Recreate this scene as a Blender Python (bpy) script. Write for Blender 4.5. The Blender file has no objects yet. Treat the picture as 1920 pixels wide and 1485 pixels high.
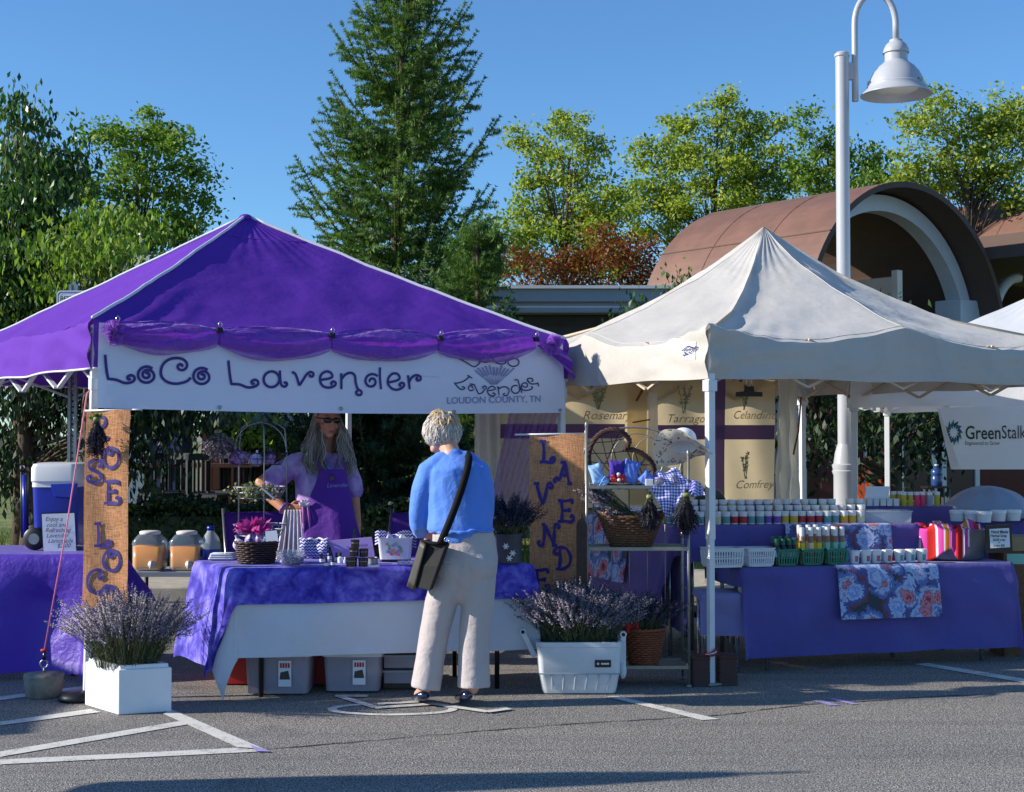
import bpy, bmesh, math, random
import numpy as np
from mathutils import Vector, Matrix, noise

# ------------------------------------------------------------------ camera, sky, sun, exposure
SC = bpy.context.scene
COL = SC.collection
PI = math.pi
F_PX, CX, CY, HZ, CAMZ = 2640.0, 960.0, 742.5, 815.0, 1.5
PITCH = math.atan((HZ - CY) / F_PX)
cam_data = bpy.data.cameras.new("camera")
cam = bpy.data.objects.new("camera", cam_data)
COL.objects.link(cam)
cam.location = (0, 0, CAMZ)
cam.rotation_euler = (PI / 2 + PITCH, 0, 0)
cam_data.sensor_width = 36.0
cam_data.lens = F_PX / 1920 * 36.0
cam_data.clip_end = 3000
SC.camera = cam

SUN_EL, SUN_AZ = math.radians(24.5), math.radians(-7)     # azimuth: 0 = from the left (-x), negative = a little in front
SUN_DIR = Vector((-math.cos(SUN_EL) * math.cos(SUN_AZ), math.cos(SUN_EL) * math.sin(SUN_AZ), math.sin(SUN_EL)))
world = bpy.data.worlds.new("World")
SC.world = world
world.use_nodes = True
wn = world.node_tree
bg = wn.nodes["Background"]
sky = wn.nodes.new("ShaderNodeTexSky")
sky.sky_type = 'NISHITA'
sky.sun_disc = False
sky.sun_elevation = SUN_EL
sky.sun_rotation = math.atan2(SUN_DIR.x, SUN_DIR.y)
sky.altitude = 0
sky.air_density = 1.0
sky.dust_density = 0.0
sky.ozone_density = 4.0
tint = wn.nodes.new("ShaderNodeMix"); tint.data_type = 'RGBA'; tint.blend_type = 'MULTIPLY'; tint.inputs[0].default_value = 1.0
tint.inputs[7].default_value = (.72, 1.0, 1.22, 1)          # deep clear-morning blue
wn.links.new(sky.outputs[0], tint.inputs[6]); wn.links.new(tint.outputs[2], bg.inputs[0])
bg.inputs[1].default_value = 0.105
sd = bpy.data.lights.new("sun", 'SUN')
sd.energy = 5.0
sd.angle = math.radians(0.5)
sd.color = (1.0, 0.935, 0.84)
sun = bpy.data.objects.new("sun", sd)
COL.objects.link(sun)
sun.location = (-20, 0, 20)
sun.rotation_euler = (-SUN_DIR).to_track_quat('-Z', 'Y').to_euler()
SC.view_settings.view_transform = 'Standard'
SC.view_settings.look = 'None'
SC.view_settings.gamma = 1.0
SC.view_settings.exposure = 0.46
SC.cycles.max_bounces = 6
SC.cycles.transparent_max_bounces = 16

# ------------------------------------------------------------------ pixel -> world helpers (photo pixels, 1920 wide)
_c, _s = math.cos(PITCH), math.sin(PITCH)
def RAY(px, py):
    xc, yc = (px - CX) / F_PX, (CY - py) / F_PX
    return Vector((xc, _c - yc * _s, _s + yc * _c))
def P(px, py, D):
    r = RAY(px, py)
    return Vector((0, 0, CAMZ)) + r * (D / r.y)
def G(px, py, z=0.0):
    r = RAY(px, py)
    return Vector((0, 0, CAMZ)) + r * ((z - CAMZ) / r.z)
def onplane(px, py, p0, n):
    r = RAY(px, py)
    o = Vector((0, 0, CAMZ))
    return o + r * ((p0 - o).dot(n) / r.dot(n))
def ZP(py, D): return P(960, py, D).z
def V(*a): return Vector(a)

# ------------------------------------------------------------------ mesh builder
class MB:
    def __init__(self):
        self.v, self.f, self.m = [], [], []
        self.cur = 0
    def add(self, vs, fs):
        b = len(self.v)
        self.v += [tuple(p) for p in vs]
        for f in fs:
            self.f.append(tuple(i + b for i in f)); self.m.append(self.cur)
        return self
    def box(self, c, s, R=None):
        x, y, z = s[0] / 2, s[1] / 2, s[2] / 2
        vs = [Vector((a * x, b * y, d * z)) for d in (-1, 1) for b in (-1, 1) for a in (-1, 1)]
        if R is not None: vs = [R @ p for p in vs]
        vs = [p + Vector(c) for p in vs]
        return self.add(vs, [(0, 2, 3, 1), (4, 5, 7, 6), (0, 1, 5, 4), (2, 6, 7, 3), (0, 4, 6, 2), (1, 3, 7, 5)])
    def hexa(self, lo, hi):               # two 4-point rings
        return self.add(list(lo) + list(hi), [(3, 2, 1, 0), (4, 5, 6, 7), (0, 1, 5, 4), (1, 2, 6, 5), (2, 3, 7, 6), (3, 0, 4, 7)])
    def quad(self, a, b, c, d): return self.add([a, b, c, d], [(0, 1, 2, 3)])
    def tube(self, pts, r, n=8, cap=True, flat=1.0, ref=None):
        pts = [Vector(p) for p in pts]
        k = len(pts)
        rs = r if isinstance(r, (list, tuple)) else [r] * k
        t0 = (pts[1] - pts[0]).normalized()
        if ref is None:
            ref = Vector((0, 0, 1)) if abs(t0.z) < .9 else Vector((1, 0, 0))
        ref = Vector(ref)
        x = (ref - t0 * ref.dot(t0)).normalized()
        vs, fs = [], []
        for i in range(k):
            t = (pts[min(i + 1, k - 1)] - pts[max(i - 1, 0)])
            if t.length < 1e-9: t = t0
            t.normalize()
            x = (x - t * x.dot(t))
            if x.length < 1e-6: x = t.orthogonal()
            x.normalize()
            y = t.cross(x)
            ri = rs[i]
            rx, ry = ri if isinstance(ri, (tuple, list)) else (ri, ri * flat)
            for j in range(n):
                a = 2 * PI * j / n
                vs.append(pts[i] + x * (rx * math.cos(a)) + y * (ry * math.sin(a)))
        for i in range(k - 1):
            for j in range(n):
                j2 = (j + 1) % n
                fs.append((i * n + j, i * n + j2, (i + 1) * n + j2, (i + 1) * n + j))
        if cap:
            fs.append(tuple(range(n - 1, -1, -1)))
            fs.append(tuple((k - 1) * n + j for j in range(n)))
        return self.add(vs, fs)
    def bar(self, a, b, w, h, up=(0, 0, 1)):
        a, b = Vector(a), Vector(b)
        t = (b - a).normalized(); u = Vector(up)
        x = t.cross(u)
        if x.length < 1e-6: x = t.orthogonal()
        x.normalize(); y = x.cross(t)
        x *= w / 2; y *= h / 2
        return self.hexa([a - x - y, a + x - y, a + x + y, a - x + y], [b - x - y, b + x - y, b + x + y, b - x + y])
    def lathe(self, prof, c=(0, 0, 0), n=24, cap=True, sx=1.0, sy=1.0, R=None):
        vs, fs = [], []
        k = len(prof)
        for r, z in prof:
            for j in range(n):
                a = 2 * PI * j / n
                p = Vector((r * math.cos(a) * sx, r * math.sin(a) * sy, z))
                if R is not None: p = R @ p
                vs.append(p + Vector(c))
        for i in range(k - 1):
            for j in range(n):
                j2 = (j + 1) % n
                fs.append((i * n + j, i * n + j2, (i + 1) * n + j2, (i + 1) * n + j))
        if cap:
            if prof[0][0] > 1e-5: fs.append(tuple(range(n - 1, -1, -1)))
            if prof[-1][0] > 1e-5: fs.append(tuple((k - 1) * n + j for j in range(n)))
        return self.add(vs, fs)
    def ell(self, c, r, R=None, nu=16, nv=10):
        prof = [(math.sin(PI * i / nv), -math.cos(PI * i / nv)) for i in range(nv + 1)]
        prof[0] = (1e-4, -1); prof[-1] = (1e-4, 1)
        S = Matrix.Diagonal((r[0], r[1], r[2]))
        return self.lathe(prof, c, nu, True, R=(R @ S if R is not None else S))
    def grid(self, fn, nu, nv, flip=False):
        vs = [fn(i / nu, j / nv) for j in range(nv + 1) for i in range(nu + 1)]
        w = nu + 1
        fs = []
        for j in range(nv):
            for i in range(nu):
                q = (j * w + i, j * w + i + 1, (j + 1) * w + i + 1, (j + 1) * w + i)
                fs.append(q[::-1] if flip else q)
        return self.add(vs, fs)
    def poly(self, pts): return self.add(pts, [tuple(range(len(pts)))])
    def prism(self, pts, d):
        d = Vector(d); n = len(pts)
        vs = [Vector(p) for p in pts] + [Vector(p) + d for p in pts]
        fs = [tuple(range(n - 1, -1, -1)), tuple(range(n, 2 * n))]
        fs += [(i, (i + 1) % n, n + (i + 1) % n, n + i) for i in range(n)]
        return self.add(vs, fs)
    def ribbon(self, pts, n, w):
        n = Vector(n); k = len(pts); vs, fs = [], []
        ws = w if isinstance(w, (list, tuple)) else [w] * k
        for i in range(k):
            t = (Vector(pts[min(i + 1, k - 1)]) - Vector(pts[max(i - 1, 0)]))
            s = n.cross(t)
            if s.length < 1e-9: s = n.orthogonal()
            s.normalize()
            vs += [Vector(pts[i]) - s * ws[i] / 2, Vector(pts[i]) + s * ws[i] / 2]
        for i in range(k - 1): fs.append((2 * i, 2 * i + 2, 2 * i + 3, 2 * i + 1))
        return self.add(vs, fs)
    def build(self, name, mats, parent=None, smooth=True, world=True, bevel=0, thick=0, angle=None, recalc=False):
        me = bpy.data.meshes.new(name)
        me.from_pydata(self.v, [], self.f)
        mats = mats if isinstance(mats, (list, tuple)) else [mats]
        for m in mats: me.materials.append(m)
        if len(mats) > 1: me.polygons.foreach_set("material_index", self.m)
        if recalc:
            bm = bmesh.new(); bm.from_mesh(me); bmesh.ops.recalc_face_normals(bm, faces=bm.faces); bm.to_mesh(me); bm.free()
        me.update()
        if smooth:
            me.polygons.foreach_set("use_smooth", [True] * len(me.polygons))
            if angle: me.set_sharp_from_angle(angle=math.radians(angle))
        o = bpy.data.objects.new(name, me)
        COL.objects.link(o)
        if parent is not None:
            o.parent = parent
            if world: o.location = -wloc(parent)
        if thick:
            md = o.modifiers.new("solid", 'SOLIDIFY'); md.thickness = thick; md.offset = 0
        if bevel:
            md = o.modifiers.new("bevel", 'BEVEL'); md.width = bevel; md.segments = 2; md.limit_method = 'ANGLE'
            md.harden_normals = False
        return o

def wloc(o):
    p = Vector((0, 0, 0))
    while o is not None:
        p = p + Vector(o.location); o = o.parent
    return p
def tag(o, label=None, cat=None, group=None, kind=None):
    if label: o["label"] = label
    if cat: o["category"] = cat
    if group: o["group"] = group
    if kind: o["kind"] = kind
    return o
def thing(name, label, cat, loc=(0, 0, 0), group=None):
    o = bpy.data.objects.new(name, None)
    o.empty_display_size = .1
    COL.objects.link(o); o.location = loc
    return tag(o, label, cat, group)
def copy_tree(o, parent=None):
    c = o.copy(); COL.objects.link(c)
    if parent is not None: c.parent = parent
    for ch in list(o.children): copy_tree(ch, c)
    return c
def numpy_mesh(name, co, faces_n, mat, parent=None, smooth=False):
    """co: (n*faces_n,3) array, consecutive polygons of faces_n corners"""
    me = bpy.data.meshes.new(name)
    n = len(co); k = n // faces_n
    me.vertices.add(n); me.vertices.foreach_set("co", np.ascontiguousarray(co, dtype=np.float32).ravel())
    me.loops.add(n); me.loops.foreach_set("vertex_index", np.arange(n, dtype=np.int32))
    me.polygons.add(k); me.polygons.foreach_set("loop_start", np.arange(0, n, faces_n, dtype=np.int32))
    me.update(calc_edges=True)
    me.materials.append(mat)
    o = bpy.data.objects.new(name, me); COL.objects.link(o)
    if parent is not None:
        o.parent = parent; o.location = -wloc(parent)
    return o
def text_mesh(name, txt, mat, parent, origin, ex, ey, size, align='LEFT', bold=0.0, shear=0.0, sx=1.0, lines=1.0, fn=None):
    """Flat lettering; ex = reading direction, ey = up, both unit vectors; origin on the surface (already offset)."""
    cu = bpy.data.curves.new("lettering", 'FONT')
    cu.body = txt; cu.size = size; cu.align_x = align; cu.offset = bold; cu.shear = shear; cu.space_line = lines
    cu.resolution_u = 3
    t = bpy.data.objects.new("tmp", cu); COL.objects.link(t)
    dg = bpy.context.evaluated_depsgraph_get()
    me = bpy.data.meshes.new_from_object(t.evaluated_get(dg))
    bpy.data.objects.remove(t)
    ex, ey, origin = Vector(ex), Vector(ey), Vector(origin)
    for vv in me.vertices:
        q = origin + ex * (vv.co.x * sx) + ey * vv.co.y
        vv.co = fn(q) if fn else q
    me.materials.clear(); me.materials.append(mat)
    o = bpy.data.objects.new(name, me); COL.objects.link(o)
    if parent is not None:
        o.parent = parent; o.location = -wloc(parent)
    return o

# ------------------------------------------------------------------ materials
MATS = {}
def C(r, g, b):          # sRGB 0-255 -> linear
    f = lambda c: (c / 255 / 12.92) if c / 255 <= .04045 else ((c / 255 + .055) / 1.055) ** 2.4
    return (f(r), f(g), f(b), 1)
class NT:
    def __init__(self, name):
        self.mat = bpy.data.materials.new(name); self.mat.use_nodes = True
        self.t = self.mat.node_tree; self.n = self.t.nodes
        self.b = self.n["Principled BSDF"]; self.out = self.n["Material Output"]
        self._co = None
    def co(self):
        if self._co is None:
            self._co = self.n.new("ShaderNodeTexCoord").outputs["Object"]
        return self._co
    def link(self, a, b): self.t.links.new(a, b)
    def new(self, t, **kw):
        nd = self.n.new(t)
        for k, v in kw.items(): setattr(nd, k, v)
        return nd
    def noise(self, scale, detail=3, rough=.6, dist=0.0, vec=None, dims=None):
        nd = self.new("ShaderNodeTexNoise")
        nd.inputs["Scale"].default_value = scale; nd.inputs["Detail"].default_value = detail
        nd.inputs["Roughness"].default_value = rough; nd.inputs["Distortion"].default_value = dist
        self.link(vec if vec is not None else self.co(), nd.inputs["Vector"])
        return nd
    def ramp(self, fac, stops, interp='LINEAR'):
        nd = self.new("ShaderNodeValToRGB"); nd.color_ramp.interpolation = interp
        e = nd.color_ramp.elements
        while len(e) < len(stops): e.new(0.5)
        for i, (p, c) in enumerate(stops): e[i].position = p; e[i].color = c
        self.link(fac, nd.inputs[0]); return nd.outputs[0]
    def mix(self, fac, a, b, blend='MIX'):
        nd = self.new("ShaderNodeMix", data_type='RGBA', blend_type=blend)
        for s, x in ((nd.inputs[0], fac), (nd.inputs[6], a), (nd.inputs[7], b)):
            if hasattr(x, "is_linked") or hasattr(x, "links"): self.link(x, s)
            else: s.default_value = x
        return nd.outputs[2]
    def math(self, op, a, b=None):
        nd = self.new("ShaderNodeMath", operation=op)
        for i, x in enumerate((a, b)):
            if x is None: continue
            if hasattr(x, "links"): self.link(x, nd.inputs[i])
            else: nd.inputs[i].default_value = x
        return nd.outputs[0]
    def sep(self, vec=None):
        nd = self.new("ShaderNodeSeparateXYZ"); self.link(vec if vec is not None else self.co(), nd.inputs[0]); return nd.outputs
    def bump(self, h, strength, dist=.01):
        nd = self.new("ShaderNodeBump"); nd.inputs["Strength"].default_value = strength; nd.inputs["Distance"].default_value = dist
        self.link(h, nd.inputs["Height"]); self.link(nd.outputs[0], self.b.inputs["Normal"])
        return nd
    def translucent(self, fac, col):
        tr = self.new("ShaderNodeBsdfTranslucent"); mx = self.new("ShaderNodeMixShader")
        mx.inputs[0].default_value = fac
        if hasattr(col, "links"): self.link(col, tr.inputs[0])
        else: tr.inputs[0].default_value = col
        self.link(self.b.outputs[0], mx.inputs[1]); self.link(tr.outputs[0], mx.inputs[2]); self.link(mx.outputs[0], self.out.inputs[0])
        return mx
    def sheer(self, fac, src=None):
        tp = self.new("ShaderNodeBsdfTransparent"); mx = self.new("ShaderNodeMixShader")
        mx.inputs[0].default_value = fac
        cur = self.out.inputs[0].links[0].from_socket
        self.link(cur, mx.inputs[1]); self.link(tp.outputs[0], mx.inputs[2]); self.link(mx.outputs[0], self.out.inputs[0])

def mat(name, col, rough=.6, var=0.0, vs=4.0, bump=0.0, bs=60.0, metal=0.0, spec=.5, trans=0.0, col2=None, c2s=6.0, c2=(.4, .6), coat=0.0, sheer=0.0, bd=.01, dirt=0.0, transmission=0.0):
    """col: sRGB 0-255 tuple"""
    n = NT(name); b = n.b
    base = C(*col)
    b.inputs["Roughness"].default_value = rough; b.inputs["Metallic"].default_value = metal
    b.inputs["Specular IOR Level"].default_value = spec
    b.inputs["Coat Weight"].default_value = coat
    b.inputs["Transmission Weight"].default_value = transmission
    b.inputs["Base Color"].default_value = base
    src = base
    if col2 is not None:
        src = n.ramp(n.noise(c2s, 4, .6, .3).outputs[0], [(c2[0], base), (c2[1], C(*col2))])
    if var > 0:
        v = n.noise(vs, 4, .65)
        g = n.ramp(v.outputs[0], [(.3, (1 - var, 1 - var, 1 - var, 1)), (.7, (1 + var * .5, 1 + var * .5, 1 + var * .5, 1))])
        src = n.mix(1.0, src, g, 'MULTIPLY')
    if dirt > 0:
        v = n.noise(2.3, 6, .7, .6)
        src = n.mix(n.ramp(v.outputs[0], [(.5, (0, 0, 0, 1)), (.75, (dirt, dirt, dirt, 1))]), src, C(95, 85, 70))
    if hasattr(src, "links"): n.link(src, b.inputs["Base Color"])
    if bump > 0: n.bump(n.noise(bs, 3, .6).outputs[0], bump, bd)
    if trans > 0: n.translucent(trans, src)
    if sheer > 0: n.sheer(sheer)
    MATS[name] = n.mat
    return n.mat
rnd = random.Random(7)
# ------------------------------------------------------------------ setting: ground, paint, kerb, lawn
def asphalt(name="asphalt"):
    n = NT(name); b = n.b
    a = n.noise(120, 3, .75); v = n.new("ShaderNodeTexVoronoi"); v.inputs["Scale"].default_value = 170
    n.link(n.co(), v.inputs["Vector"])
    sp = n.ramp(a.outputs[0], [(.36, C(66, 65, 65)), (.5, C(142, 137, 130)), (.64, C(214, 207, 196))])
    sp2 = n.ramp(v.outputs["Color"], [(.15, (.35, .34, .33, 1)), (.6, (1, 1, 1, 1)), (.95, (1.5, 1.47, 1.42, 1))])
    col = n.mix(.85, sp, sp2, 'MULTIPLY')
    big = n.noise(.55, 5, .6, .4)
    col = n.mix(1, col, n.ramp(big.outputs[0], [(.3, (.9, .9, .91, 1)), (.7, (1.06, 1.05, 1.04, 1))]), 'MULTIPLY')
    wet = n.noise(2.2, 5, .7, 1.2)
    col = n.mix(n.ramp(wet.outputs[0], [(.62, (0, 0, 0, 1)), (.78, (.18, .18, .18, 1))]), col, C(58, 55, 54))
    st = n.noise(1.35, 3, .5, .2); col = n.mix(n.ramp(st.outputs[0], [(.64, (0, 0, 0, 1)), (.72, (.4, .4, .4, 1))]), col, C(44, 42, 42))
    mp = n.new("ShaderNodeMapping"); mp.inputs["Scale"].default_value = (.35, 5.5, 1); mp.inputs["Rotation"].default_value = (0, 0, .12); n.link(n.co(), mp.inputs[0])
    ty = n.noise(1.0, 4, .6, vec=mp.outputs[0]); col = n.mix(1, col, n.ramp(ty.outputs[0], [(.36, (.86, .86, .87, 1)), (.5, (1, 1, 1, 1)), (.66, (1.07, 1.065, 1.05, 1))]), 'MULTIPLY')
    n.link(col, b.inputs["Base Color"]); b.inputs["Roughness"].default_value = .9; b.inputs["Specular IOR Level"].default_value = .25
    n.bump(n.math('ADD', a.outputs[0], n.math('MULTIPLY', v.outputs["Distance"], .6)), .8, .006)
    MATS[name] = n.mat; return n.mat
def paint(name, col):
    n = NT(name); b = n.b
    w = n.noise(120, 3, .7); big = n.noise(9, 4, .7)
    f = n.math('ADD', n.math('MULTIPLY', w.outputs[0], .6), n.math('MULTIPLY', big.outputs[0], .5))
    n.link(n.ramp(f, [(.4, C(110, 106, 100)), (.52, C(*col)), (.8, C(*[min(255, c + 12) for c in col]))]), b.inputs["Base Color"])
    b.inputs["Roughness"].default_value = .8; n.bump(w.outputs[0], .5, .004)
    MATS[name] = n.mat; return n.mat
asphalt(); paint("line_paint", (214, 210, 200)); paint("violet_paint", (160, 150, 205))
mat("crack", (28, 26, 25), .95)
mat("concrete", (150, 144, 132), .9, var=.35, vs=9, bump=.5, bs=40, col2=(120, 114, 105), c2s=3)
mat("kerb_stone", (178, 168, 150), .9, var=.25, vs=6, bump=.3, bs=80)
mat("lawn_soil", (74, 92, 38), .95, col2=(118, 122, 52), c2s=2.5, bump=.6, bs=90)

g = MB(); g.poly([(-900, -400, 0), (900, -400, 0), (900, 1600, 0), (-900, 1600, 0)])
tag(g.build("ground", MATS["asphalt"], smooth=False), kind="structure")
def painted(name, polys, m, z=.004):
    b = MB()
    for pl in polys: b.poly([G(x, y, z) for x, y in pl])
    return tag(b.build(name, m, smooth=False, recalc=False), kind="structure")
for pl in ([(0, 1424), (445, 1402), (505, 1408), (0, 1433)], [(322, 1330), (495, 1404), (445, 1400.5), (306, 1338)],
           [(0, 1409), (336, 1352), (352, 1358), (0, 1419)], [(0, 1353), (170, 1329), (188, 1335), (0, 1360)],
           [(-40, 1311), (157, 1286), (157, 1292.5), (-40, 1318)], [(1137, 1306), (1158, 1305), (1349, 1348), (1316, 1350)],
           [(1715, 1245), (1739, 1243), (1960, 1279), (1960, 1286.5)]):
    painted("parking_line", [pl], MATS["line_paint"])
painted("paint_mark", [[(468, 1396), (497, 1404.5), (507, 1409), (480, 1408.2)]], MATS["violet_paint"], .008)
painted("paint_mark", [[(1521, 1313), (1539, 1312.5), (1575, 1322), (1555, 1322)]], MATS["violet_paint"])
painted("paint_mark", [[(1551, 1310), (1566, 1309), (1612, 1320), (1596, 1320)]], MATS["violet_paint"])
sym = MB()
def gstroke(pts, w, z):
    q = [G(x, y, z) for x, y in pts]
    sm = []
    for i in range(len(q) - 1):
        for k in range(6): sm.append(q[i].lerp(q[i + 1], k / 6))
    sm.append(q[-1]); sym.ribbon(sm, (0, 0, 1), w)
wc = G(736, 1331)
sym.ribbon([Vector((wc.x + .33 * math.cos(a), wc.y + .11 + .155 * math.sin(a) - .1, .004)) for a in [math.radians(t) for t in range(125, 395, 6)]], (0, 0, 1), .05)
gstroke([(628, 1304.5), (690, 1304.5)], .07, .005); gstroke([(640, 1306), (706, 1326.5)], .05, .006)
gstroke([(702, 1326.5), (815, 1319)], .06, .0075); gstroke([(812, 1319), (915, 1334)], .055, .009)
gstroke([(912, 1334), (955, 1328)], .05, .0105); gstroke([(708, 1319.5), (785, 1315)], .05, .012)
tag(sym.build("wheelchair_symbol", MATS["line_paint"], smooth=False), kind="structure")
cr = MB(); pts = []
for (x0, y0), (x1, y1) in zip([(500, 1405), (860, 1374), (1080, 1356), (1345, 1341), (1500, 1322), (1920, 1296)], [(860, 1374), (1080, 1356), (1345, 1341), (1500, 1322), (1920, 1296), (1990, 1292)]):
    for k in range(14): pts.append(G(x0 + (x1 - x0) * k / 14 + rnd.uniform(-2, 2), y0 + (y1 - y0) * k / 14 + rnd.uniform(-.9, .9), .003))
cr.ribbon(pts, (0, 0, 1), [rnd.uniform(.004, .014) for _ in pts])
tag(cr.build("crack", MATS["crack"], smooth=False), kind="structure")
kb = MB(); kb.box((0, 12.75, .07), (60, .3, .14)); tag(kb.build("kerb", MATS["kerb_stone"], smooth=False, bevel=.015), kind="structure")
kb = MB(); kb.box((0, 13.65, .065), (60, 1.5, .13)); tag(kb.build("sidewalk", MATS["kerb_stone"], smooth=False), kind="structure")
lw = MB(); lw.poly([(-200, 14.4, .1), (200, 14.4, .1), (200, 300, .1), (-200, 300, .1)]); tag(lw.build("lawn", MATS["lawn_soil"], smooth=False), kind="structure")

# ------------------------------------------------------------------ buildings
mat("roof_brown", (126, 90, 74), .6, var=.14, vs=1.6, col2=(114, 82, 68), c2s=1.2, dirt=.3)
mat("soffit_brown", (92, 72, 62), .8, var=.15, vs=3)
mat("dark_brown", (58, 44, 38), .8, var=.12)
mat("rib_white", (206, 208, 212), .5, var=.08)
mat("fascia_grey", (150, 160, 172), .5, var=.08, vs=1)
mat("siding_pale", (232, 212, 192), .7, var=.08)
mat("wall_dark", (74, 66, 60), .8, var=.15)
mat("blue_wall", (52, 66, 112), .7, var=.1); mat("pale_blue_wall", (150, 168, 186), .7, var=.1)
mat("red_wall", (104, 52, 40), .75, var=.25, vs=2); mat("patio_wood", (88, 52, 40), .7, var=.3, vs=8)
mat("dark_iron", (30, 28, 30), .5); mat("white_paint", (222, 222, 218), .5, var=.06)
mat("orange_wood", (214, 92, 40), .6, var=.15); mat("galv", (150, 155, 158), .42, metal=.85, var=.15, vs=14)
mat("glass_dark", (16, 18, 22), .1, spec=.8); mat("black_plastic", (22, 22, 24), .45); mat("clear_blue", (44, 70, 120), .2)

def vault(name, label, apexX, apexD, R, crown, L, phi, rib=True, porch=True):
    ca, sa = math.cos(phi), math.sin(phi)
    ax = V(-ca, sa, 0); p = V(sa, ca, 0)
    c0 = V(apexX, apexD, crown - R)
    t = thing(name, label, "building", (apexX, apexD, 0))
    th = .1
    def pt(r, a, l): return c0 + p * (r * math.cos(a)) + V(0, 0, r * math.sin(a)) + ax * l
    n = 40
    b = MB()
    angs = [PI * i / n for i in range(n + 1)]
    full = angs; angs = [(PI - .38) * i / n for i in range(n + 1)]
    for l0 in (0,):
        for i in range(n):
            a0, a1 = angs[i], angs[i + 1]
            b.quad(pt(R, a0, 0), pt(R, a1, 0), pt(R, a1, L), pt(R, a0, L))
    b.build("roof", MATS["roof_brown"], t, recalc=False)
    s = MB()
    for i in range(n):
        a0, a1 = angs[i], angs[i + 1]
        s.quad(pt(R - th, a1, 0), pt(R - th, a0, 0), pt(R - th, a0, L), pt(R - th, a1, L))
        s.quad(pt(R, a0, -.002), pt(R - th, a0, -.002), pt(R - th, a1, -.002), pt(R, a1, -.002))
    angs = full; 
    if not rib: s.poly([pt(R - th, a, L - .02) for a in angs])
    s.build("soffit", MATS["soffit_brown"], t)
    # seams across the roof
    for l, r_ in ((0, .03),) + (() if not rib else ()):
        pass
    for l in np.arange(1.3, L, 1.3):
        q = MB(); q.tube([pt(R + .004, a, l) for a in angs], .006, 4); q.build("standing_seam", MATS["roof_brown"], t)
    for k, a in enumerate((1.9, 2.45)):
        q = MB(); q.bar(pt(R + .004, a, 0), pt(R + .004, a, L), .03, .02); q.build("roof_seam", MATS["soffit_brown"], t, smooth=False)
    if rib:
        rb = MB(); Ro, Ri, hgt, d = R - .15, R - .43, R - .15, .3
        sc = V(c0.x, c0.y, crown - R) + ax * .55; zc = crown - R + .95
        def rp(rx, rz, a, l): return sc + p * (rx * math.cos(a)) + V(0, 0, rz * math.sin(a)) + ax * l
        rings = []
        for a in angs: rings.append([rp(Ro, hgt, a, 0), rp(Ri, hgt - .28, a, 0), rp(Ri, hgt - .28, a, d), rp(Ro, hgt, a, d)])
        for i in range(n):
            for k in range(4):
                k2 = (k + 1) % 4
                rb.quad(rings[i][k], rings[i + 1][k], rings[i + 1][k2], rings[i][k2])
        rb.build("arch_rib", MATS["rib_white"], t, smooth=True, angle=40, recalc=True)
        for sgn in (1, -1):
            cc = sc + p * (sgn * (R - .46)) + ax * .17
            R3 = Matrix((p, ax, V(0, 0, 1))).transposed()
            q = MB(); q.box((cc.x, cc.y, zc - .4), (.62, .56, .8), R3); q.build("capital", MATS["rib_white"], t, smooth=False, bevel=.02)
            q = MB(); q.box((cc.x, cc.y, (zc - .8) / 2), (.44, .4, zc - .8), R3); q.build("column", MATS["rib_white"], t, smooth=False, bevel=.02)
        R3 = Matrix((p, ax, V(0, 0, 1))).transposed()
        q = MB(); w0 = sc + ax * 1.1
        for k in range(14):
            z = .2 + k * .3
            q.box((w0.x + p.x * .1 + ax.x * .1, w0.y + p.y * .1 + ax.y * .1, z), (.05 + .012 * (k % 2), 2.6, .29), R3)
        q.build("siding_wall", MATS["siding_pale"], t, smooth=False)
        q = MB(); q.box((w0.x + p.x * .1 - ax.x * 1.25, w0.y + p.y * .1 - ax.y * 1.25, 2.2), (.14, .12, 4.3), R3); q.build("corner_trim", MATS["siding_pale"], t, smooth=False)
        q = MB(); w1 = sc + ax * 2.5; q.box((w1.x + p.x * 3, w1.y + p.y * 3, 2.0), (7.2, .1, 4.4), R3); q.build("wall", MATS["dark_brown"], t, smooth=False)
        q = MB(); q.lathe([(.06, 0), (.12, -.05), (.12, -.32), (.08, -.34)], pt(R - th - .05, 1.9, .9), 16); q.tube([pt(R - th, 1.9, .9), pt(R - th - .06, 1.9, .9)], .02)
        q.build("pendant_light", MATS["galv"], t)
    if porch:
        R3 = Matrix((p, ax, V(0, 0, 1))).transposed()
        cp = c0 + p * 5.6 + ax * .6
        q = MB(); q.box((cp.x, cp.y, 4.9), (6.4, 3.6, .42), R3); q.build("flat_roof", MATS["soffit_brown"], t, smooth=False)
        q = MB(); cp2 = c0 + p * 5.6 + ax * -1.22; q.box((cp2.x, cp2.y, 4.92), (6.5, .08, .16), R3); q.build("fascia", MATS["dark_brown"], t, smooth=False)
        for off in (3.1, 4.9):
            cc = c0 + p * off + ax * .5
            q = MB(); q.box((cc.x, cc.y, 2.0), (.3, .3, 3.4), R3); q.box((cc.x, cc.y, 3.45), (.5, .5, .5), R3)
            q.build("porch_column", MATS["rib_white"], t, smooth=False)
            pr = []
            for k in range(9):
                a = PI / 2 * k / 8
                pr.append(V(cc.x, cc.y, 0) + p * (.9 * (1 - math.cos(a))) + V(0, 0, 3.4 + 1.1 * math.sin(a)))
            q = MB(); q.tube(pr, .1, 6); q.build("brace", MATS["rib_white"], t)
    return t
vault("restaurant_building", "brown barrel vaulted restaurant porch with a white arch rib behind the white tent", 6.85, 24, 2.8, 5.82, 3.9, math.radians(52))
vault("restaurant_building", "second brown barrel vault at the right edge beyond the flat porch roof", 12.4, 29.0, 2.9, 6.6, 4.2, math.radians(50), rib=False, porch=False)

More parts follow.
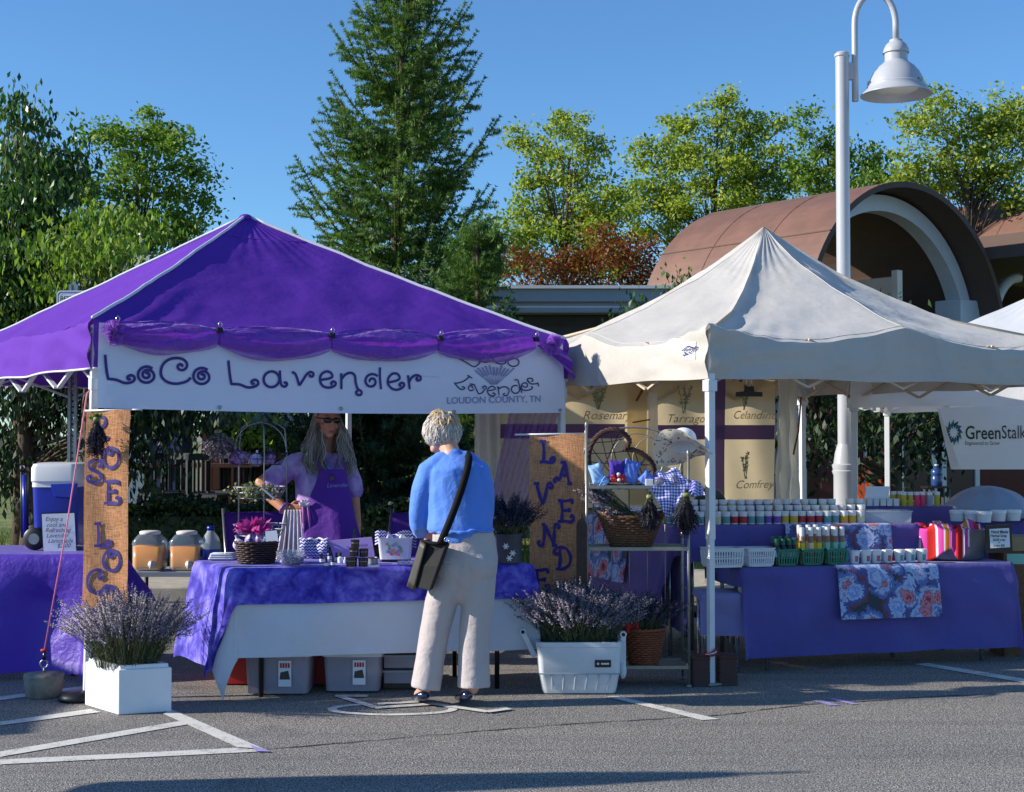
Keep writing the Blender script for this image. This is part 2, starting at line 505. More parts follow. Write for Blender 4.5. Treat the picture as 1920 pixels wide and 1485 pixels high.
lb = thing("low_building", "low building with a blue grey fascia between the conifer and the brown vault", "building", (1, 23, 0))
q = MB(); q.box((1.1, 24.2, 3.65), (6.2, 3.4, .4)); q.build("fascia", MATS["fascia_grey"], lb, smooth=False, bevel=.02)
q = MB(); q.box((1.1, 24.2, 3.86), (6.35, 3.55, .05)); q.build("roof_edge", MATS["rib_white"], lb, smooth=False)
q = MB(); q.box((1.1, 22.46, 3.62), (6.2, .03, .02)); q.build("fascia_seam", MATS["wall_dark"], lb, smooth=False)
q = MB(); q.box((1.1, 24.4, 1.72), (5.8, 3.0, 3.44))
for k in range(10): q.box((1.1, 22.885, .4 + k * .32), (5.8, .03, .012))
q.build("wall", MATS["wall_dark"], lb, smooth=False)
hut = thing("utility_hut", "pale grey hut roof with a vent pipe behind the left slope of the purple canopy", "hut", (-6.2, 23, 0))
c = P(232, 484, 23)
q = MB(); q.hexa([V(c.x - .3, 22.4, 4.1), V(c.x + .75, 22.4, 4.1), V(c.x + .75, 24.4, 4.1), V(c.x - .3, 24.4, 4.1)], [V(c.x - .02, 22.8, 4.42), V(c.x + .75, 22.8, 4.42), V(c.x + .75, 24, 4.42), V(c.x - .02, 24, 4.42)])
q.build("roof", MATS["fascia_grey"], hut, smooth=False)
q = MB(); q.box((c.x + .2, 23.4, 2.05), (.8, 1.6, 4.1)); q.build("wall", MATS["pale_blue_wall"], hut, smooth=False)
pp = P(267, 455, 22.9); q = MB(); q.tube([(pp.x, 22.9, 4.2), (pp.x, 22.9, pp.z + .12)], .05, 10); q.lathe([(.075, 0), (.075, .05)], (pp.x, 22.9, pp.z + .1), 10); q.build("vent_pipe", MATS["galv"], hut)

# shop front seen under the tents on the left
sh = thing("blue_shop", "low shop wall in pale and navy blue with a lantern behind the juice jugs", "building", (-4.9, 18.5, 0))
x0, x1, x2 = P(150, 900, 18.5).x, P(279, 900, 18.5).x, P(318, 900, 18.5).x
q = MB(); q.box(((x0 + x1) / 2, 18.9, 1.15), (x1 - x0, .8, 2.3)); q.build("pale_wall", MATS["pale_blue_wall"], sh, smooth=False)
q = MB(); q.box(((x1 + x2) / 2 + .06, 18.9, 1.15), (x2 - x1 + .12, .78, 2.3)); q.build("navy_wall", MATS["blue_wall"], sh, smooth=False)
lp = P(265, 946, 18.3); q = MB(); q.box(lp, (.1, .1, .16)); q.lathe([(.09, 0), (.01, .07)], lp + V(0, 0, .08), 4); q.bar(lp + V(0, .05, .1), lp + V(0, .22, .1), .02, .02); q.build("lantern", MATS["dark_iron"], sh, smooth=False)
rb = thing("red_shop", "dark red timber shop front seen in shade below the far white tent", "building", (6, 20, 0))
q = MB(); x0, x1 = P(1540, 900, 20.5).x, P(2100, 900, 20.5).x; q.box(((x0 + x1) / 2, 21, 1.35), (x1 - x0, 1, 2.7)); q.build("wall", MATS["red_wall"], rb, smooth=False)
for px in (1655, 1720, 1800):
    w = P(px, 880, 20.45); q = MB(); q.box((w.x, 20.48, 1.3), (.42, .06, 1.5)); f = q.build("window", MATS["glass_dark"], rb, smooth=False)
    q = MB()
    for dx in (-.24, .24): q.box((w.x + dx, 20.44, 1.3), (.06, .08, 1.62))
    for dz in (-.78, .78): q.box((w.x, 20.44, 1.3 + dz), (.42, .08, .06))
    q.build("frame", MATS["white_paint"], f, smooth=False)

# patio furniture behind the stalls
def patio_chair(x, y, rot, m, label):
    t = thing("patio_chair", label, "chair", (0, 0, 0), "patio chairs behind the purple stall")
    R = Matrix.Rotation(rot, 3, 'Z')
    def L(a, b, c): return R @ V(a, b, c)
    for a in (-.22, .22):
        for b in (-.2, .2):
            q = MB(); q.bar(L(a, b, 0), L(a, b, .65 if b < 0 else 1.15), .035, .035); q.build("leg", m, t, smooth=False, world=False)
    q = MB(); q.box(L(0, 0, .66), (.5, .46, .04), R); q.build("seat", m, t, smooth=False, world=False)
    q = MB()
    for k in range(5): q.bar(L(-.18 + .09 * k, .2, .7), L(-.18 + .09 * k, .2, 1.1), .03, .02)
    q.box(L(0, .2, 1.13), (.48, .04, .08), R); q.build("backrest", m, t, smooth=False, world=False)
    for a in (-.22, .22):
        q = MB(); q.bar(L(a, -.2, .25), L(a, .2, .25), .025, .025); q.build("stretcher", m, t, smooth=False, world=False)
    t.location = (x, y, .1); return t
for px, D, rot, lab in ((312, 17.6, .5, "dark tall patio chair nearest the navy shop wall"), (352, 17.9, 2.6, "dark tall patio chair second from the navy shop wall"),
                        (398, 17.2, 1.2, "dark tall patio chair below the hanging lavender bunch"), (425, 18.3, -.4, "dark tall patio chair behind the wire stand")):
    patio_chair(P(px, 900, D).x, D, rot, MATS["dark_iron"], lab)
pt_ = thing("patio_table", "dark bar height patio table among the patio chairs", "table", (P(375, 900, 18.6).x, 18.6, .1))
q = MB(); q.box((0, 0, 1.0), (1.5, .7, .05)); q.build("top", MATS["patio_wood"], pt_, smooth=False, world=False)
for a in (-.65, .65):
    q = MB(); q.bar((a, -.25, 0), (a, .25, 1), .05, .05); q.bar((a, .25, 0), (a, -.25, 1), .05, .05); q.build("leg", MATS["dark_iron"], pt_, smooth=False, world=False)
gate = thing("picket_fence", "white picket fence standing in sun behind the patio table", "fence", (P(410, 900, 20).x, 20, .1))
for k in range(13):
    q = MB(); q.box((-1.2 + k * .16, 0, .6), (.08, .025, 1.2)); q.build("picket", MATS["white_paint"], gate, smooth=False, world=False)
q = MB(); q.box((-.25, .03, .95), (2.1, .03, .08)); q.box((-.25, .03, .3), (2.1, .03, .08)); q.build("rail", MATS["white_paint"], gate, smooth=False, world=False)
shed = thing("wooden_shed", "brown plank shed standing behind the wire display stand", "shed", (P(480, 900, 20).x, 20, .1))
q = MB()
for k in range(9): q.box((-.6 + k * .15, 0, .75), (.14, .9 + .02 * (k % 2), 1.5))
q.build("wall", MATS["patio_wood"], shed, smooth=False, world=False)
q = MB(); q.prism([(-.8, -.6, 1.5), (.75, -.6, 1.5), (0, -.6, 1.95)], (0, 1.2, 0)); q.build("roof", MATS["fascia_grey"], shed, smooth=False, world=False)
ad = thing("adirondack_chair", "orange slatted garden chair back beside the lamp post base", "chair", (P(1638, 920, 17).x, 17, .1))
q = MB()
for k in range(5):
    a = (k - 2); q.bar((a * .09, .1 + .01 * a * a, .3), (a * .11, .28, 1.12 - .04 * a * a), .085, .02, up=(0, 1, 0))
q.build("backrest", MATS["orange_wood"], ad, smooth=False, world=False)
q = MB()
for k in range(4): q.box((0, -.35 + k * .13, .36 - k * .02), (.5, .11, .02))
q.build("seat", MATS["orange_wood"], ad, smooth=False, world=False)
for a in (-.28, .28):
    q = MB(); q.bar((a, -.4, 0), (a, -.4, .55), .05, .08); q.build("leg", MATS["orange_wood"], ad, smooth=False, world=False)
    q = MB(); q.bar((a, .2, 0), (a, .2, .55), .05, .08); q.build("leg", MATS["orange_wood"], ad, smooth=False, world=False)
    q = MB(); q.box((a, -.1, .57), (.1, .75, .025)); q.build("armrest", MATS["orange_wood"], ad, smooth=False, world=False)
for (px, py, D, lab) in ((1756, 893, 15.5, "blue water jug on a stand below the far tent banner"),):
    t = thing("water_jug", lab, "jug", P(px, py, D))
    q = MB(); q.lathe([(.05, -.11), (.06, -.1), (.06, -.01), (.052, .0), (.06, .015), (.06, .07), (.022, .095), (.02, .115)], (0, 0, 0), 18); q.build("body", MATS["clear_blue"], t, world=False)
    q = MB(); q.lathe([(.022, .115), (.022, .13)], (0, 0, 0), 14); q.build("cap", MATS["white_paint"], t, world=False)
    q = MB(); zb = -wloc(t).z + .1
    for a in (-.1, .1):
        for b in (-.1, .1): q.bar((a, b, zb), (a, b, -.12), .03, .03)
    q.box((0, 0, -.12), (.28, .28, .018)); q.build("stand", MATS["dark_iron"], t, smooth=False, world=False)
# parking sign on a perforated post behind the left table
mat("sign_white", (226, 230, 228), .35); mat("sign_green", (30, 84, 62), .5)
SD_ = 11.0; rs_ = thing("road_sign", "white and green reserved parking sign on a perforated post behind the purple canopy", "sign", (P(136, 700, SD_).x, SD_, 0))
px_ = P(136, 700, SD_).x; ztp = ZP(545, SD_)
q = MB(); 
for dx in (-.024, .024): q.box((px_ + dx, SD_ + .012, (ztp + .05) / 2), (.022, .03, ztp + .05))
for k in range(60): q.box((px_, SD_ + .02, .03 + k * .045), (.03, .006, .03))
q.build("post", MATS["galv"], rs_, smooth=False)
xa_, xb_ = P(107, 540, SD_).x, P(172, 540, SD_).x; zb2_ = ztp - .42
def sgr(i, y): return rrect_s((xa_ + xb_) / 2, (ztp + zb2_) / 2, xb_ - xa_ - i, ztp - zb2_ - i, y)
def rrect_s(cx, cz, w, h, y, r=.03):
    return [V(cx + sx * (w / 2 - r) + r * math.cos(math.radians(a + k * 18)), y, cz + sz * (h / 2 - r) + r * math.sin(math.radians(a + k * 18))) for sx, sz, a in ((1, 1, 0), (-1, 1, 90), (-1, -1, 180), (1, -1, 270)) for k in range(6)]
q = MB(); q.prism(sgr(0, SD_ - .01)[::-1], (0, .004, 0)); pn = q.build("panel", MATS["sign_white"], rs_, smooth=False)
q = MB(); A_, B_ = sgr(.02, SD_ - .0125), sgr(.034, SD_ - .0125); n_ = len(A_); q.add(A_ + B_, [(i, (i + 1) % n_, n_ + (i + 1) % n_, n_ + i) for i in range(n_)]); q.build("border", MATS["sign_green"], pn, smooth=False)
text_mesh("lettering", "RESERVED", MATS["sign_green"], pn, ((xa_ + xb_) / 2, SD_ - .0125, ztp - .085), (1, 0, 0), (0, 0, 1), .06, align='CENTER', sx=.8, bold=.001)
text_mesh("lettering", "PARKING", MATS["sign_green"], pn, ((xa_ + xb_) / 2, SD_ - .0125, ztp - .15), (1, 0, 0), (0, 0, 1), .06, align='CENTER', sx=.9, bold=.001)
# ------------------------------------------------------------------ trees, hedge, lamp post
def leaf_mat(name, cols, trans=.35, rough=.55):
    n = NT(name)
    ge = n.new("ShaderNodeNewGeometry")
    k = len(cols)
    f = n.math('ADD', n.math('MULTIPLY', ge.outputs["Random Per Island"], .75), n.math('MULTIPLY', n.noise(.9, 3, .6).outputs[0], .42))
    col = n.ramp(f, [(.12 + .8 * i / (k - 1), C(*c)) for i, c in enumerate(cols)])
    n.link(col, n.b.inputs["Base Color"]); n.b.inputs["Roughness"].default_value = rough; n.b.inputs["Specular IOR Level"].default_value = .35
    n.translucent(trans, n.mix(1, col, (1.25, 1.35, .7, 1), 'MULTIPLY'))
    MATS[name] = n.mat; return n.mat
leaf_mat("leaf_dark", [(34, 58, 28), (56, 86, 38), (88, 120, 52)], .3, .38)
leaf_mat("leaf_mid", [(66, 96, 38), (98, 132, 48), (142, 160, 62)], .42)
leaf_mat("leaf_light", [(92, 116, 40), (132, 154, 56), (182, 186, 84)], .45)
leaf_mat("leaf_red", [(92, 40, 22), (140, 66, 30), (104, 96, 40)], .4)
leaf_mat("leaf_shade", [(20, 34, 20), (32, 52, 28), (48, 74, 34)], .2, .5)  # shade behind the stalls is put into these darker greens
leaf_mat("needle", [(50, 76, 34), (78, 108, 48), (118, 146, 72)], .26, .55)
leaf_mat("needle_shade", [(24, 44, 28), (36, 60, 36), (50, 80, 44)], .12, .6)  # darker copy of the needles, with the shade put into the colour
mat("bark", (84, 70, 56), .9, var=.35, vs=9, bump=.6, bs=30)

def leaf_cloud(clumps, size, seed, droop=0.0, slim=.5, sub=.26, per=None):
    """clumps: (centre, (rx,ry,rz), n leaves) -> (n*4,3) quads, grouped in sub-clumps so that sky shows between"""
    rs = np.random.RandomState(seed)
    out = []; centres = []
    for c, r, n in clumps:
        r = np.array(r); m = max(4, int(n / (per or 64)))
        d = rs.normal(size=(m, 3)); d /= np.linalg.norm(d, axis=1)[:, None]
        sc = np.array(c) + d * r * (rs.uniform(.25, 1.0, (m, 1)) ** .6)
        centres.append(sc)
        idx = rs.randint(0, m, n)
        sr = sub * rs.uniform(.6, 1.3, (m, 1))
        pos = sc[idx] + rs.normal(size=(n, 3)) * sr[idx] * np.array([1, 1, .62])
        u = rs.normal(size=(n, 3))
        if droop: u = u * (1 - droop) * .6 + np.array([0, 0, -1.0]) * droop
        u /= np.linalg.norm(u, axis=1)[:, None]
        w = rs.normal(size=(n, 3)); v = np.cross(u, w); v /= np.linalg.norm(v, axis=1)[:, None] + 1e-9
        nn = np.cross(u, v)
        L = size * rs.uniform(.6, 1.25, (n, 1)); W = L * slim
        fold = nn * W * .25
        q = np.stack([pos - u * L * .5, pos + v * W * .5 + fold, pos + u * L * .5, pos - v * W * .5 + fold], axis=1)
        out.append(q.reshape(-1, 3))
    return np.concatenate(out), np.concatenate(centres)
def tree(name, label, D, items, leafm, size, seed, trunk_px, density=1.0, group=None, droop=0, slim=.55, sub=.26, limbs=26, depth=1.0, base_z=.1, trunk_r=.14, per=None):
    """items: (px, py, rx, ry) of leaf masses in the photo at depth D; trunk_px: x of the trunk"""
    base = P(trunk_px, 1000, D); base = V(base.x, D, base_z)
    t = thing(name, label, "tree", base, group)
    s = D / F_PX; rs = random.Random(seed); cl = []; tops = []
    for px, py, rx, ry in items:
        dd = rs.uniform(-.5, .5) * depth
        c = P(px, py, D + dd)
        n = int(density * (rx * ry) * s * s / (size * size) * 27)
        cl.append(((c.x, c.y, c.z), (rx * s, max(rx, ry) * s * .8, ry * s), max(n, 30))); tops.append(c)
    co, cen = leaf_cloud(cl, size, seed, droop, slim, sub, per)
    ztop = max(c.z for c in tops)
    b = MB()
    hub = V(base.x + rs.uniform(-.1, .1), D, base_z + (ztop - base_z) * .45)
    tt = [base, base.lerp(hub, .5) + V(.05, .03, 0), hub, V(hub.x + rs.uniform(-.2, .2), D, base_z + (ztop - base_z) * .92)]
    b.tube(tt, [trunk_r, trunk_r * .8, trunk_r * .62, .02], 9)
    for c in tops + [V(*cen[rs.randrange(len(cen))]) for _ in range(limbs)]:
        f = min(.95, max(.12, (c.z - base_z) / (ztop - base_z) * .72))
        # point on trunk polyline by height
        zt = base_z + (ztop - base_z) * f
        o = V(hub.x if zt > hub.z else base.x + (hub.x - base.x) * (zt - base_z) / max(.1, hub.z - base_z), D, zt)
        mid = o.lerp(c, .5) + V(rs.uniform(-.15, .15), rs.uniform(-.15, .15), rs.uniform(0, .15))
        r0 = trunk_r * .13
        b.tube([o, mid, c], [r0, r0 * .55, .004], 5, cap=False)
    b.build("trunk", MATS["bark"], t)
    numpy_mesh("crown", co, 4, leafm, t)
    return t

tree("dogwood_tree", "dark tree with layered drooping leaves at the far left edge", 15, [(35, 195, 26, 20), (44, 230, 36, 22), (28, 285, 44, 24), (52, 320, 52, 26), (108, 310, 34, 30), (20, 360, 50, 30), (66, 380, 62, 34), (112, 350, 34, 28), (40, 430, 80, 40), (100, 430, 60, 40), (20, 500, 80, 50), (100, 510, 90, 50), (40, 580, 90, 50), (-60, 420, 60, 80), (-60, 560, 60, 80)],
     MATS["leaf_dark"], .095, 11, 45, density=4.2, droop=.62, slim=.42, sub=.17, per=46)
tree("dogwood_tree", "lower drooping leaved tree in front of the pale green tree left of the purple peak", 14.2, [(210, 425, 46, 26), (150, 440, 40, 30), (260, 440, 40, 24), (110, 470, 50, 30), (190, 480, 60, 28), (130, 540, 70, 30), (230, 500, 40, 24), (70, 560, 60, 30)],
     MATS["leaf_mid"], .09, 12, 160, density=2.6, droop=.6, slim=.42, sub=.16, per=46)
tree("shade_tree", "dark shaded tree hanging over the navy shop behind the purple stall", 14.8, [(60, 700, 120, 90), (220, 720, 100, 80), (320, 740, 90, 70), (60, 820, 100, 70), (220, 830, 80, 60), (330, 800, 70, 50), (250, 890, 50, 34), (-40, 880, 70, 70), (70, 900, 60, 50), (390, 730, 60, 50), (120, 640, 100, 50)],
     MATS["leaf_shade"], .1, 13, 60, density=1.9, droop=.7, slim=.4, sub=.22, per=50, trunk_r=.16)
tree("broadleaf_tree", "yellow green tree standing between the dark left tree and the purple peak", 24, [(178, 255, 30, 32), (230, 270, 44, 40), (290, 238, 38, 30), (288, 280, 48, 40), (340, 290, 38, 40), (250, 330, 80, 48), (345, 360, 42, 48), (388, 385, 20, 22), (200, 390, 70, 50), (300, 420, 80, 44), (160, 340, 34, 44), (375, 330, 22, 20), (240, 460, 100, 40), (360, 430, 44, 30), (180, 470, 60, 40)],
     MATS["leaf_mid"], .1, 14, 265, density=1.61, sub=.16, limbs=40)
tree("broadleaf_tree", "bright green tree between the conifer and the brown roof", 30, [(975, 255, 24, 30), (1035, 232, 34, 22), (1092, 240, 30, 22), (1135, 268, 18, 20), (1010, 290, 44, 28), (1080, 285, 48, 34), (1060, 340, 66, 36), (985, 330, 28, 28), (985, 400, 40, 42), (1060, 405, 70, 44), (1120, 370, 44, 50), (1130, 440, 60, 48), (1040, 470, 80, 46), (970, 460, 36, 40), (925, 440, 26, 34), (1130, 500, 70, 36), (930, 500, 30, 40)],
     MATS["leaf_light"], .11, 15, 1050, density=1.68, sub=.17, limbs=44)
tree("broadleaf_tree", "widest bright green tree above the middle of the brown roof", 34, [(1362, 182, 26, 18), (1350, 215, 50, 28), (1275, 225, 36, 24), (1205, 275, 24, 22), (1300, 262, 70, 34), (1400, 245, 60, 34), (1450, 240, 28, 24), (1240, 310, 60, 34), (1340, 310, 90, 40), (1430, 300, 60, 40), (1230, 360, 50, 40), (1320, 370, 110, 48), (1420, 360, 70, 40), (1190, 400, 40, 50), (1260, 430, 70, 40), (1480, 330, 40, 36)],
     MATS["leaf_light"], .12, 16, 1340, density=1.61, sub=.18, limbs=60)
tree("broadleaf_tree", "slender green tree just left of the lamp post", 32, [(1512, 222, 22, 20), (1530, 262, 36, 28), (1570, 272, 28, 28), (1505, 300, 36, 30), (1590, 310, 44, 34), (1645, 286, 26, 22), (1650, 320, 40, 28), (1540, 340, 60, 34), (1610, 360, 60, 30), (1680, 350, 40, 30)],
     MATS["leaf_mid"], .115, 17, 1560, density=1.54, sub=.17, limbs=36)
tree("broadleaf_tree", "green tree at the right edge behind the hanging lamp head", 29, [(1755, 185, 34, 24), (1712, 235, 24, 24), (1760, 235, 50, 36), (1820, 215, 28, 26), (1880, 195, 40, 30), (1850, 250, 54, 36), (1905, 245, 40, 40), (1790, 290, 54, 34), (1870, 300, 56, 40), (1720, 300, 40, 26), (1830, 345, 54, 40), (1900, 350, 40, 40), (1760, 340, 60, 30), (1700, 340, 40, 26), (1950, 220, 40, 60), (1950, 320, 40, 60)],
     MATS["leaf_light"], .112, 18, 1830, density=1.68, sub=.17, limbs=50)
for px, items, seed, lab in ((1010, [(965, 500, 40, 26), (1010, 510, 44, 26), (1060, 490, 36, 28), (1000, 545, 70, 24)], 21, "red leaved shrub nearest the conifer above the grey fascia"),
                             (1130, [(1090, 500, 50, 34), (1130, 460, 36, 34), (1160, 490, 40, 40), (1110, 540, 70, 24)], 22, "tallest red leaved shrub above the grey fascia"),
                             (1205, [(1190, 470, 34, 36), (1215, 500, 34, 40), (1190, 540, 50, 30)], 23, "red leaved shrub against the left end of the brown roof")):
    tree("red_maple_shrub", lab, 27, items, MATS["leaf_red"], .09, seed, px, density=1.2, group="red shrubs above the low building", sub=.2, limbs=14, trunk_r=.07)
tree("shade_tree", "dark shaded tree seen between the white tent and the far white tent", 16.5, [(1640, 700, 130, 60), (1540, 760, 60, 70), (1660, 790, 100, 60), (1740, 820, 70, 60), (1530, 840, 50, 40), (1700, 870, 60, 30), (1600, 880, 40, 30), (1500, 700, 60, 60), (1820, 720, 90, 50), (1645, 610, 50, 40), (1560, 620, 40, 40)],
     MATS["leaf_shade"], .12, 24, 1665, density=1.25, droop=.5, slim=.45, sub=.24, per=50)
for px, items, seed, lab in ((1278, [(1278, 515, 16, 13), (1270, 560, 30, 30)], 25, "small leafy tree top peeking over the white roof left slope, near the brown roof"),
                             (1190, [(1188, 574, 34, 11), (1180, 610, 40, 26)], 26, "small leafy tree top peeking over the white tent's left eave"),
                             (1640, [(1640, 568, 22, 9), (1570, 630, 50, 16), (1660, 640, 60, 20)], 27, "small leafy tree top peeking over the white roof right slope")):
    tree("dogwood_tree", lab, 17, items, MATS["leaf_dark"], .085, seed, px, density=1.8, droop=.6, slim=.45, sub=.12, limbs=8, trunk_r=.07)
tree("sunlit_bush", "bright yellow green bush glowing behind the wire display stand", 19.5, [(470, 790, 46, 34), (440, 820, 30, 20), (520, 800, 34, 34), (500, 840, 40, 18), (455, 850, 20, 14), (430, 775, 30, 20)],
     MATS["leaf_light"], .1, 28, 480, density=1.0, sub=.22, trunk_r=.06)

def conifer(name, label, px, D, py_top, w_px, seed, n_whorl, m, py_bot=985, dens=1.0, lean=0.0, tail=.3):
    """branches ascend at their tips; every twig is a bottle brush of crossed serrated blades"""
    rs = np.random.RandomState(seed); s = D / F_PX
    top = P(px, py_top, D); x0 = top.x; zt = top.z; zb = .25
    t = thing(name, label, "tree", (x0, D, .1))
    tb = MB(); tb.tube([(x0, D, .1), (x0 + .02, D, zt * .5), (x0 + lean, D, zt)], [.17 * zt / 8, .1 * zt / 8, .012], 9)
    Rmax = w_px * s / 2
    segs = []
    for k in range(n_whorl):
        f = (k + rs.uniform(0, 1)) / n_whorl
        z = zb + (zt - zb) * f ** .92
        h = (zt - z) / (zt - zb)
        R = Rmax * min(1.0, 1.2 * h ** .42) * rs.uniform(.66, 1.12)
        az = rs.uniform(0, 2 * PI)
        d = np.array([math.cos(az), math.sin(az), 0])
        up = .25 + .75 * (1 - h)          # steeper near the top
        o = np.array([x0 + lean * (1 - h), D, z])
        nseg = max(4, int(R / .16))
        pts = [o + d * R * q + np.array([0, 0, R * (up * q * .5 + .45 * q * q * q - .12 * (1 - up) * q)]) for q in np.linspace(0, 1, nseg + 1)]
        tb.tube([Vector(p) for p in pts], [.011 * (R + .3) * (1 - .8 * i / nseg) + .003 for i in range(nseg + 1)], 4, cap=False)
        for i in range(nseg):
            a, b = pts[i], pts[i + 1]
            q = (i + .5) / nseg
            if q < .1: continue
            segs.append((a, b, .035))
            tl = tail * R * (1.1 - q) + .18
            side = np.cross(d, [0, 0, 1.0])
            for sg in (-1, 1, rs.choice([-1, 1])):
                if rs.rand() > dens: continue
                b0 = a + (b - a) * rs.rand()
                v = d * rs.uniform(.5, .9) + side * sg * rs.uniform(.5, 1.0) + np.array([0, 0, rs.uniform(-.25, .45)])
                v /= np.linalg.norm(v)
                L = tl * rs.uniform(.6, 1.2)
                e = b0 + v * L
                segs.append((b0, e, .033))
                if L > .22:
                    for s2 in (-1, 1):
                        if rs.rand() < .8:
                            c0 = b0 + v * L * rs.uniform(.3, .8)
                            v2 = v * .7 + np.cross(v, [0, 0, 1]) * s2 * .7 + np.array([0, 0, rs.uniform(-.2, .3)])
                            v2 /= np.linalg.norm(v2); segs.append((c0, c0 + v2 * L * rs.uniform(.35, .6), .03))
        segs.append((pts[-1], pts[-1] + (pts[-1] - pts[-2]) / np.linalg.norm(pts[-1] - pts[-2]) * .22, .03))
    tb.build("trunk", MATS["bark"], t)
    A = np.array([q[0] for q in segs]); B = np.array([q[1] for q in segs]); W = np.array([q[2] for q in segs])
    n = len(A); ax = B - A; L = np.linalg.norm(ax, axis=1); axn = ax / L[:, None]
    out = []
    nd = 15                                # needle blades along each twig
    for j in range(nd):
        q = (j + .5) / nd
        u = rs.normal(size=(n, 3)); u -= axn * (u * axn).sum(1)[:, None]; u /= np.linalg.norm(u, axis=1)[:, None]
        c = A + ax * q; w = (W * 1.4 * rs.uniform(.8, 1.3, n))[:, None]
        h = ax / nd * .8
        p0 = c - h * .8; p1 = c + u * w + h * 1.6; p2 = c + h * .8; p3 = c - u * w + h * 1.6
        out.append(np.stack([p0, p1, p2, p3], 1).reshape(-1, 3))
    numpy_mesh("needles", np.concatenate(out), 4, m, t)
    return t
conifer("spruce_tree", "tall dark green spruce rising above the purple canopy", 742, 20, -24, 400, 31, 222, MATS["needle"], lean=.12, dens=.85)
conifer("spruce_tree", "young spruce in front of the tall one beside the grey fascia", 895, 17.4, 428, 190, 32, 120, MATS["needle"], dens=.9)
conifer("spruce_tree", "shaded lower spruce directly behind the seller", 700, 16, 560, 330, 33, 130, MATS["needle_shade"], dens=1.0)

# low clipped hedge
hd = []
rsh = np.random.RandomState(5)
def hedge(label, px0, px1, D, h, w, n, seed):
    a, b = P(px0, 1000, D).x, P(px1, 1000, D).x
    t = thing("hedge", label, "hedge", ((a + b) / 2, D, .1))
    r = np.random.RandomState(seed)
    pos = np.stack([r.uniform(a, b, n), D + r.uniform(-w / 2, w / 2, n), .1 + h * (1 - r.uniform(0, 1, n) ** 2.2)], 1)
    pos[:, 2] += .05 * np.sin(pos[:, 0] * 5) + r.normal(0, .02, n)
    u = r.normal(size=(n, 3)); u /= np.linalg.norm(u, axis=1)[:, None]
    v = np.cross(u, r.normal(size=(n, 3))); v /= np.linalg.norm(v, axis=1)[:, None]
    L = .07 * r.uniform(.6, 1.3, (n, 1))
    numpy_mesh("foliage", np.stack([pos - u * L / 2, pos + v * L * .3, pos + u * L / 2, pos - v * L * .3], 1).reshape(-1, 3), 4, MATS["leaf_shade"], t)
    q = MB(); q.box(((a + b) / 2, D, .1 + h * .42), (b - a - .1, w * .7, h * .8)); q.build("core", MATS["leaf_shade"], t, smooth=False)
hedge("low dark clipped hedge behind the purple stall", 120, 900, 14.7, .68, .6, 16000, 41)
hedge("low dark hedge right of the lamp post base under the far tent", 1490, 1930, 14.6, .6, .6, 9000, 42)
# grass tufts along the kerb
gt = []
r = np.random.RandomState(9); n = 9000
pos = np.stack([r.uniform(-9, 8, n), r.uniform(14.42, 20, n), np.full(n, .1)], 1)
d = np.stack([r.normal(0, .35, n), r.normal(0, .35, n), np.ones(n)], 1); L = r.uniform(.05, .14, (n, 1)); sd_ = np.stack([np.full(n, .006), np.zeros(n), np.zeros(n)], 1)
gq = np.stack([pos - sd_, pos + sd_, pos + sd_ * .3 + d * L, pos - sd_ * .3 + d * L], 1).reshape(-1, 3)
leaf_mat("grass_blade", [(64, 86, 30), (104, 118, 44), (150, 148, 66)], .35)
tag(numpy_mesh("grass", gq, 4, MATS["grass_blade"]), kind="stuff")

# lamp post
mat("lamp_grey", (176, 178, 182), .32, var=.04, spec=.5, coat=.2)
mat("lamp_glass", (225, 222, 210), .25)
LD = 13.4
lx = P(1584, 900, LD).x
lamp = thing("street_lamp", "tall grey street lamp with a gooseneck arm and a bell shade", "lamp", (lx, LD, 0))
zt = ZP(104, LD); m_ = MATS["lamp_grey"]
q = MB(); q.lathe([(.064, .0), (.064, zt)], (lx, LD, 0), 24); q.build("pole", m_, lamp, angle=40)
q = MB(); zb_ = ZP(1000, LD)
z1, z2, z3 = ZP(885, LD), ZP(878, LD), ZP(860, LD)
q.lathe([(.13, 0), (.13, .1), (.108, .14), (.105, z1 - .03), (.118, z1), (.118, z1 + .012), (.11, z1 + .02), (.118, z2 + .02), (.118, z2 + .035), (.105, z2 + .045), (.09, z3 + .06), (.066, z3 + .14)], (lx, LD, 0), 28)
q.build("base_sleeve", m_, lamp, angle=35)
q = MB(); q.lathe([(.0, .035), (.055, .03), (.074, .012), (.074, -.01), (.064, -.02)], (lx, LD, zt), 24); q.build("cap", m_, lamp, angle=35)
ax_ = P(1603, 100, LD).x; hx = P(1680, 100, LD).x; rr_ = (hx - ax_) / 2
arc = [V(ax_, LD, ZP(190, LD)), V(ax_, LD, ZP(100, LD)), V(ax_, LD, ZP(52, LD))]
zc_ = ZP(46, LD)
for k in range(0, 19):
    a = PI - PI * k / 18; arc.append(V((ax_ + hx) / 2 + rr_ * math.cos(a), LD, zc_ + rr_ * 1.55 * math.sin(a)))
arc.append(V(hx, LD, ZP(78, LD)))
q = MB(); q.tube(arc, .031, 16); q.build("gooseneck_arm", m_, lamp)
q = MB(); q.box(((lx + ax_) / 2 + .02, LD, ZP(134, LD)), (.1, .05, .165)); q.build("bracket", m_, lamp, smooth=False, bevel=.006)
def lz(py): return ZP(py, LD)
S_ = LD / F_PX
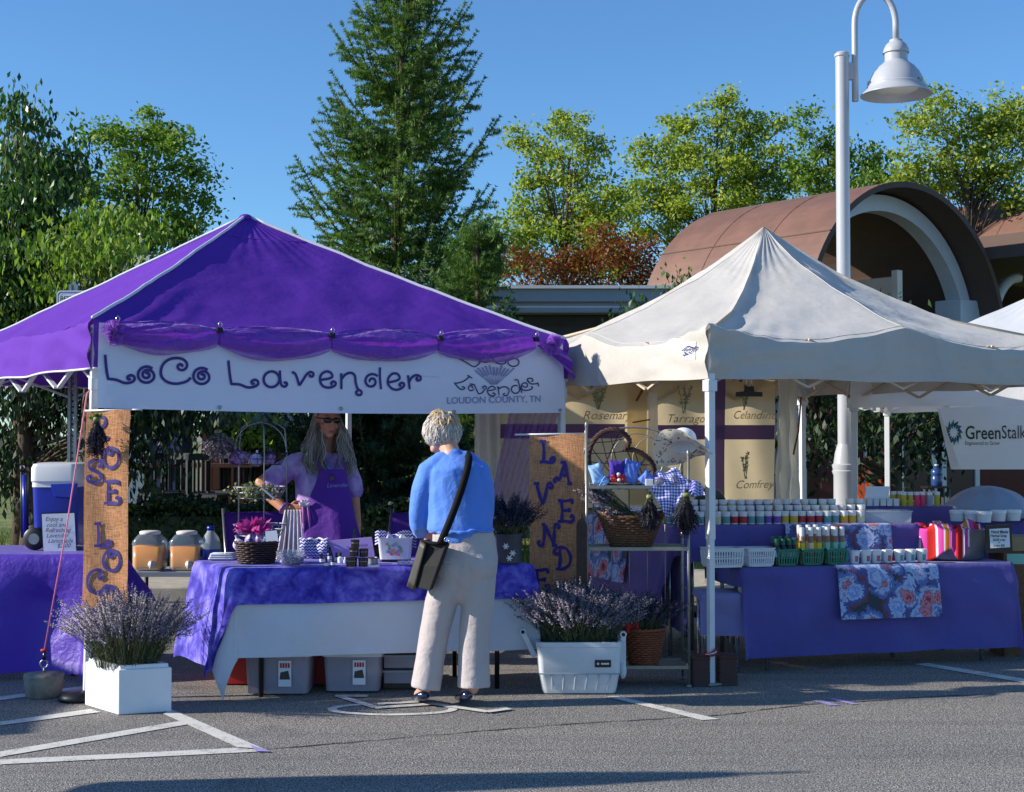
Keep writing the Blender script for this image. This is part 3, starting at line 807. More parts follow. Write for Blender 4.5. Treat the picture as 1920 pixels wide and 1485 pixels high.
prof = [(.0, lz(74)), (12 * S_, lz(75)), (13 * S_, lz(79)), (19 * S_, lz(84)), (23 * S_, lz(92)), (24.5 * S_, lz(98)), (24 * S_, lz(100)), (21.5 * S_, lz(100)), (21.5 * S_, lz(115)), (24 * S_, lz(118)), (34 * S_, lz(126)), (43 * S_, lz(137)), (49 * S_, lz(149)), (51.5 * S_, lz(158)), (54 * S_, lz(160)), (54 * S_, lz(162)), (56 * S_, lz(167)), (66.5 * S_, lz(177)), (66.5 * S_, lz(178.5)), (55 * S_, lz(170)), (46 * S_, lz(160)), (36 * S_, lz(150)), (0, lz(146))]
q = MB(); q.lathe(prof, (hx, LD, 0), 40, cap=False); sh_ = q.build("bell_shade", m_, lamp, angle=35, recalc=True)
q = MB(); q.lathe([(0, lz(176)), (26 * S_, lz(174)), (40 * S_, lz(168)), (44 * S_, lz(160))], (hx, LD, 0), 28, cap=False); q.build("lens", MATS["lamp_glass"], lamp)
q = MB()
for k in range(3):
    a = 2 * PI * k / 3 - .9; q.box((hx + 54 * S_ * math.cos(a), LD + 54 * S_ * math.sin(a), lz(158)), (.03, .03, .03))
q.build("latch", MATS["galv"], lamp, smooth=False)
# ------------------------------------------------------------------ canopies and banners
def cloth_mat(name, col, rough=.75, trans=.25, var=.06, wr=.25, ws=7.0, weave=400, dirt=0.0, sheen=.2, spec=.3):
    n = NT(name); b = n.b
    base = C(*col)
    v = n.noise(1.7, 5, .65, .3)
    col_ = n.mix(1, base, n.ramp(v.outputs[0], [(.3, (1 - var, 1 - var, 1 - var, 1)), (.7, (1 + var * .4,) * 3 + (1,))]), 'MULTIPLY')
    if dirt:
        d = n.noise(1.1, 7, .72, .8)
        col_ = n.mix(n.ramp(d.outputs[0], [(.5, (0, 0, 0, 1)), (.72, (dirt, dirt, dirt, 1))]), col_, C(120, 108, 90))
    n.link(col_, b.inputs["Base Color"]); b.inputs["Roughness"].default_value = rough; b.inputs["Specular IOR Level"].default_value = spec
    b.inputs["Sheen Weight"].default_value = sheen
    w1 = n.noise(ws, 4, .55, .15); w2 = n.noise(weave, 2, .5)
    n.bump(n.math('ADD', w1.outputs[0], n.math('MULTIPLY', w2.outputs[0], .03)), wr, .05)
    if trans: n.translucent(trans, col_)
    MATS[name] = n.mat; return n.mat
cloth_mat("purple_canopy", (100, 52, 164), trans=.08, wr=.25, ws=4, var=.06, sheen=0, spec=.12)
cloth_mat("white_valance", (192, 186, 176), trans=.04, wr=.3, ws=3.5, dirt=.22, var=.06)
cloth_mat("white_canopy", (214, 209, 201), trans=.25, wr=.3, ws=3.5, dirt=.22, var=.06)
cloth_mat("bright_canopy", (240, 240, 240), trans=.3, wr=.2, ws=4)
cloth_mat("trim_white", (216, 216, 222), trans=0, wr=.05)
cloth_mat("dark_band", (40, 26, 60), trans=0, wr=.05)
cloth_mat("banner_vinyl", (214, 220, 236), rough=.42, trans=.04, wr=.12, ws=3.2, weave=900, spec=.4, sheen=0)
mat("leg_white", (218, 220, 222), .35, var=.08, vs=6, spec=.5)
mat("frame_tan", (196, 176, 150), .5, var=.1); mat("chrome", (205, 206, 208), .22, metal=.9)
mat("ink_purple", (52, 34, 122), .6); mat("ink_navy", (36, 34, 96), .6); mat("ink_pale", (136, 138, 178), .6); mat("ink_black", (24, 24, 26), .6)
mat("red_cloth", (170, 26, 34), .7); mat("rope_pink", (232, 130, 150), .7)

class Tent: pass
def canopy(name, label, FL, r, side, eave, peak_z, val, roofm, trimm, legm, group=None, dip=0.0, ridge=0.0, sag=.05, peak_off=(0, 0), leg_w=.042, seed=1, wr=.006, lean=None, piping=True, trussm=None, legs=(0, 1, 2, 3), crease=0.0, ridgeside=0.0, pansag=0.0, pw=1.0):
    T = Tent(); cr_, sr_ = math.cos(r), math.sin(r)
    T.ex, T.ey = V(cr_, sr_, 0), V(-sr_, cr_, 0)
    T.FL = V(FL[0], FL[1], 0); T.S = side
    T.n = -T.ey; T.val = []
    T.corner = [T.FL, T.FL + T.ex * side, T.FL + T.ex * side + T.ey * side, T.FL + T.ey * side]
    ctr = (T.corner[0] + T.corner[2]) / 2
    t = thing(name, label, "canopy tent", (ctr.x, ctr.y, 0), group); T.t = t
    H = side / 2
    rs = random.Random(seed)
    pk = ctr + T.ex * peak_off[0] + T.ey * peak_off[1]
    rot = [(T.ex, -T.ey), (T.ey, T.ex), (-T.ex, T.ey), (-T.ey, -T.ex)]     # (edge direction, outward)
    def edge(s): return -dip * abs(math.sin(PI * s)) ** 1.1
    def roof_pt(k, s, tt, off=0.0):
        e, o = rot[k]
        base = ctr + e * (s * H) + o * H
        p = pk.lerp(base, tt)
        z = eave + (peak_z - eave) * ((1 - tt) ** pw - sag * 4 * tt * (1 - tt)) + edge(s) * tt ** (5 if ridge else 1.6)
        fl = tt * (1 - tt) * 4
        z -= .02 * (1 - s * s) * fl
        if ridge:
            d = (1 - abs(s)) * tt * H
            z += ridge * math.exp(-d / .07) * (fl ** .7)
            z += crease * max(0, 1 - abs(s) / .93) * math.sin(PI * min(1, tt ** 1.1 * .93))
            z -= pansag * fl * (1 - s * s)
            if ridgeside and s < 0: z -= ridgeside * math.exp(-((d - .16) / .1) ** 2) * fl
        q = Vector((p.x * 2.2, p.y * 2.2, tt * 2 + seed))
        z += wr * noise.noise(q * 1.6) * (1.6 if tt > .2 else .5) + wr * .5 * noise.noise(q * 4.5)
        # tight radial wrinkles near the peak and pulls from the corners
        z += wr * .7 * math.sin(s * 34 + 3 * noise.noise(q)) * max(0, .45 - tt) * 1.6
        cpull = max(0, abs(s) - .45) * max(0, tt - .6) * 2.4
        z += wr * 2.4 * math.sin((1 - abs(s)) * 46 + tt * 8) * cpull
        return V(p.x, p.y, z + off)
    for k in range(4):
        b = MB(); b.grid(lambda u, v: roof_pt(k, u * 2 - 1, .004 + .996 * v), 72, 44, flip=True)
        b.build("roof_panel", roofm, t)
        vb = MB(); T.val.append(vb)
        e, o = rot[k]
        def vp(u, v):
            s = u * 2 - 1
            p = roof_pt(k, s, 1.0)
            zb = eave - val + .006 * math.sin(s * 9 + k)
            w = .012 * math.sin(s * 13 + k * 2 + seed) * v + wr * 1.2 * noise.noise(Vector((s * 5, v * 2.5, k + seed))) * (1 + v)
            w += .01 * v
            # diagonal pull wrinkles toward the corners
            w += wr * 2 * math.sin(v * 11 + (1 - abs(s)) * 16) * max(0, abs(s) - .55) * 1.6
            q = p + o * (w + .004 + .01 * min(1, v * 8))
            return V(q.x, q.y, p.z * (1 - v) + zb * v + (.0 if v else -.001))
        vb.grid(vp, 72, 10, flip=True); vb.build("valance", MATS["white_valance"] if roofm.name.startswith("white_canopy") else roofm, t)
        if piping:
            hb = MB(); hb.tube([vp(i / 40, 1.0) for i in range(41)], .007, 5); hb.build("hem", trimm, t)
    if piping:
        for k in range(4):
            b = MB(); b.tube([roof_pt(k, -1, .02 + .98 * i / 24, .006) for i in range(25)], .011, 6); b.build("ridge_piping", trimm, t)
        b = MB(); b.ell(pk + V(0, 0, peak_z - .012), (.05, .05, .03)); b.build("peak_cap", roofm, t)
    for k in range(4):
        b = MB()
        for tt in ((.2,) if piping else (.97,)): b.tube([roof_pt(k, -.98 + 1.96 * i / 40, tt, .001) for i in range(41)], .0028, 4)
        if not piping: b.tube([roof_pt(k, 0, .03 + .95 * i / 30, .001) for i in range(31)], .003, 4)
        b.build("seam", roofm, t)
    T.legtop = eave - .03
    for i in legs:
        c = T.corner[i]; inn = ((ctr - c).normalized()) * .035
        foot = c + inn + (V(*lean[i]) if lean and i in lean else V(0, 0, 0))
        q = MB(); R3 = Matrix((T.ex, T.ey, V(0, 0, 1))).transposed()
        top = c + inn + V(0, 0, T.legtop); mid = V(*foot).lerp(top, .5); mid.z = 1.12
        foot.z = .012
        q.bar(mid - V(0, 0, .25), top, leg_w, leg_w, up=T.ey); q.build("leg", legm, t, smooth=False, bevel=.004)
        q = MB(); q.bar(foot, mid, leg_w * .8, leg_w * .8, up=T.ey); lo = q.build("lower_leg", legm, t, smooth=False, bevel=.003)
        q = MB(); q.box(foot, (.09, .09, .012), R3); q.build("foot_plate", MATS["galv"], t, smooth=False)
    # perimeter scissor trusses
    tm = trussm or legm
    for k in range(4):
        e, o = rot[k]
        a = ctr - e * H + o * (H - .03); bb = ctr + e * H + o * (H - .03)
        q = MB(); zt_, zb2 = eave - .06, eave - .36
        for i in range(4):
            p0, p1 = a.lerp(bb, i / 4), a.lerp(bb, (i + 1) / 4)
            q.bar(p0 + V(0, 0, zt_), p1 + V(0, 0, zb2), .028, .014, up=(0, 0, 1)); q.bar(p0 + V(0, 0, zb2) + o * -.016, p1 + V(0, 0, zt_) + o * -.016, .028, .014)
        q.build("truss", tm, t, smooth=False)
    for k in range(4):
        q = MB(); q.tube([roof_pt(k, -1, 1, -.05), roof_pt(k, -1, .5, -.06), roof_pt(k, -1, .05, -.06)], .014, 6); q.build("roof_strut", tm, t)
    for i in legs:
        c = T.corner[i] + ((ctr - T.corner[i]).normalized()) * .035
        R3 = Matrix((T.ex, T.ey, V(0, 0, 1))).transposed()
        q = MB(); q.box(c + V(0, 0, eave - .36), (leg_w * 1.45, leg_w * 1.45, .07), R3); q.build("slider", legm, t, smooth=False, bevel=.006)
    T.roof = roof_pt; T.pk = pk; T.ctr = ctr
    return T

PUR = canopy("canopy_tent", "purple canopy tent with white ridge piping over the lavender stall", ((172 - 960) / F_PX * 8.0, 8.0), math.radians(33.5), 3.32, 2.15, 3.09, .27,
             MATS["purple_canopy"], MATS["trim_white"], MATS["leg_white"], dip=.02, sag=.012, peak_off=(-.06, -.05), seed=3, wr=.0075, lean={0: (-.035, 0, 0)})
WHT = canopy("canopy_tent", "weathered off white canopy tent with a pointed peak over the soap stall", (1.18, 8.44), math.radians(26), 3.05, 2.155, 3.05, .315,
             MATS["white_canopy"], MATS["white_canopy"], MATS["leg_white"], dip=.1, ridge=.03, crease=.17, ridgeside=.008, pw=1.9, sag=.0, seed=5, wr=.009, piping=False, trussm=MATS["frame_tan"], leg_w=.046)
FAR = canopy("canopy_tent", "bright white canopy tent with a company banner behind the soap stall", (2.84, 11.8), math.radians(-20), 3.05, 2.09, 2.8, .36,
             MATS["bright_canopy"], MATS["bright_canopy"], MATS["leg_white"], dip=.01, sag=.04, seed=8, wr=.004, piping=False, leg_w=.05)
# unseen tent added out of view on the left to cast shade on the ground
UNSEEN = canopy("canopy_tent", "plain white unseen canopy tent added out of view on the left for its shade", (-10.0, 5.6), math.radians(18), 3.05, 2.15, 3.1, .3,
             MATS["bright_canopy"], MATS["bright_canopy"], MATS["leg_white"], seed=12, wr=.004, piping=False)
# closed parasol whose long shadow lies across the foreground
ub = thing("closed_parasol", "closed market parasol in a round base left of the picture", "parasol", (-4.3, 5.62, 0))
q = MB(); q.lathe([(.26, 0), (.26, .05), (.06, .08), (.03, .25)], (0, 0, 0), 20); q.build("base", MATS["concrete"], ub, world=False)
q = MB(); q.lathe([(.02, .05), (.02, 2.55), (.004, 2.6)], (0, 0, 0), 10); q.build("pole", MATS["leg_white"], ub, world=False)
q = MB(); q.lathe([(.06, 1.15), (.2, 1.2), (.19, 1.6), (.13, 2.1), (.05, 2.42), (.0, 2.46)], (0, 0, 0), 20); q.build("folded_cover", MATS["white_canopy"], ub, world=False)

# brand label sewn on the left valance of the white tent
TP = WHT
vn = -TP.ex; v0 = TP.FL + vn * .03
from mathutils.bvhtree import BVHTree
_bv = BVHTree.FromPolygons(TP.val[3].v, TP.val[3].f)
def onleft(px, py, off=0.0):
    r = RAY(px, py); h = _bv.ray_cast(Vector((0, 0, CAMZ)), r.normalized())
    return (h[0] if h[0] is not None else onplane(px, py, v0, vn)) + vn * off
def smooth_l(p): return [(p[i][0] + (p[i + 1][0] - p[i][0]) * k / 4, p[i][1] + (p[i + 1][1] - p[i][1]) * k / 4) for i in range(len(p) - 1) for k in range(4)] + [p[-1]]
def stick(p, off):
    h = _bv.ray_cast(p + vn * .4, -vn); return (h[0] if h[0] is not None else p) + vn * off
q = MB(); q.grid(lambda u, v: onleft(1280.5 + 24 * u + v, 674 - 34 * v, .004), 8, 10, flip=False); ez = q.build("sewn_label", MATS["white_paint"], TP.t)
eu = (onleft(1304, 640) - onleft(1281, 641)); eu.z = 0; eu.normalize(); eh = V(0, 0, 1)
text_mesh("lettering", "EZUP", MATS["ink_navy"], ez, onleft(1282.5, 668, .004), (eu + eh * .2), eh, .05, bold=.0012, shear=.2, sx=1.0, fn=lambda p: stick(p, .013))
q = MB(); q.ribbon([stick(onleft(x, y), .013) for x, y in smooth_l([(1282, 658), (1293, 649), (1303, 652)])], vn, .009); q.build("logo_roof", MATS["ink_navy"], ez, smooth=False)

# ---- curly stroke lettering traced on the banner plane
def spiral(cx, cy, r0, r1, a0, a1, sy=1.0, n=26):
    return [(cx + (r0 + (r1 - r0) * i / n) * math.cos(math.radians(a0 + (a1 - a0) * i / n)), cy + sy * (r0 + (r1 - r0) * i / n) * math.sin(math.radians(a0 + (a1 - a0) * i / n))) for i in range(n + 1)]
def smooth_pts(p, k=5):
    out = []
    for i in range(len(p) - 1):
        p0, p1, p2, p3 = p[max(i - 1, 0)], p[i], p[i + 1], p[min(i + 2, len(p) - 1)]
        for j in range(k):
            t = j / k
            out.append(tuple(.5 * ((2 * p1[d]) + (-p0[d] + p2[d]) * t + (2 * p0[d] - 5 * p1[d] + 4 * p2[d] - p3[d]) * t * t + (-p0[d] + 3 * p1[d] - 3 * p2[d] + p3[d]) * t ** 3) for d in (0, 1)))
    out.append(p[-1]); return out
bn = PUR.n; bp0 = PUR.FL + bn * .045
bu = PUR.ex
def ban(px, py, off=0.0):
    p = onplane(px, py, bp0, bn)
    return wave(p, off)
def wave(p, off=0.0):
    u = (p - bp0).dot(bu); w = p.z
    d = .012 * math.sin(u * 2.1 + .6) + .006 * math.sin(u * 5.2 + w * 3) + .01 * math.sin(w * 6 + u * 1.3)
    return p + bn * (d + off)
bt = thing("banner", "long pale banner lettered LoCo Lavender along the front of the purple tent", "banner", bp0 + bu * 1.6 + V(0, 0, 1.65))
zt0, zb0 = 2.135, 1.652
u0, u1 = .02, (onplane(1056, 700, bp0, bn) - bp0).dot(bu)
def bgrid(u, v):
    uu = u0 + (u1 - u0) * u
    sagb = -.018 * math.sin(PI * u) + (.0 if v > .05 else 0)
    p = bp0 + bu * uu + V(0, 0, zb0 + sagb * (1 - v) + (zt0 - zb0) * v)
    return wave(p)
q = MB(); q.grid(bgrid, 90, 14); q.build("cloth", MATS["banner_vinyl"], bt)
def crop7(pts): return [(160 + x / 2.0426, 580 + y / 2.0426) for x, y in pts]
lt = MB()
def stroke(b, pts, w, off=.005, smooth=True, conv=crop7, plane=None):
    pts = conv(pts) if conv else pts
    if smooth: pts = smooth_pts(pts)
    f = plane or ban
    b.ribbon([f(x, y, off) for x, y in pts], -bn if plane is None else plane.n, w)
LW = .0165
def OO(cx, cy): return spiral(cx, cy, 33, 31, -48, -330, .95, 20) + spiral(cx, cy, 30, 20, -345, -430, .95, 6) + spiral(cx + 1, cy, 19, 5, -450, -860, .95, 22)
L1 = [[(75, 174), (80, 225), (87, 266)], [(84, 266), (118, 270), (150, 282), (176, 279), (187, 268), (183, 256), (170, 253), (160, 260), (164, 268), (173, 266)],
      OO(232, 251),
      [(401, 262), (385, 276), (350, 285), (315, 280), (292, 262), (286, 238), (295, 210), (318, 192), (348, 187), (372, 193), (385, 208), (383, 224), (370, 233), (355, 230), (350, 219), (357, 211), (367, 214), (365, 221)],
      OO(443, 256),
      [(545, 196), (551, 245), (558, 286)], [(555, 286), (590, 288), (622, 299), (648, 296), (662, 286), (659, 274), (647, 270), (636, 277), (640, 285), (649, 283)],
      spiral(713, 268, 30, 30, -50, 310, 1.0), [(744, 234), (747, 270), (752, 290), (764, 296), (773, 289), (769, 280), (760, 282)],
      [(790, 240), (805, 250), (820, 292)], [(820, 292), (835, 268), (846, 250), (860, 240), (872, 246), (869, 257), (859, 256), (860, 249)],
      [(898, 270), (928, 266), (944, 258), (938, 243), (920, 238), (902, 250), (898, 272), (908, 292), (930, 300), (952, 294), (958, 283), (949, 276), (940, 283), (946, 289)],
      [(978, 245), (980, 306)], [(979, 268), (994, 250), (1014, 243), (1030, 254), (1034, 280), (1042, 304), (1056, 314), (1056, 326), (1043, 328), (1036, 318), (1043, 312)],
      spiral(1095, 276, 30, 6, -40, -560, 1.0), [(1127, 222), (1127, 262), (1132, 306)],
      [(1158, 280), (1188, 274), (1204, 264), (1196, 248), (1178, 246), (1162, 260), (1158, 282), (1172, 302), (1194, 308), (1214, 300), (1222, 288), (1212, 281), (1203, 288), (1209, 295)],
      [(1236, 252), (1243, 306)], [(1240, 280), (1250, 262), (1266, 252), (1282, 256), (1285, 268), (1274, 273), (1268, 265), (1275, 261)]]
for s_ in L1: stroke(lt, s_, LW)
lt.build("lettering", MATS["ink_purple"], bt, smooth=False)
def crop6(pts): return [(840 + x / 8, 620 + y / 8) for x, y in pts]
lg = MB()
L2 = [[(285, 668), (355, 715)], [(320, 690), (225, 760), (115, 790)], [(95, 778), (150, 850), (190, 878), (230, 880), (245, 858), (225, 842), (205, 850)],
      spiral(335, 855, 45, 20, 20, 380, 1.1), [(320, 800), (380, 810), (400, 850), (450, 950)], [(450, 950), (500, 930), (540, 880), (560, 850), (535, 830), (505, 850), (520, 870)],
      [(590, 900), (660, 890), (690, 865), (650, 835), (600, 855), (575, 905), (600, 960), (650, 980), (690, 960), (670, 935), (645, 945)],
      [(730, 845), (745, 970)], [(715, 845), (745, 848)], [(735, 880), (790, 845), (860, 850), (890, 900), (870, 960), (830, 975), (805, 955), (830, 940)],
      spiral(985, 880, 62, 58, -30, 300, 1.0), [(970, 745), (1020, 740), (1045, 830), (1080, 935)],
      [(1075, 820), (1130, 850), (1165, 830), (1150, 790), (1100, 790), (1070, 840), (1095, 890), (1160, 895), (1220, 880), (1240, 850), (1215, 845)],
      [(1165, 750), (1220, 800), (1330, 790)], [(1320, 775), (1335, 835)], [(1195, 775), (1165, 740), (1190, 715), (1235, 720), (1250, 750), (1225, 765)],
      [(160, 420), (260, 470), (380, 540), (460, 490), (470, 440), (430, 430)], spiral(545, 430, 70, 50, 10, 330, .7), [(860, 440), (840, 490), (770, 500), (690, 470), (660, 400), (700, 340)],
      spiral(965, 475, 85, 80, -100, 262, .75)]
for s_ in L2: stroke(lg, s_, .0085, conv=crop6)
lg.build("logo_lettering", MATS["ink_navy"], bt, smooth=False)
pr = MB(); rs = random.Random(3)
for k in range(11):
    a = (k - 5) * .13; x0_, y0_ = 670 + (k - 5) * 8, 810; L = 260 + 50 * rs.random()
    tipx, tipy = x0_ + L * math.sin(a) * 1.4, y0_ - L * math.cos(a)
    stroke(pr, [(x0_, y0_), ((x0_ + tipx) / 2, (y0_ + tipy) / 2), (tipx, tipy)], .005, off=.0035, conv=crop6, smooth=False)
    for j in range(7):
        f = .55 + .07 * j; xx, yy = x0_ + (tipx - x0_) * f, y0_ + (tipy - y0_) * f
        stroke(pr, [(xx - 18, yy - 7), (xx, yy + 5), (xx + 18, yy - 7)], .006, off=.0038, conv=crop6, smooth=False)
pr.build("lavender_print", MATS["ink_pale"], bt, smooth=False)
def blin(px, py): return ban(px, py, .006)
a0, a1 = onplane(838, 757, bp0, bn), onplane(1031, 753, bp0, bn)
text_mesh("county_lettering", "LOUDON COUNTY, TN", MATS["ink_pale"], bt, a0, (a1 - a0).normalized(), V(0, 0, 1), .062, sx=1.1, bold=.0008, fn=lambda p: wave(p, .004))
gm = MB()
for px, py in ((411, 764), (640, 766), (852, 772), (1046, 769)):
    c = ban(px, py, .006); R3 = Matrix((bu, V(0, 0, 1), bn)).transposed()
    gm = MB(); gm.lathe([(.006, 0), (.012, 0), (.012, .003), (.006, .003)], c, 12, cap=False, R=R3); gm.build("grommet", MATS["galv"], bt)

# ---- tulle swag and clips
def tulle(name, col, sh, trans=.3):
    n = NT(name); b = n.b
    b.inputs["Base Color"].default_value = C(*col); b.inputs["Roughness"].default_value = .45; b.inputs["Sheen Weight"].default_value = .6
    w = n.noise(16, 5, .6, 1.5); n.bump(w.outputs[0], .7, .03)
    n.translucent(trans, C(min(255, col[0] + 40), col[1] + 20, min(255, col[2] + 30))); n.sheer(sh)
    MATS[name] = n.mat; return n.mat
tulle("tulle", (122, 36, 196), .05); tulle("tulle_light", (160, 84, 214), .45); tulle("tulle_sheer", (120, 50, 175), .42)
sw = thing("tulle_swag", "purple tulle swag bunched along the top of the long banner", "garland", bp0 + bu * 1.6 + V(0, 0, 2.1))
clip_px = [(214, 607), (405, 617), (615, 627), (818, 632), (997, 634)]
def tops(px):  # centre line of the swag in the photo
    return np.interp(px, [186, 214, 307, 405, 510, 615, 716, 818, 900, 997, 1062], [622, 624, 631, 632, 643, 640, 644, 643, 645, 641, 655])
def swag_seg(x0, x1, drop, seed):
    rs = random.Random(seed)
    def f(u, v):
        px = x0 + (x1 - x0) * u
        c = math.sin(PI * u)
        h = 13 + (drop * .72) * c ** .8                       # half height px
        yc = tops(px)
        a = -PI * .62 + v * PI * 1.24                      # bulging sheet wrapped in front
        w = 1 + .12 * math.sin(u * 9 + seed) * math.sin(v * 7)
        p = onplane(px, yc - h * math.sin(a) * w, bp0, bn)
        r_ = .02 + .05 * c
        fold = .011 * math.sin(v * 19 + u * 6 * math.sin(seed) + seed) + .007 * math.sin(v * 41 - u * 9 + seed * 2) + .012 * noise.noise(Vector((u * 14, v * 12, seed + 9))) + .02 * noise.noise(Vector((u * 4, v * 5, seed)))
        return wave(p) + bn * (.012 + r_ * max(0, math.cos(a)) + fold * c + .004)
    b = MB(); b.grid(f, 64, 44); return b
segs_ = [(206, 405, 19, 1), (403, 617, 21, 2), (612, 820, 20, 3), (815, 1000, 20, 4)]
mb = MB()
for a, b_, d, s_ in segs_:
    x = swag_seg(a, b_, d, s_); mb.add(x.v, x.f)
mb.build("gathered_cloth", MATS["tulle"], sw)
lay = MB()
for a, b_, d, s_ in segs_:
    x = swag_seg(a + 4, b_ - 4, d + 5, s_ + 10); lay.add([V(*p) + bn * .012 + V(0, 0, -.016) for p in x.v], x.f)
lay.build("outer_layer", MATS["tulle_light"], sw)
for name, px, py, r_, n_, sq in (("rosette", 203, 626, .062, 15, 1.25), ("rosette", 1022, 648, .085, 17, .8)):
    b = MB(); c = ban(px, py, .05); rs = random.Random(px)
    for k in range(n_):
        a = rs.uniform(0, 2 * PI); d = bu * math.cos(a) * .8 + V(0, 0, math.sin(a) * sq) + bn * rs.uniform(.1, .9)
        s1 = d.cross(bn + V(.1, .2, .3)).normalized()
        Lr = r_ * rs.uniform(.6, 1.25)
        b.grid(lambda u, v: c + d * Lr * u + s1 * (v - .5) * r_ * 1.1 * math.sin(PI * min(1, u * .75 + .08)) + bn * .02 * math.sin(u * 7 + v * 9 + k) + d.cross(s1) * .025 * math.sin(PI * u) * math.cos(5 * v + k), 9, 8)
    b.build(name, MATS["tulle_light"], sw)
b = MB()
b.grid(lambda u, v: wave(onplane(1000 + 62 * u + 6 * v, 640 + 40 * u ** 1.3 + (14 + 34 * u) * (v - .3), bp0, bn)) + bn * (.03 + .02 * math.sin(v * 12 + u * 4) + .02 * u), 20, 16)
b.build("hanging_tail", MATS["tulle"], sw)
# hanging tulle drape at the right rear of the stall
dr = thing("tulle_drape", "sheer purple tulle drape gathered from the right end of the banner down to the table", "drape", P(980, 780, 9.75))
b = MB()
top0, top1, bot0, bot1 = P(955, 770, 9.78), P(1048, 770, 9.9), P(915, 960, 9.95), P(995, 960, 9.95)
def drp(u, v):
    p = top0.lerp(top1, u).lerp(bot0.lerp(bot1, u), v)
    return p + V(.0, -.05 * math.sin(u * 26 + v * 2) * (1 - .3 * v) + .03 * noise.noise(Vector((u * 6, v * 3, 2))), 0)
b.grid(drp, 50, 30); b.build("cloth", MATS["tulle_sheer"], dr)

proto = thing("binder_clip", "black binder clip", "clip", (0, 0, 0), "clips holding the tulle swag to the tent")
b = MB(); b.prism([(-.014, 0, -.012), (.014, 0, -.012), (.014, .012, .012), (-.014, .012, .012)], (0, -.02, 0)); b.build("jaw", MATS["black_plastic"], proto, smooth=False, world=False)
b = MB(); b.tube([(-.007, -.012, .01), (-.008, -.014, .03), (0, -.014, .04), (.008, -.014, .03), (.007, -.012, .01)], .0025, 6); b.build("handle", MATS["chrome"], proto, world=False)
labs = ["black binder clip on the left rosette of the tulle swag", "black binder clip between the left and second tulle swags", "black binder clip at the middle of the tulle swag", "black binder clip above the final letters of the large lettering", "black binder clip beside the right rosette of the swag"]
for i, (px, py) in enumerate(clip_px):
    o = proto if i == 0 else copy_tree(proto)
    o["label"] = labs[i]; o.location = onplane(px, py + 3, bp0, bn) + bn * .05; o.rotation_euler.z = math.radians(33.5); o.scale = (1.25, 1.25, 1.25)

# ---- herb print backdrop and white curtains in the white tent
cloth_mat("backdrop_tan", (224, 204, 164), trans=.66, wr=.25, ws=3, var=.12)
cloth_mat("backdrop_band", (112, 84, 128), trans=.25, wr=.2, ws=3)
cloth_mat("curtain_white", (232, 226, 212), trans=.3, wr=.6, ws=6, var=.08)
mat("ink_green", (128, 136, 104), .8); mat("ink_brown", (184, 158, 120), .8); mat("ink_red", (150, 50, 40), .8); mat("strap_brown", (120, 72, 34), .7)
kn = -WHT.ey; kp0 = WHT.corner[3] + kn * .06; ku = WHT.ex
def back(px, py, off=0.0):
    p = onplane(px, py, kp0, kn); u = (p - kp0).dot(ku)
    return p + kn * (.018 * math.sin(u * 7 + .4) + .01 * math.sin(u * 15 + p.z * 3) + off)
back.n = -kn
bd = thing("backdrop_cloth", "tan cloth backdrop with purple bands and printed herbs inside the white tent", "backdrop", kp0 + ku * 1.3)
def bgr(name, x0, x1, y0, y1, m, off, nu=40, nv=20, par=None):
    b = MB(); b.grid(lambda u, v: back(x0 + (x1 - x0) * u, y1 + (y0 - y1) * v, off), nu, nv); return b.build(name, m, par or bd)
bgr("cloth", 922, 1451, 640, 952, MATS["backdrop_tan"], .0, 90, 24)
bgr("cross_band", 922, 1170, 795, 822, MATS["backdrop_band"], .006, 40, 4); bgr("cross_band", 1233, 1450, 797, 824, MATS["backdrop_band"], .006, 30, 4)
bgr("upright_band", 1336, 1358, 640, 945, MATS["backdrop_band"], .01, 4, 20)
bgr("upright_fold", 1172, 1210, 726, 946, MATS["backdrop_tan"], .03, 6, 16)
b = MB(); b.bar(back(1188, 752, .05), back(1204, 722, .05), .03, .01); b.build("tie_strap", MATS["strap_brown"], bd, smooth=False)
b = MB(); b.bar(back(1182, 792, .05), back(1212, 787, .05), .03, .01); b.build("tie_strap", MATS["strap_brown"], bd, smooth=False)
def herb(px, py, h, w, word, wx, wy, red=False, bushy=False, seed=0):
    rs = random.Random(seed); b = MB()
    for k in range(9 if bushy else 5):
        tx = px + rs.uniform(-w, w); ty = py - h * rs.uniform(.7, 1.0)
        stroke(b, [(px + rs.uniform(-2, 2), py), ((px + tx) / 2 + rs.uniform(-2, 2), (py + ty) / 2), (tx, ty)], .006, off=.014, conv=None, plane=back)
        for j in range(12):
            f = rs.uniform(.35, 1); x, y = px + (tx - px) * f, py + (ty - py) * f; a = rs.uniform(0, 6.3); L = rs.uniform(2, 4.5)
            stroke(b, [(x, y), (x + L * math.cos(a), y + L * .7 * math.sin(a) - 1)], rs.uniform(.006, .014), off=.0145, conv=None, plane=back, smooth=False)
    b.build("herb_print", MATS["ink_green"], bd, smooth=False)
    if red:
        b = MB()
        for dx, dy in ((-22, -58), (-6, -55), (3, -45), (-3, -32)):
            stroke(b, [(px + dx - 3, py + dy), (px + dx + 3, py + dy + 1)], .022, off=.015, conv=None, plane=back, smooth=False)
        b.build("flower_print", MATS["ink_red"], bd, smooth=False)
    a0 = onplane(wx, wy, kp0, kn); text_mesh("herb_lettering", word, MATS["ink_brown"], bd, a0, ku, V(0, 0, 1), .1, shear=.35, sx=1.1, fn=lambda p: p + kn * (.018 * math.sin((p - kp0).dot(ku) * 7 + .4) + .01 * math.sin((p - kp0).dot(ku) * 15 + p.z * 3) + .012))
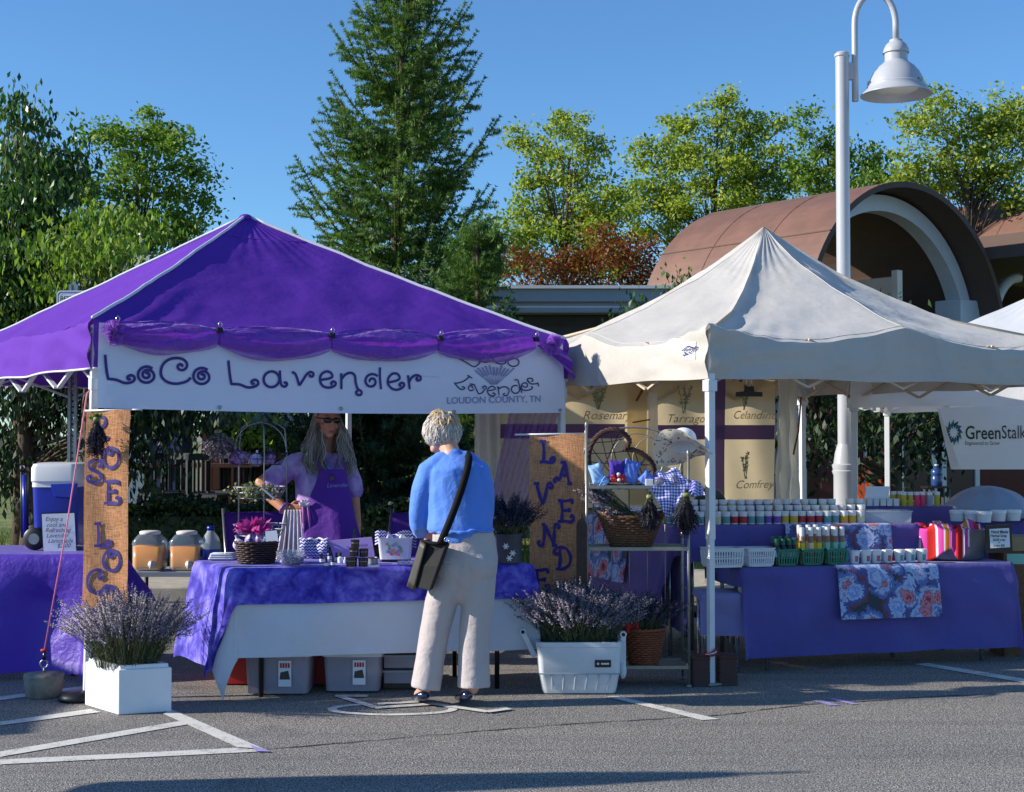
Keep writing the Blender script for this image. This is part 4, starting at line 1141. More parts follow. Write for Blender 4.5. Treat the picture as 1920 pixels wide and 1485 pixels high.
herb(1119, 768, 46, 15, "Rosemary", 1092, 786, bushy=True, seed=1)
herb(1281, 775, 52, 13, "Tarragon", 1250, 792, seed=2); herb(1396, 768, 40, 10, "Celandine", 1372, 785, red=True, seed=3); herb(1398, 898, 56, 12, "Comfrey", 1378, 916, seed=4)
cu1 = thing("tent_curtain", "white gathered side curtain at the rear right leg of the white tent", "curtain", kp0 + ku * 2.9)
b = MB(); b.grid(lambda u, v: back(1449 + 40 * u, 952 + (640 - 952) * v, .035 + .03 * math.sin(u * 15 + v * 1.5) + .012 * math.sin(v * 21 + u * 6)), 26, 40); b.build("cloth", MATS["curtain_white"], cu1)
b = MB(); b.tube([back(1489, 745, .09), back(1482, 810, .1), back(1474, 838, .1), back(1471, 852, .1)], .008, 6); b.build("tie_tape", MATS["strap_brown"], cu1)
cu2 = thing("tent_curtain", "pale side curtain hanging behind the customer at the left rear of the white tent", "curtain", kp0 + ku * -.05)
b = MB(); b.grid(lambda u, v: back(884 + 52 * u, 1080 + (640 - 1080) * v, .05 + .03 * math.sin(u * 17 + v)), 26, 24); b.build("cloth", MATS["curtain_white"], cu2)
cu3 = thing("tent_curtain", "narrow sunlit white curtain strip between two herb print panels", "curtain", kp0 + ku * 1.4)
b = MB(); b.grid(lambda u, v: back(1211 + 21 * u, 946 + (736 - 946) * v, .034 + .012 * math.sin(u * 9 + v * 2)), 10, 30); b.build("cloth", MATS["curtain_white"], cu3)
b = MB(); fr = P(1405, 738, 9.6); bc = thing("bulldog_clip", "large black bulldog clip under the front eave of the white tent", "clip", fr)
b.prism([(-.09, 0, -.02), (.09, 0, -.02), (.09, 0, .01), (.035, 0, .015), (.03, 0, .05), (-.03, 0, .05), (-.035, 0, .015), (-.09, 0, .01)], (0, .03, 0)); b.build("jaw", MATS["black_plastic"], bc, smooth=False, world=False)
b = MB(); b.tube([(-.02, .01, .05), (-.015, .01, .1), (.015, .01, .1), (.02, .01, .05)], .004, 6); b.build("handle", MATS["chrome"], bc, world=False)

# ---- company banner on the far tent
fn = V(math.sin(math.radians(-14)), -math.cos(math.radians(-14)), 0); fp = P(1760, 800, 11.35)
def fb(px, py, off=0.0):
    p = onplane(px, py, fp, fn); u = (p - fp).dot(V(-fn.y, fn.x, 0)); return p + fn * (.015 * math.sin(u * 4) + off)
fb.n = -fn
gb = thing("banner", "white banner lettered GreenStalk hanging below the far tent valance", "banner", P(1850, 880, 11.35))
q = MB()
def fbg(u, v):
    xl = 1757 + (1783 - 1757) * v; return fb(xl + (2060 - xl) * u, 765 + (880 - 765) * v - 8 * u * (1 - v), .0)
q.grid(fbg, 30, 12, flip=True); q.build("cloth", MATS["bright_canopy"], gb)
q = MB(); q.quad(fb(1757, 765, .004), fb(1760, 768, .06), fb(1797, 873, .08), fb(1783, 880, .004)); q.build("folded_edge", MATS["bright_canopy"], gb, smooth=False)
mat("ink_green_bright", (46, 122, 56), .6); mat("ink_blue_bright", (36, 72, 140), .6); mat("ink_dark_green", (34, 66, 52), .6)
for mname, ofs in (("ink_green_bright", 0), ("ink_blue_bright", 1)):
    q = MB()
    for k in range(6):
        a = 2 * PI * (k * 2 + ofs) / 12 + .1; da = .45
        cx_, cy_ = 1788, 811
        pts = [(cx_ + 6 * math.cos(a), cy_ + 7.5 * math.sin(a)), (cx_ + 12 * math.cos(a - .3 + da * .2), cy_ + 16 * math.sin(a - .3 + da * .2)), (cx_ + 17.5 * math.cos(a + da), cy_ + 25 * math.sin(a + da)), (cx_ + 13 * math.cos(a + .45), cy_ + 17 * math.sin(a + .45))]
        q.poly([fb(x, y, .008) for x, y in pts])
    q.build("logo_petals", MATS[mname], gb, smooth=False)
fu = (fb(1900, 815) - fb(1810, 815)).normalized()
text_mesh("lettering", "Green", MATS["ink_dark_green"], gb, fb(1809, 823, .009), fu, V(0, 0, 1), .15, sx=.71, bold=.002)
text_mesh("lettering", "Stalk", MATS["ink_black"], gb, fb(1877, 822, .009), fu, V(0, 0, 1), .15, sx=.64)
text_mesh("slogan_lettering", "Engineered to Grow", MATS["ink_black"], gb, fb(1809, 834, .009), fu, V(0, 0, 1), .044, sx=.72)
# ------------------------------------------------------------------ purple stall: tables, cloths, goods
def drape(name, label, cat, O, ex, ey, W, Dp, z, df, dr, db, dl, m, out0=.012, amp=.02, fold=17.0, seed=1, step=.028, group=None, flare=.07, zmin=.015, thick=0, kind_of=None, parent=None):
    """cloth over a table top: O = front left corner (z ignored), ex along the front, ey to the back"""
    ex, ey = Vector(ex), Vector(ey); O = Vector((O[0], O[1], 0))
    na, nb = int((W + dl + dr) / step), int((Dp + df + db) / step)
    def f(u, v):
        a = -dl + (W + dl + dr) * u; b = -df + (Dp + df + db) * v
        da = a if a < 0 else (a - W if a > W else 0); d_b = b if b < 0 else (b - Dp if b > Dp else 0)
        ca, cb = min(max(a, 0), W), min(max(b, 0), Dp)
        base = O + ex * ca + ey * cb
        r = math.hypot(da, d_b)
        if r < 1e-6:
            return V(base.x, base.y, z + .002 * noise.noise(Vector((a * 6, b * 6, seed))))
        d = (ex * da + ey * d_b) / r; d.normalize()
        s = (ca + cb * 1.3) * fold + math.atan2(d_b, da) * 2.6
        w = math.sin(s + 1.1 * math.sin(s * .37 + seed) + seed) * .6 + .7 * noise.noise(Vector((s * .16, r * 1.5, seed)))
        both = min(1, min(abs(da), abs(d_b)) / .12); sw_ = noise.noise(Vector((ca * 2.6 + r * 1.2, cb * 2.6, r * 3.2 + seed))) + .5 * noise.noise(Vector((ca * 6 - r * 4, cb * 6, r * 5 + seed)))
        o = out0 * min(1, r / .03) + flare * r * (1 + .8 * both) + amp * w * min(1, r / .3) * (1 + both) + .028 * sw_ * min(1, r / .12)
        zz = z - r * .985 if r > .03 else z - r * r / .03 * .985
        if zz < zmin: o += (zmin - zz) * .8; zz = zmin + .006 * (1 + w)
        p = base + d * o
        return V(p.x, p.y, zz)
    b = MB(); b.grid(f, na, nb)
    o = b.build(name, m, parent, thick=thick)
    if parent is None: tag(o, label, cat, group)
    return o
def folding_table(label, O, ex, ey, W, Dp, z, legm, group=None, name="folding_table", legs=True, topm=None):
    ex, ey = Vector(ex), Vector(ey); O = Vector((O[0], O[1], 0)); c = O + ex * W / 2 + ey * Dp / 2
    t = thing(name, label, "table", c, group)
    up = V(0, 0, z - .022)
    q = MB(); q.hexa([O + up - V(0, 0, .018), O + ex * W + up - V(0, 0, .018), O + ex * W + ey * Dp + up - V(0, 0, .018), O + ey * Dp + up - V(0, 0, .018)], [O + up + V(0, 0, .014), O + ex * W + up + V(0, 0, .014), O + ex * W + ey * Dp + up + V(0, 0, .014), O + ey * Dp + up + V(0, 0, .014)])
    q.build("tabletop", topm or MATS["white_paint"], t, smooth=False)
    for fx in (.1, .9):
        for fy in (.1, .9):
            q = MB(); p = O + ex * W * fx + ey * Dp * fy; q.tube([V(p.x, p.y, .0), V(p.x, p.y, z - .04)], .0145, 8); q.build("leg", legm, t)
    return t
def tiedye(name, a, b_, c, sc=9, trans=.1):
    n = NT(name); v = n.noise(sc, 4, .6, .35)
    col = n.ramp(v.outputs[0], [(.36, C(*a)), (.5, C(*b_)), (.66, C(*c))])
    n.link(col, n.b.inputs["Base Color"]); n.b.inputs["Roughness"].default_value = .8; n.b.inputs["Sheen Weight"].default_value = .15; n.b.inputs["Specular IOR Level"].default_value = .2
    w1 = n.noise(11, 4, .6, .8); n.bump(n.math('ADD', w1.outputs[0], n.math('MULTIPLY', n.noise(500, 2, .5).outputs[0], .05)), .18, .03)
    if trans: n.translucent(trans, col)
    MATS[name] = n.mat
tiedye("tiedye_blue", (52, 42, 150), (92, 82, 198), (140, 134, 228)); tiedye("tiedye_lilac", (112, 92, 176), (158, 142, 204), (206, 196, 226), 7, .15)
cloth_mat("under_white", (206, 210, 218), trans=.03, wr=.3, ws=5, weave=600); cloth_mat("sheer_purple", (92, 54, 196), rough=.4, trans=.3, wr=.5, ws=6, weave=700, spec=.5)
cloth_mat("cloth_purple", (94, 86, 158), trans=.08, wr=.75, ws=2.6, var=.1); cloth_mat("cloth_mauve", (112, 88, 150), trans=.12, wr=.3, ws=4); cloth_mat("cloth_lilac", (150, 144, 196), trans=.15, wr=.35, ws=5)
def burlap(name, col):
    n = NT(name); x, y, z = n.sep()
    h = n.new("ShaderNodeMath", operation='ADD'); 
    wz = n.math('SINE', n.math('MULTIPLY', z, 900.0)); wx = n.math('SINE', n.math('MULTIPLY', n.math('ADD', x, n.math('MULTIPLY', y, .6)), 900.0))
    wv = n.math('MULTIPLY', n.math('ADD', wz, wx), .25)
    sl = n.new("ShaderNodeMapping"); sl.inputs["Scale"].default_value = (22, 22, 240); n.link(n.co(), sl.inputs[0])
    sl2 = n.new("ShaderNodeMapping"); sl2.inputs["Scale"].default_value = (240, 200, 16); n.link(n.co(), sl2.inputs[0])
    f = n.math('ADD', n.math('MULTIPLY', n.noise(1, 3, .6, vec=sl.outputs[0]).outputs[0], .55), n.math('MULTIPLY', n.noise(1, 3, .6, vec=sl2.outputs[0]).outputs[0], .5))
    c1 = n.ramp(f, [(.36, C(*[int(c * .62) for c in col])), (.52, C(*col)), (.68, C(*[min(255, int(c * 1.18)) for c in col]))])
    n.link(c1, n.b.inputs["Base Color"]); n.b.inputs["Roughness"].default_value = .95; n.b.inputs["Specular IOR Level"].default_value = .1
    n.bump(n.math('ADD', f, n.math('MULTIPLY', wv, .2)), .6, .006); n.translucent(.12, c1); MATS[name] = n.mat
burlap("burlap", (204, 148, 106))
mat("wicker_dark", (58, 34, 28), .55, var=.5, vs=40); mat("wicker_brown", (112, 78, 50), .7, var=.45, vs=45); mat("wicker_red", (136, 74, 40), .6, var=.35, vs=30); mat("twig_brown", (66, 38, 30), .7, var=.4, vs=50)
mat("foam_white", (226, 230, 234), .7, bump=.25, bs=160, bd=.004, var=.05, vs=5); mat("cooler_white", (214, 220, 224), .4, var=.06, vs=5); mat("cooler_blue", (20, 44, 158), .28, spec=.6, var=.05)
mat("clear_bin", (168, 164, 178), .3, spec=.5, var=.12, vs=3, sheer=.25); mat("red_plastic", (176, 34, 30), .45); mat("tin_white", (222, 222, 222), .3, spec=.6)
mat("juice", (250, 160, 8), .25, col2=(240, 176, 34), c2s=3); mat("jug_blue", (186, 216, 246), .12, spec=.6, sheer=.8); mat("clear_plastic", (210, 222, 230), .12, spec=.6, sheer=.55)
mat("jar_dark", (30, 18, 22), .2, spec=.6); mat("bottle_black", (18, 16, 20), .25, spec=.6); mat("bottle_brown", (74, 34, 20), .2, spec=.6); mat("card_lilac", (172, 148, 206), .7); mat("paper", (226, 228, 232), .8)
mat("crystal", (225, 228, 238), .05, transmission=.85, spec=.8); mat("pink_tissue", (196, 60, 150), .5, trans=.3); mat("bag_lilac", (176, 164, 222), .6, col2=(228, 226, 238), c2s=30); mat("bag_navy", (44, 44, 120), .6, col2=(190, 196, 226), c2s=34, c2=(.5, .56)); mat("bag_plum", (84, 34, 92), .35, col2=(160, 130, 190), c2s=22); mat("dried_green", (150, 152, 100), .85, col2=(96, 106, 62), c2s=40); mat("bottle_label", (206, 210, 226), .7)
mat("lav_stem", (92, 98, 66), .85, col2=(70, 78, 48), c2s=14); mat("pot_grey", (70, 72, 82), .55, var=.3, vs=8)
def lavmat(name, cols):
    n = NT(name); ge = n.new("ShaderNodeNewGeometry")
    c = n.ramp(ge.outputs["Random Per Island"], [(i / (len(cols) - 1), C(*q)) for i, q in enumerate(cols)])
    n.link(c, n.b.inputs["Base Color"]); n.b.inputs["Roughness"].default_value = .9; n.b.inputs["Specular IOR Level"].default_value = .1; n.translucent(.2, c); MATS[name] = n.mat
lavmat("lav_flower", [(84, 76, 98), (132, 122, 146), (180, 172, 180), (112, 104, 112)]); lavmat("lav_dark", [(44, 42, 62), (70, 66, 92), (92, 86, 106)])
def zigzag(name, a, b_):
    n = NT(name); x, y, z = n.sep()
    tri = n.math('PINGPONG', n.math('ADD', x, n.math('MULTIPLY', y, .5)), .011)
    f = n.math('FRACT', n.math('MULTIPLY', n.math('ADD', z, tri), 55.0))
    n.link(n.ramp(f, [(.0, C(*a)), (.55, C(*b_))], 'CONSTANT'), n.b.inputs["Base Color"]); n.b.inputs["Roughness"].default_value = .8; MATS[name] = n.mat
zigzag("zigzag_navy", (38, 38, 120), (206, 206, 232))
def gingham(name, a, b_, k=110.0):
    n = NT(name); x, y, z = n.sep()
    s1 = n.math('GREATER_THAN', n.math('SINE', n.math('MULTIPLY', n.math('ADD', x, n.math('MULTIPLY', y, .4)), k * PI)), 0.0); s2 = n.math('GREATER_THAN', n.math('SINE', n.math('MULTIPLY', n.math('ADD', z, n.math('MULTIPLY', y, .5)), k * PI)), 0.0)
    n.link(n.ramp(n.math('MULTIPLY', n.math('ADD', s1, s2), .5), [(0, C(*a)), (.25, C(*[(p + q) // 2 for p, q in zip(a, b_)])), (.75, C(*b_))], 'CONSTANT'), n.b.inputs["Base Color"]); n.b.inputs["Roughness"].default_value = .85; MATS[name] = n.mat
gingham("gingham_blue", (232, 234, 244), (60, 62, 170))

TZ = .74
t0, t1, t2 = G(441, 1066, TZ), G(996, 1056, TZ), G(366, 1050, TZ)
tex = V(t1.x - t0.x, t1.y - t0.y, 0); TW = tex.length; tex.normalize()
tey = V(t2.x - t0.x, t2.y - t0.y, 0); TD = tey.length; tey.normalize()
TD = .62
folding_table("folding table under the blue tie dye cloth where the customer stands", t0, tex, tey, TW, TD, TZ - .012, MATS["dark_iron"])
drape("tablecloth", "white undercloth hanging below the blue tie dye cloth on the front table", "tablecloth", t0, tex, tey, TW, TD, TZ - .006, .5, .12, .3, .55, MATS["under_white"], .01, .014, 7, 3, flare=.085)
drape("tablecloth", "blue violet tie dye cloth spread over the front table", "tablecloth", t0, tex, tey, TW, TD, TZ, .205, .1, .2, .58, MATS["tiedye_blue"], .024, .014, 7, 3, flare=.115)
def onT(px, py): return G(px, py, TZ + .004)

# ---- curly capitals for the burlap banners
GL = {
 'L': [[(.28, .98), (.33, .5), (.3, .06)], [(.12, .98), (.46, .98)], [(.1, .04), (.4, .04), (.78, .02), (.92, .14), (.82, .26), (.7, .18), (.76, .1)]],
 'O': [spiral(.5, .5, .46, .42, 100, 460, 1.0, 30), spiral(.42, .78, .2, .06, 60, -300, 1.0, 16)],
 'S': [[(.86, .8), (.74, .95), (.45, .98), (.22, .84), (.26, .64), (.5, .52), (.76, .38), (.8, .16), (.55, .02), (.24, .06), (.14, .22), (.28, .32), (.36, .2)], [(.86, .8), (.76, .7), (.7, .8)]],
 'E': [[(.3, .96), (.33, .5), (.3, .04)], [(.1, .97), (.5, .95), (.86, .98), (.88, .8)], [(.32, .52), (.68, .54), (.72, .64)], [(.72, .54), (.72, .44)], [(.08, .03), (.5, .04), (.84, .02), (.96, .16), (.86, .3), (.76, .2)]],
 'A': [[(.12, .06), (.02, .2), (.14, .3), (.3, .2), (.42, .5), (.62, .98)], [(.36, .98), (.66, .98)], [(.62, .98), (.72, .5), (.84, .04)], [(.72, .03), (1.0, .03)], [(.3, .42), (.76, .4)]],
 'V': [[(.0, .96), (.32, .96)], [(.16, .96), (.34, .4), (.5, .02)], [(.5, .02), (.66, .5), (.76, .9), (.92, .98), (1.02, .84), (.9, .74), (.84, .84)]],
 'N': [[(.3, .96), (.28, .4), (.2, .06), (.04, .02), (-.04, .16), (.08, .24)], [(.14, .97), (.34, .96)], [(.32, .94), (.56, .5), (.8, .04)], [(.68, .03), (.98, .03)], [(.8, .06), (.82, .6), (.86, .92), (1.0, .98), (1.1, .86), (.98, .78)]],
 'D': [[(.34, .9), (.36, .5), (.3, .06)], [(.12, .04), (.5, .02), (.86, .24), (.92, .6), (.7, .92), (.36, .99), (.08, .9), (.04, .72), (.18, .66), (.24, .78)]],
 'C': [[(.84, .72), (.7, .6), (.62, .74), (.76, .9), (.5, .99), (.2, .84), (.06, .5), (.2, .14), (.5, .02), (.8, .1), (.92, .28)]],
 'R': [[(.3, .94), (.32, .5), (.28, .05)], [(.12, .04), (.44, .04)], [(.1, .8), (.2, .96), (.5, .99), (.8, .86), (.78, .62), (.5, .5), (.34, .5)], [(.5, .5), (.68, .2), (.86, .02), (1.0, .12)]]}
def burlap_letters(parent, letters, f, size_px, lw, m):
    for ch, px, py in letters:
        b = MB()
        for s_ in GL[ch]:
            pts = smooth_pts(s_, 5) if len(s_) < 16 else s_
            b.ribbon([f(px + (x - .5) * size_px * .82, py - (y - .5) * size_px, .006) for x, y in pts], -f.n, [lw * (.75 + .4 * abs(math.sin(i * .35 + px))) for i in range(len(pts))])
        b.build("painted_letter", m, parent, smooth=False)

r0, r1 = P(160, 767, 7.965), P(243, 767, 7.905)
rn = V((r1 - r0).y, -(r1 - r0).x, 0).normalized()
def rose(px, py, off=0.0):
    p = onplane(px, py, r0, rn); u = (p - r0).dot(V(-rn.y, rn.x, 0))
    return p + rn * (.006 * math.sin(p.z * 6) + .008 * math.sin(u * 20 + p.z * 2) + off)
rose.n = -rn
ro = thing("burlap_banner", "sunlit burlap banner with purple letters ROSE LOCO on the left tent leg", "banner", r0 + V(0, 0, -1))
b = MB(); b.grid(lambda u, v: rose(158 + 4 * (1 - v) + (243 - 160) * u + (-5 + 3 * math.sin(v * 9)) * v * 0 - 3 * v, 768 + 372 * v), 20, 60, flip=True); b.build("cloth", MATS["burlap"], ro)
b = MB(); a_, b_ = rose(158, 770, -.006), rose(246, 768, -.006); b.tube([a_, b_], .006, 6); b.tube([b_, b_ + V(.06, 0, 0)], .004, 6); b.build("hanging_rod", MATS["leg_white"], ro)
burlap_letters(ro, [('R', 186, 802), ('O', 210, 858), ('S', 179, 884), ('E', 210, 923), ('L', 191, 1003), ('O', 209, 1051), ('C', 181, 1090), ('O', 205, 1118)], rose, 44, .019, MATS["ink_purple"])
l0, l1 = P(993, 813, 8.78), P(1097, 813, 8.72)
ln_ = V((l1 - l0).y, -(l1 - l0).x, 0).normalized()
def lavb(px, py, off=0.0):
    p = onplane(px, py, l0, ln_); u = (p - l0).dot(V(-ln_.y, ln_.x, 0))
    return p + ln_ * (.006 * math.sin(p.z * 5 + 1) + .006 * math.sin(u * 18 + p.z * 2) + off)
lavb.n = -ln_
lo_ = thing("burlap_banner", "shaded burlap banner with purple letters LAVENDER beside the metal rack", "banner", l0 + V(0, 0, -1))
b = MB(); b.grid(lambda u, v: lavb(993 + 105 * u, 813 + 330 * v), 24, 60, flip=True); b.build("cloth", MATS["burlap"], lo_)
b = MB(); b.tube([lavb(966, 815, -.006), lavb(1100, 813, -.006)], .006, 6); b.build("hanging_rod", MATS["leg_white"], lo_)
burlap_letters(lo_, [('L', 1026, 847), ('A', 1056, 887), ('V', 1018, 926), ('E', 1060, 958), ('N', 1028, 1003), ('D', 1055, 1047), ('E', 1014, 1088), ('R', 1058, 1120)], lavb, 42, .019, MATS["ink_purple"])

# ---- dried lavender plants and bunches
def lavender(name, label, c, rx, ry, h, n, seed, fm="lav_flower", group=None, spread=.9, upside=False, cat="plant", spike=.09, fs=.0075, wild=.05, lower=True, tie=None):
    """tufted stems with whorled flower spikes; upside = a hanging bunch tied at the top"""
    rs = np.random.RandomState(seed); c = Vector(c)
    t = thing(name, label, cat, c, group)
    sb = []; fl = []
    sg = -1 if upside else 1
    for i in range(n):
        a = rs.uniform(0, 2 * PI); q = rs.uniform(0, 1) ** .5
        b0 = np.array([c.x + rx * .62 * q * math.cos(a), c.y + ry * .62 * q * math.sin(a), c.z])
        if upside: b0 = np.array([c.x + rx * .12 * math.cos(a), c.y + ry * .12 * math.sin(a), c.z])
        H = h * rs.uniform(.62, 1.08) * (1 - .18 * q)
        lean = np.array([math.cos(a) * rx, math.sin(a) * ry, 0]) * spread * q * rs.uniform(.5, 1.25) + np.append(rs.normal(0, wild, 2), 0)
        pts = [b0 + lean * (f ** 1.6) + np.array([0, 0, sg * H * f - sg * .12 * H * q * f * f]) for f in np.linspace(0, 1, 6)]
        w = .0017
        sd = rs.normal(size=3); sd[2] = 0; sd /= np.linalg.norm(sd); sd *= w
        for k in range(5): sb.append([pts[k] - sd, pts[k] + sd, pts[k + 1] + sd * .7, pts[k + 1] - sd * .7])
        if lower and not upside:
            for k in range(3):
                f = rs.uniform(.1, .5); p = pts[0] + (pts[3] - pts[0]) * f / .6; e = p + rs.normal(0, .02, 3) + np.array([0, 0, .05 * rs.uniform(.4, 1.2)])
                s2 = rs.normal(size=3) * .0028; sb.append([p, p + s2, e, e - s2 * .2])
        ax = pts[-1] - pts[-2]; ax /= np.linalg.norm(ax); L = spike * rs.uniform(.6, 1.3)
        tip = pts[-1]
        for k in range(9):
            f = k / 8.0
            if k in (1,) and rs.rand() < .6: continue
            pc = tip - ax * L * (1 - f) + ax * .01
            for j in range(3):
                u = rs.normal(size=3); u -= ax * u.dot(ax); u /= np.linalg.norm(u)
                s = fs * rs.uniform(.7, 1.35) * (1.1 - .5 * f)
                v = np.cross(ax, u)
                o = pc + u * s * .5
                fl.append([o - v * s * .5, o + u * s + ax * s * .5, o + v * s * .5, o + ax * s * 1.1])
    numpy_mesh("stems", np.array(sb).reshape(-1, 3), 4, MATS["lav_stem"], t)
    numpy_mesh("flower_spikes", np.array(fl).reshape(-1, 3), 4, MATS[fm], t)
    if tie:
        b = MB(); b.lathe([(rx * .2 + .006, -.012), (rx * .2 + .009, 0), (rx * .2 + .006, .012)], c + V(0, 0, -.03), 12); b.build("tie_string", MATS[tie], t)
    return t

# ---- foam box planter, weights
F0, F1, F2 = G(222, 1341), G(322, 1334.5), G(159, 1322)
fex = F1 - F0; fey = F2 - F0; fh = .262
fb_ = thing("foam_box", "white polystyrene box planter standing at the left tent leg", "planter", F0 + fex / 2 + fey / 2)
fx, fy = fex.normalized(), fey.normalized()
q = MB(); th_ = .03
ins = [F0 + fx * th_ + fy * th_, F1 - fx * th_ + fy * th_, F1 + fey - fx * th_ - fy * th_, F2 + fx * th_ - fy * th_]
out = [F0, F1, F1 + fey, F2]
up = V(0, 0, fh); dn = V(0, 0, fh - .05)
lip = [o.lerp(i, .4) for o, i in zip(out, ins)]
lo0 = [p + V(0, 0, .001) for p in out]
vs = lo0 + [p + V(0, 0, fh - .022) for p in out] + [p + V(0, 0, fh - .022) for p in lip] + [p + up for p in lip] + [p + up for p in ins] + [p + dn for p in ins]
fs = [(3, 2, 1, 0)]
for k in range(5):
    for i in range(4):
        j = (i + 1) % 4; fs.append((k * 4 + i, k * 4 + j, k * 4 + 4 + j, k * 4 + 4 + i))
q.add(vs, fs); q.build("body", MATS["foam_white"], fb_, smooth=False, bevel=.006)
q = MB(); q.poly([p + dn + V(0, 0, .004) for p in ins]); mat("soil", (54, 44, 36), .95, bump=.6, bs=60); q.build("soil", MATS["soil"], fb_, smooth=False)
fc = F0 + fex / 2 + fey / 2
lavender("lavender_plant", "bushy dried lavender growing in the white polystyrene box", fc + V(0, 0, fh - .03), .27, .27, .43, 620, 51, spread=.8, wild=.04)
wt = G(70, 1313); wt = wt + V(0, .11, 0)
cw = thing("concrete_weight", "round grey concrete weight with an eye bolt left of the tent leg", "weight", wt)
q = MB(); q.lathe([(.095, 0), (.1, .012), (.113, .12), (.11, .132), (.0, .138)], (0, 0, 0), 32); q.build("block", MATS["concrete"], cw, world=False)
q = MB(); q.tube([(0, 0, .13), (0, 0, .165)], .006, 8); q.tube([(.022 * math.cos(a), 0, .187 + .022 * math.sin(a)) for a in [2 * PI * k / 18 for k in range(19)]], .005, 7); q.build("eye_bolt", MATS["galv"], cw, world=False)
rp = thing("tie_rope", "thin pink rope running from the tent leg top down to the concrete weight", "rope", wt + V(0, 0, .25))
e0 = wt + V(0, 0, .21); e1 = P(163, 738, 8.02)
q = MB(); q.tube([e0 + V(0, 0, .05), e0.lerp(e1, .5) + V(.004, 0, -.02), e1, e1 + V(.02, .02, .03)], .0042, 6); q.build("cord", MATS["rope_pink"], rp)
q = MB(); q.tube([e0, e0 + V(.004, 0, .045)], .011, 8); q.build("hook", MATS["bottle_black"], rp)
q = MB(); q.tube([e0 + V(-.02, 0, .052), e0 + V(.02, 0, .058)], .008, 6); q.build("red_knot", MATS["red_cloth"], rp)
bw = G(140, 1318) + V(0, .08, 0)
o = MB(); o.lathe([(.11, 0), (.115, .02), (.1, .045), (.0, .055)], bw, 24, sx=1.0); tag(o.build("leg_weight", MATS["black_plastic"]), "flat black disc weight lying at the foot of the left tent leg", "weight")

# ---- left drinks table with blue cooler
LZ = .76; a0 = P(-190, 1037, 8.95); a0 = G(-190, 1039, LZ); a1 = G(168, 1039, LZ)
folding_table("folding table under the glossy purple cloth at the left edge", a0, (1, 0, 0), (0, 1, 0), a1.x - a0.x, .7, LZ - .01, MATS["dark_iron"])
drape("tablecloth", "glossy sheer purple cloth on the drinks table at the left edge", "tablecloth", a0, V(1, 0, 0), V(0, 1, 0), a1.x - a0.x, .7, LZ, .72, .35, .2, .2, MATS["sheer_purple"], .02, .09, 9, 6, flare=.16, zmin=.04)
DC = 9.2
cl_ = thing("drinks_cooler", "tall blue wheeled cooler with a white lid on the left table", "cooler", P(105, 1030, DC) * 1)
cxl, cxr = P(73, 1000, DC).x, P(160, 1000, DC).x; zb_, zt2 = LZ + .03, ZP(903, DC); ztl = ZP(868, DC)
def rrect(cx, cy, wx, wy, z, r=.05, n=5):
    pts = []
    for (sx, sy, a0_) in ((1, 1, 0), (-1, 1, 90), (-1, -1, 180), (1, -1, 270)):
        for k in range(n + 1):
            a = math.radians(a0_ + 90 * k / n); pts.append(V(cx + sx * (wx / 2 - r) + r * math.cos(a), cy + sy * (wy / 2 - r) + r * math.sin(a), z))
    return pts
def stack(rings, b=None, cap=True):
    b = b or MB(); n = len(rings[0]); vs = [p for r in rings for p in r]
    fs = [(i * n + j, i * n + (j + 1) % n, (i + 1) * n + (j + 1) % n, (i + 1) * n + j) for i in range(len(rings) - 1) for j in range(n)]
    if cap: fs += [tuple(range(n - 1, -1, -1)), tuple((len(rings) - 1) * n + j for j in range(n))]
    return b.add(vs, fs)
cm, wd = (cxl + cxr) / 2, cxr - cxl
b = stack([rrect(cm, DC, wd * .9, .3, zb_), rrect(cm, DC, wd * .94, .32, zb_ + .1), rrect(cm, DC, wd, .34, zt2 - .03)]); b.build("body", MATS["cooler_blue"], cl_, angle=40)
b = stack([rrect(cm, DC, wd * 1.01, .35, zt2 - .03), rrect(cm, DC, wd * 1.01, .35, zt2), rrect(cm, DC, wd * 1.04, .365, zt2 + .008), rrect(cm, DC, wd * 1.04, .365, ztl - .03), rrect(cm, DC, wd * .98, .34, ztl - .004), rrect(cm, DC, wd * .8, .26, ztl + .004)]); b.build("lid", MATS["tin_white"], cl_, angle=40)
b = MB(); b.prism([P(93, 908, DC - .19), P(145, 906, DC - .19), P(137, 935, DC - .19), P(102, 933, DC - .19)], (0, .03, 0)); b.build("grip_recess", MATS["cooler_blue"], cl_, smooth=False, bevel=.008)
b = MB()
for px in (42, 51): b.tube([P(px, 1008, DC - .05), P(px - 1, 880, DC - .05)], .011, 8)
b.tube([P(40, 884, DC - .05), P(41, 874, DC - .05), P(47, 872, DC - .05), P(52, 884, DC - .05)], .014, 8)
b.build("pull_handle", MATS["black_plastic"], cl_)
b = MB(); b.tube([P(47, 1005, DC - .05), P(46, 890, DC - .05)], .016, 8); b.build("handle_channel", MATS["cooler_blue"], cl_)
for dy in (-.17, .12):
    R = Matrix.Rotation(PI / 2, 3, 'X'); w = P(66, 1018, DC + dy); w.z = LZ + .075
    b = MB(); b.lathe([(.02, -.028), (.06, -.026), (.073, -.015), (.073, .015), (.06, .026), (.02, .028)], w, 24, R=R); wh = b.build("wheel", MATS["black_plastic"], cl_, angle=40)
    b = MB(); b.lathe([(.0, -.03), (.035, -.03), (.035, .03), (.0, .03)], w, 16, R=R); b.build("hub", MATS["galv"], wh, angle=40)
ms = thing("menu_sign", "handwritten white menu board leaning on the blue cooler", "sign", P(112, 1036, 9.0))
mp0, mn = P(80, 1036, 8.98), V(.08, -1, .12).normalized()
def mo(px, py, off=0.0): return onplane(px, py, mp0, mn) + mn * off
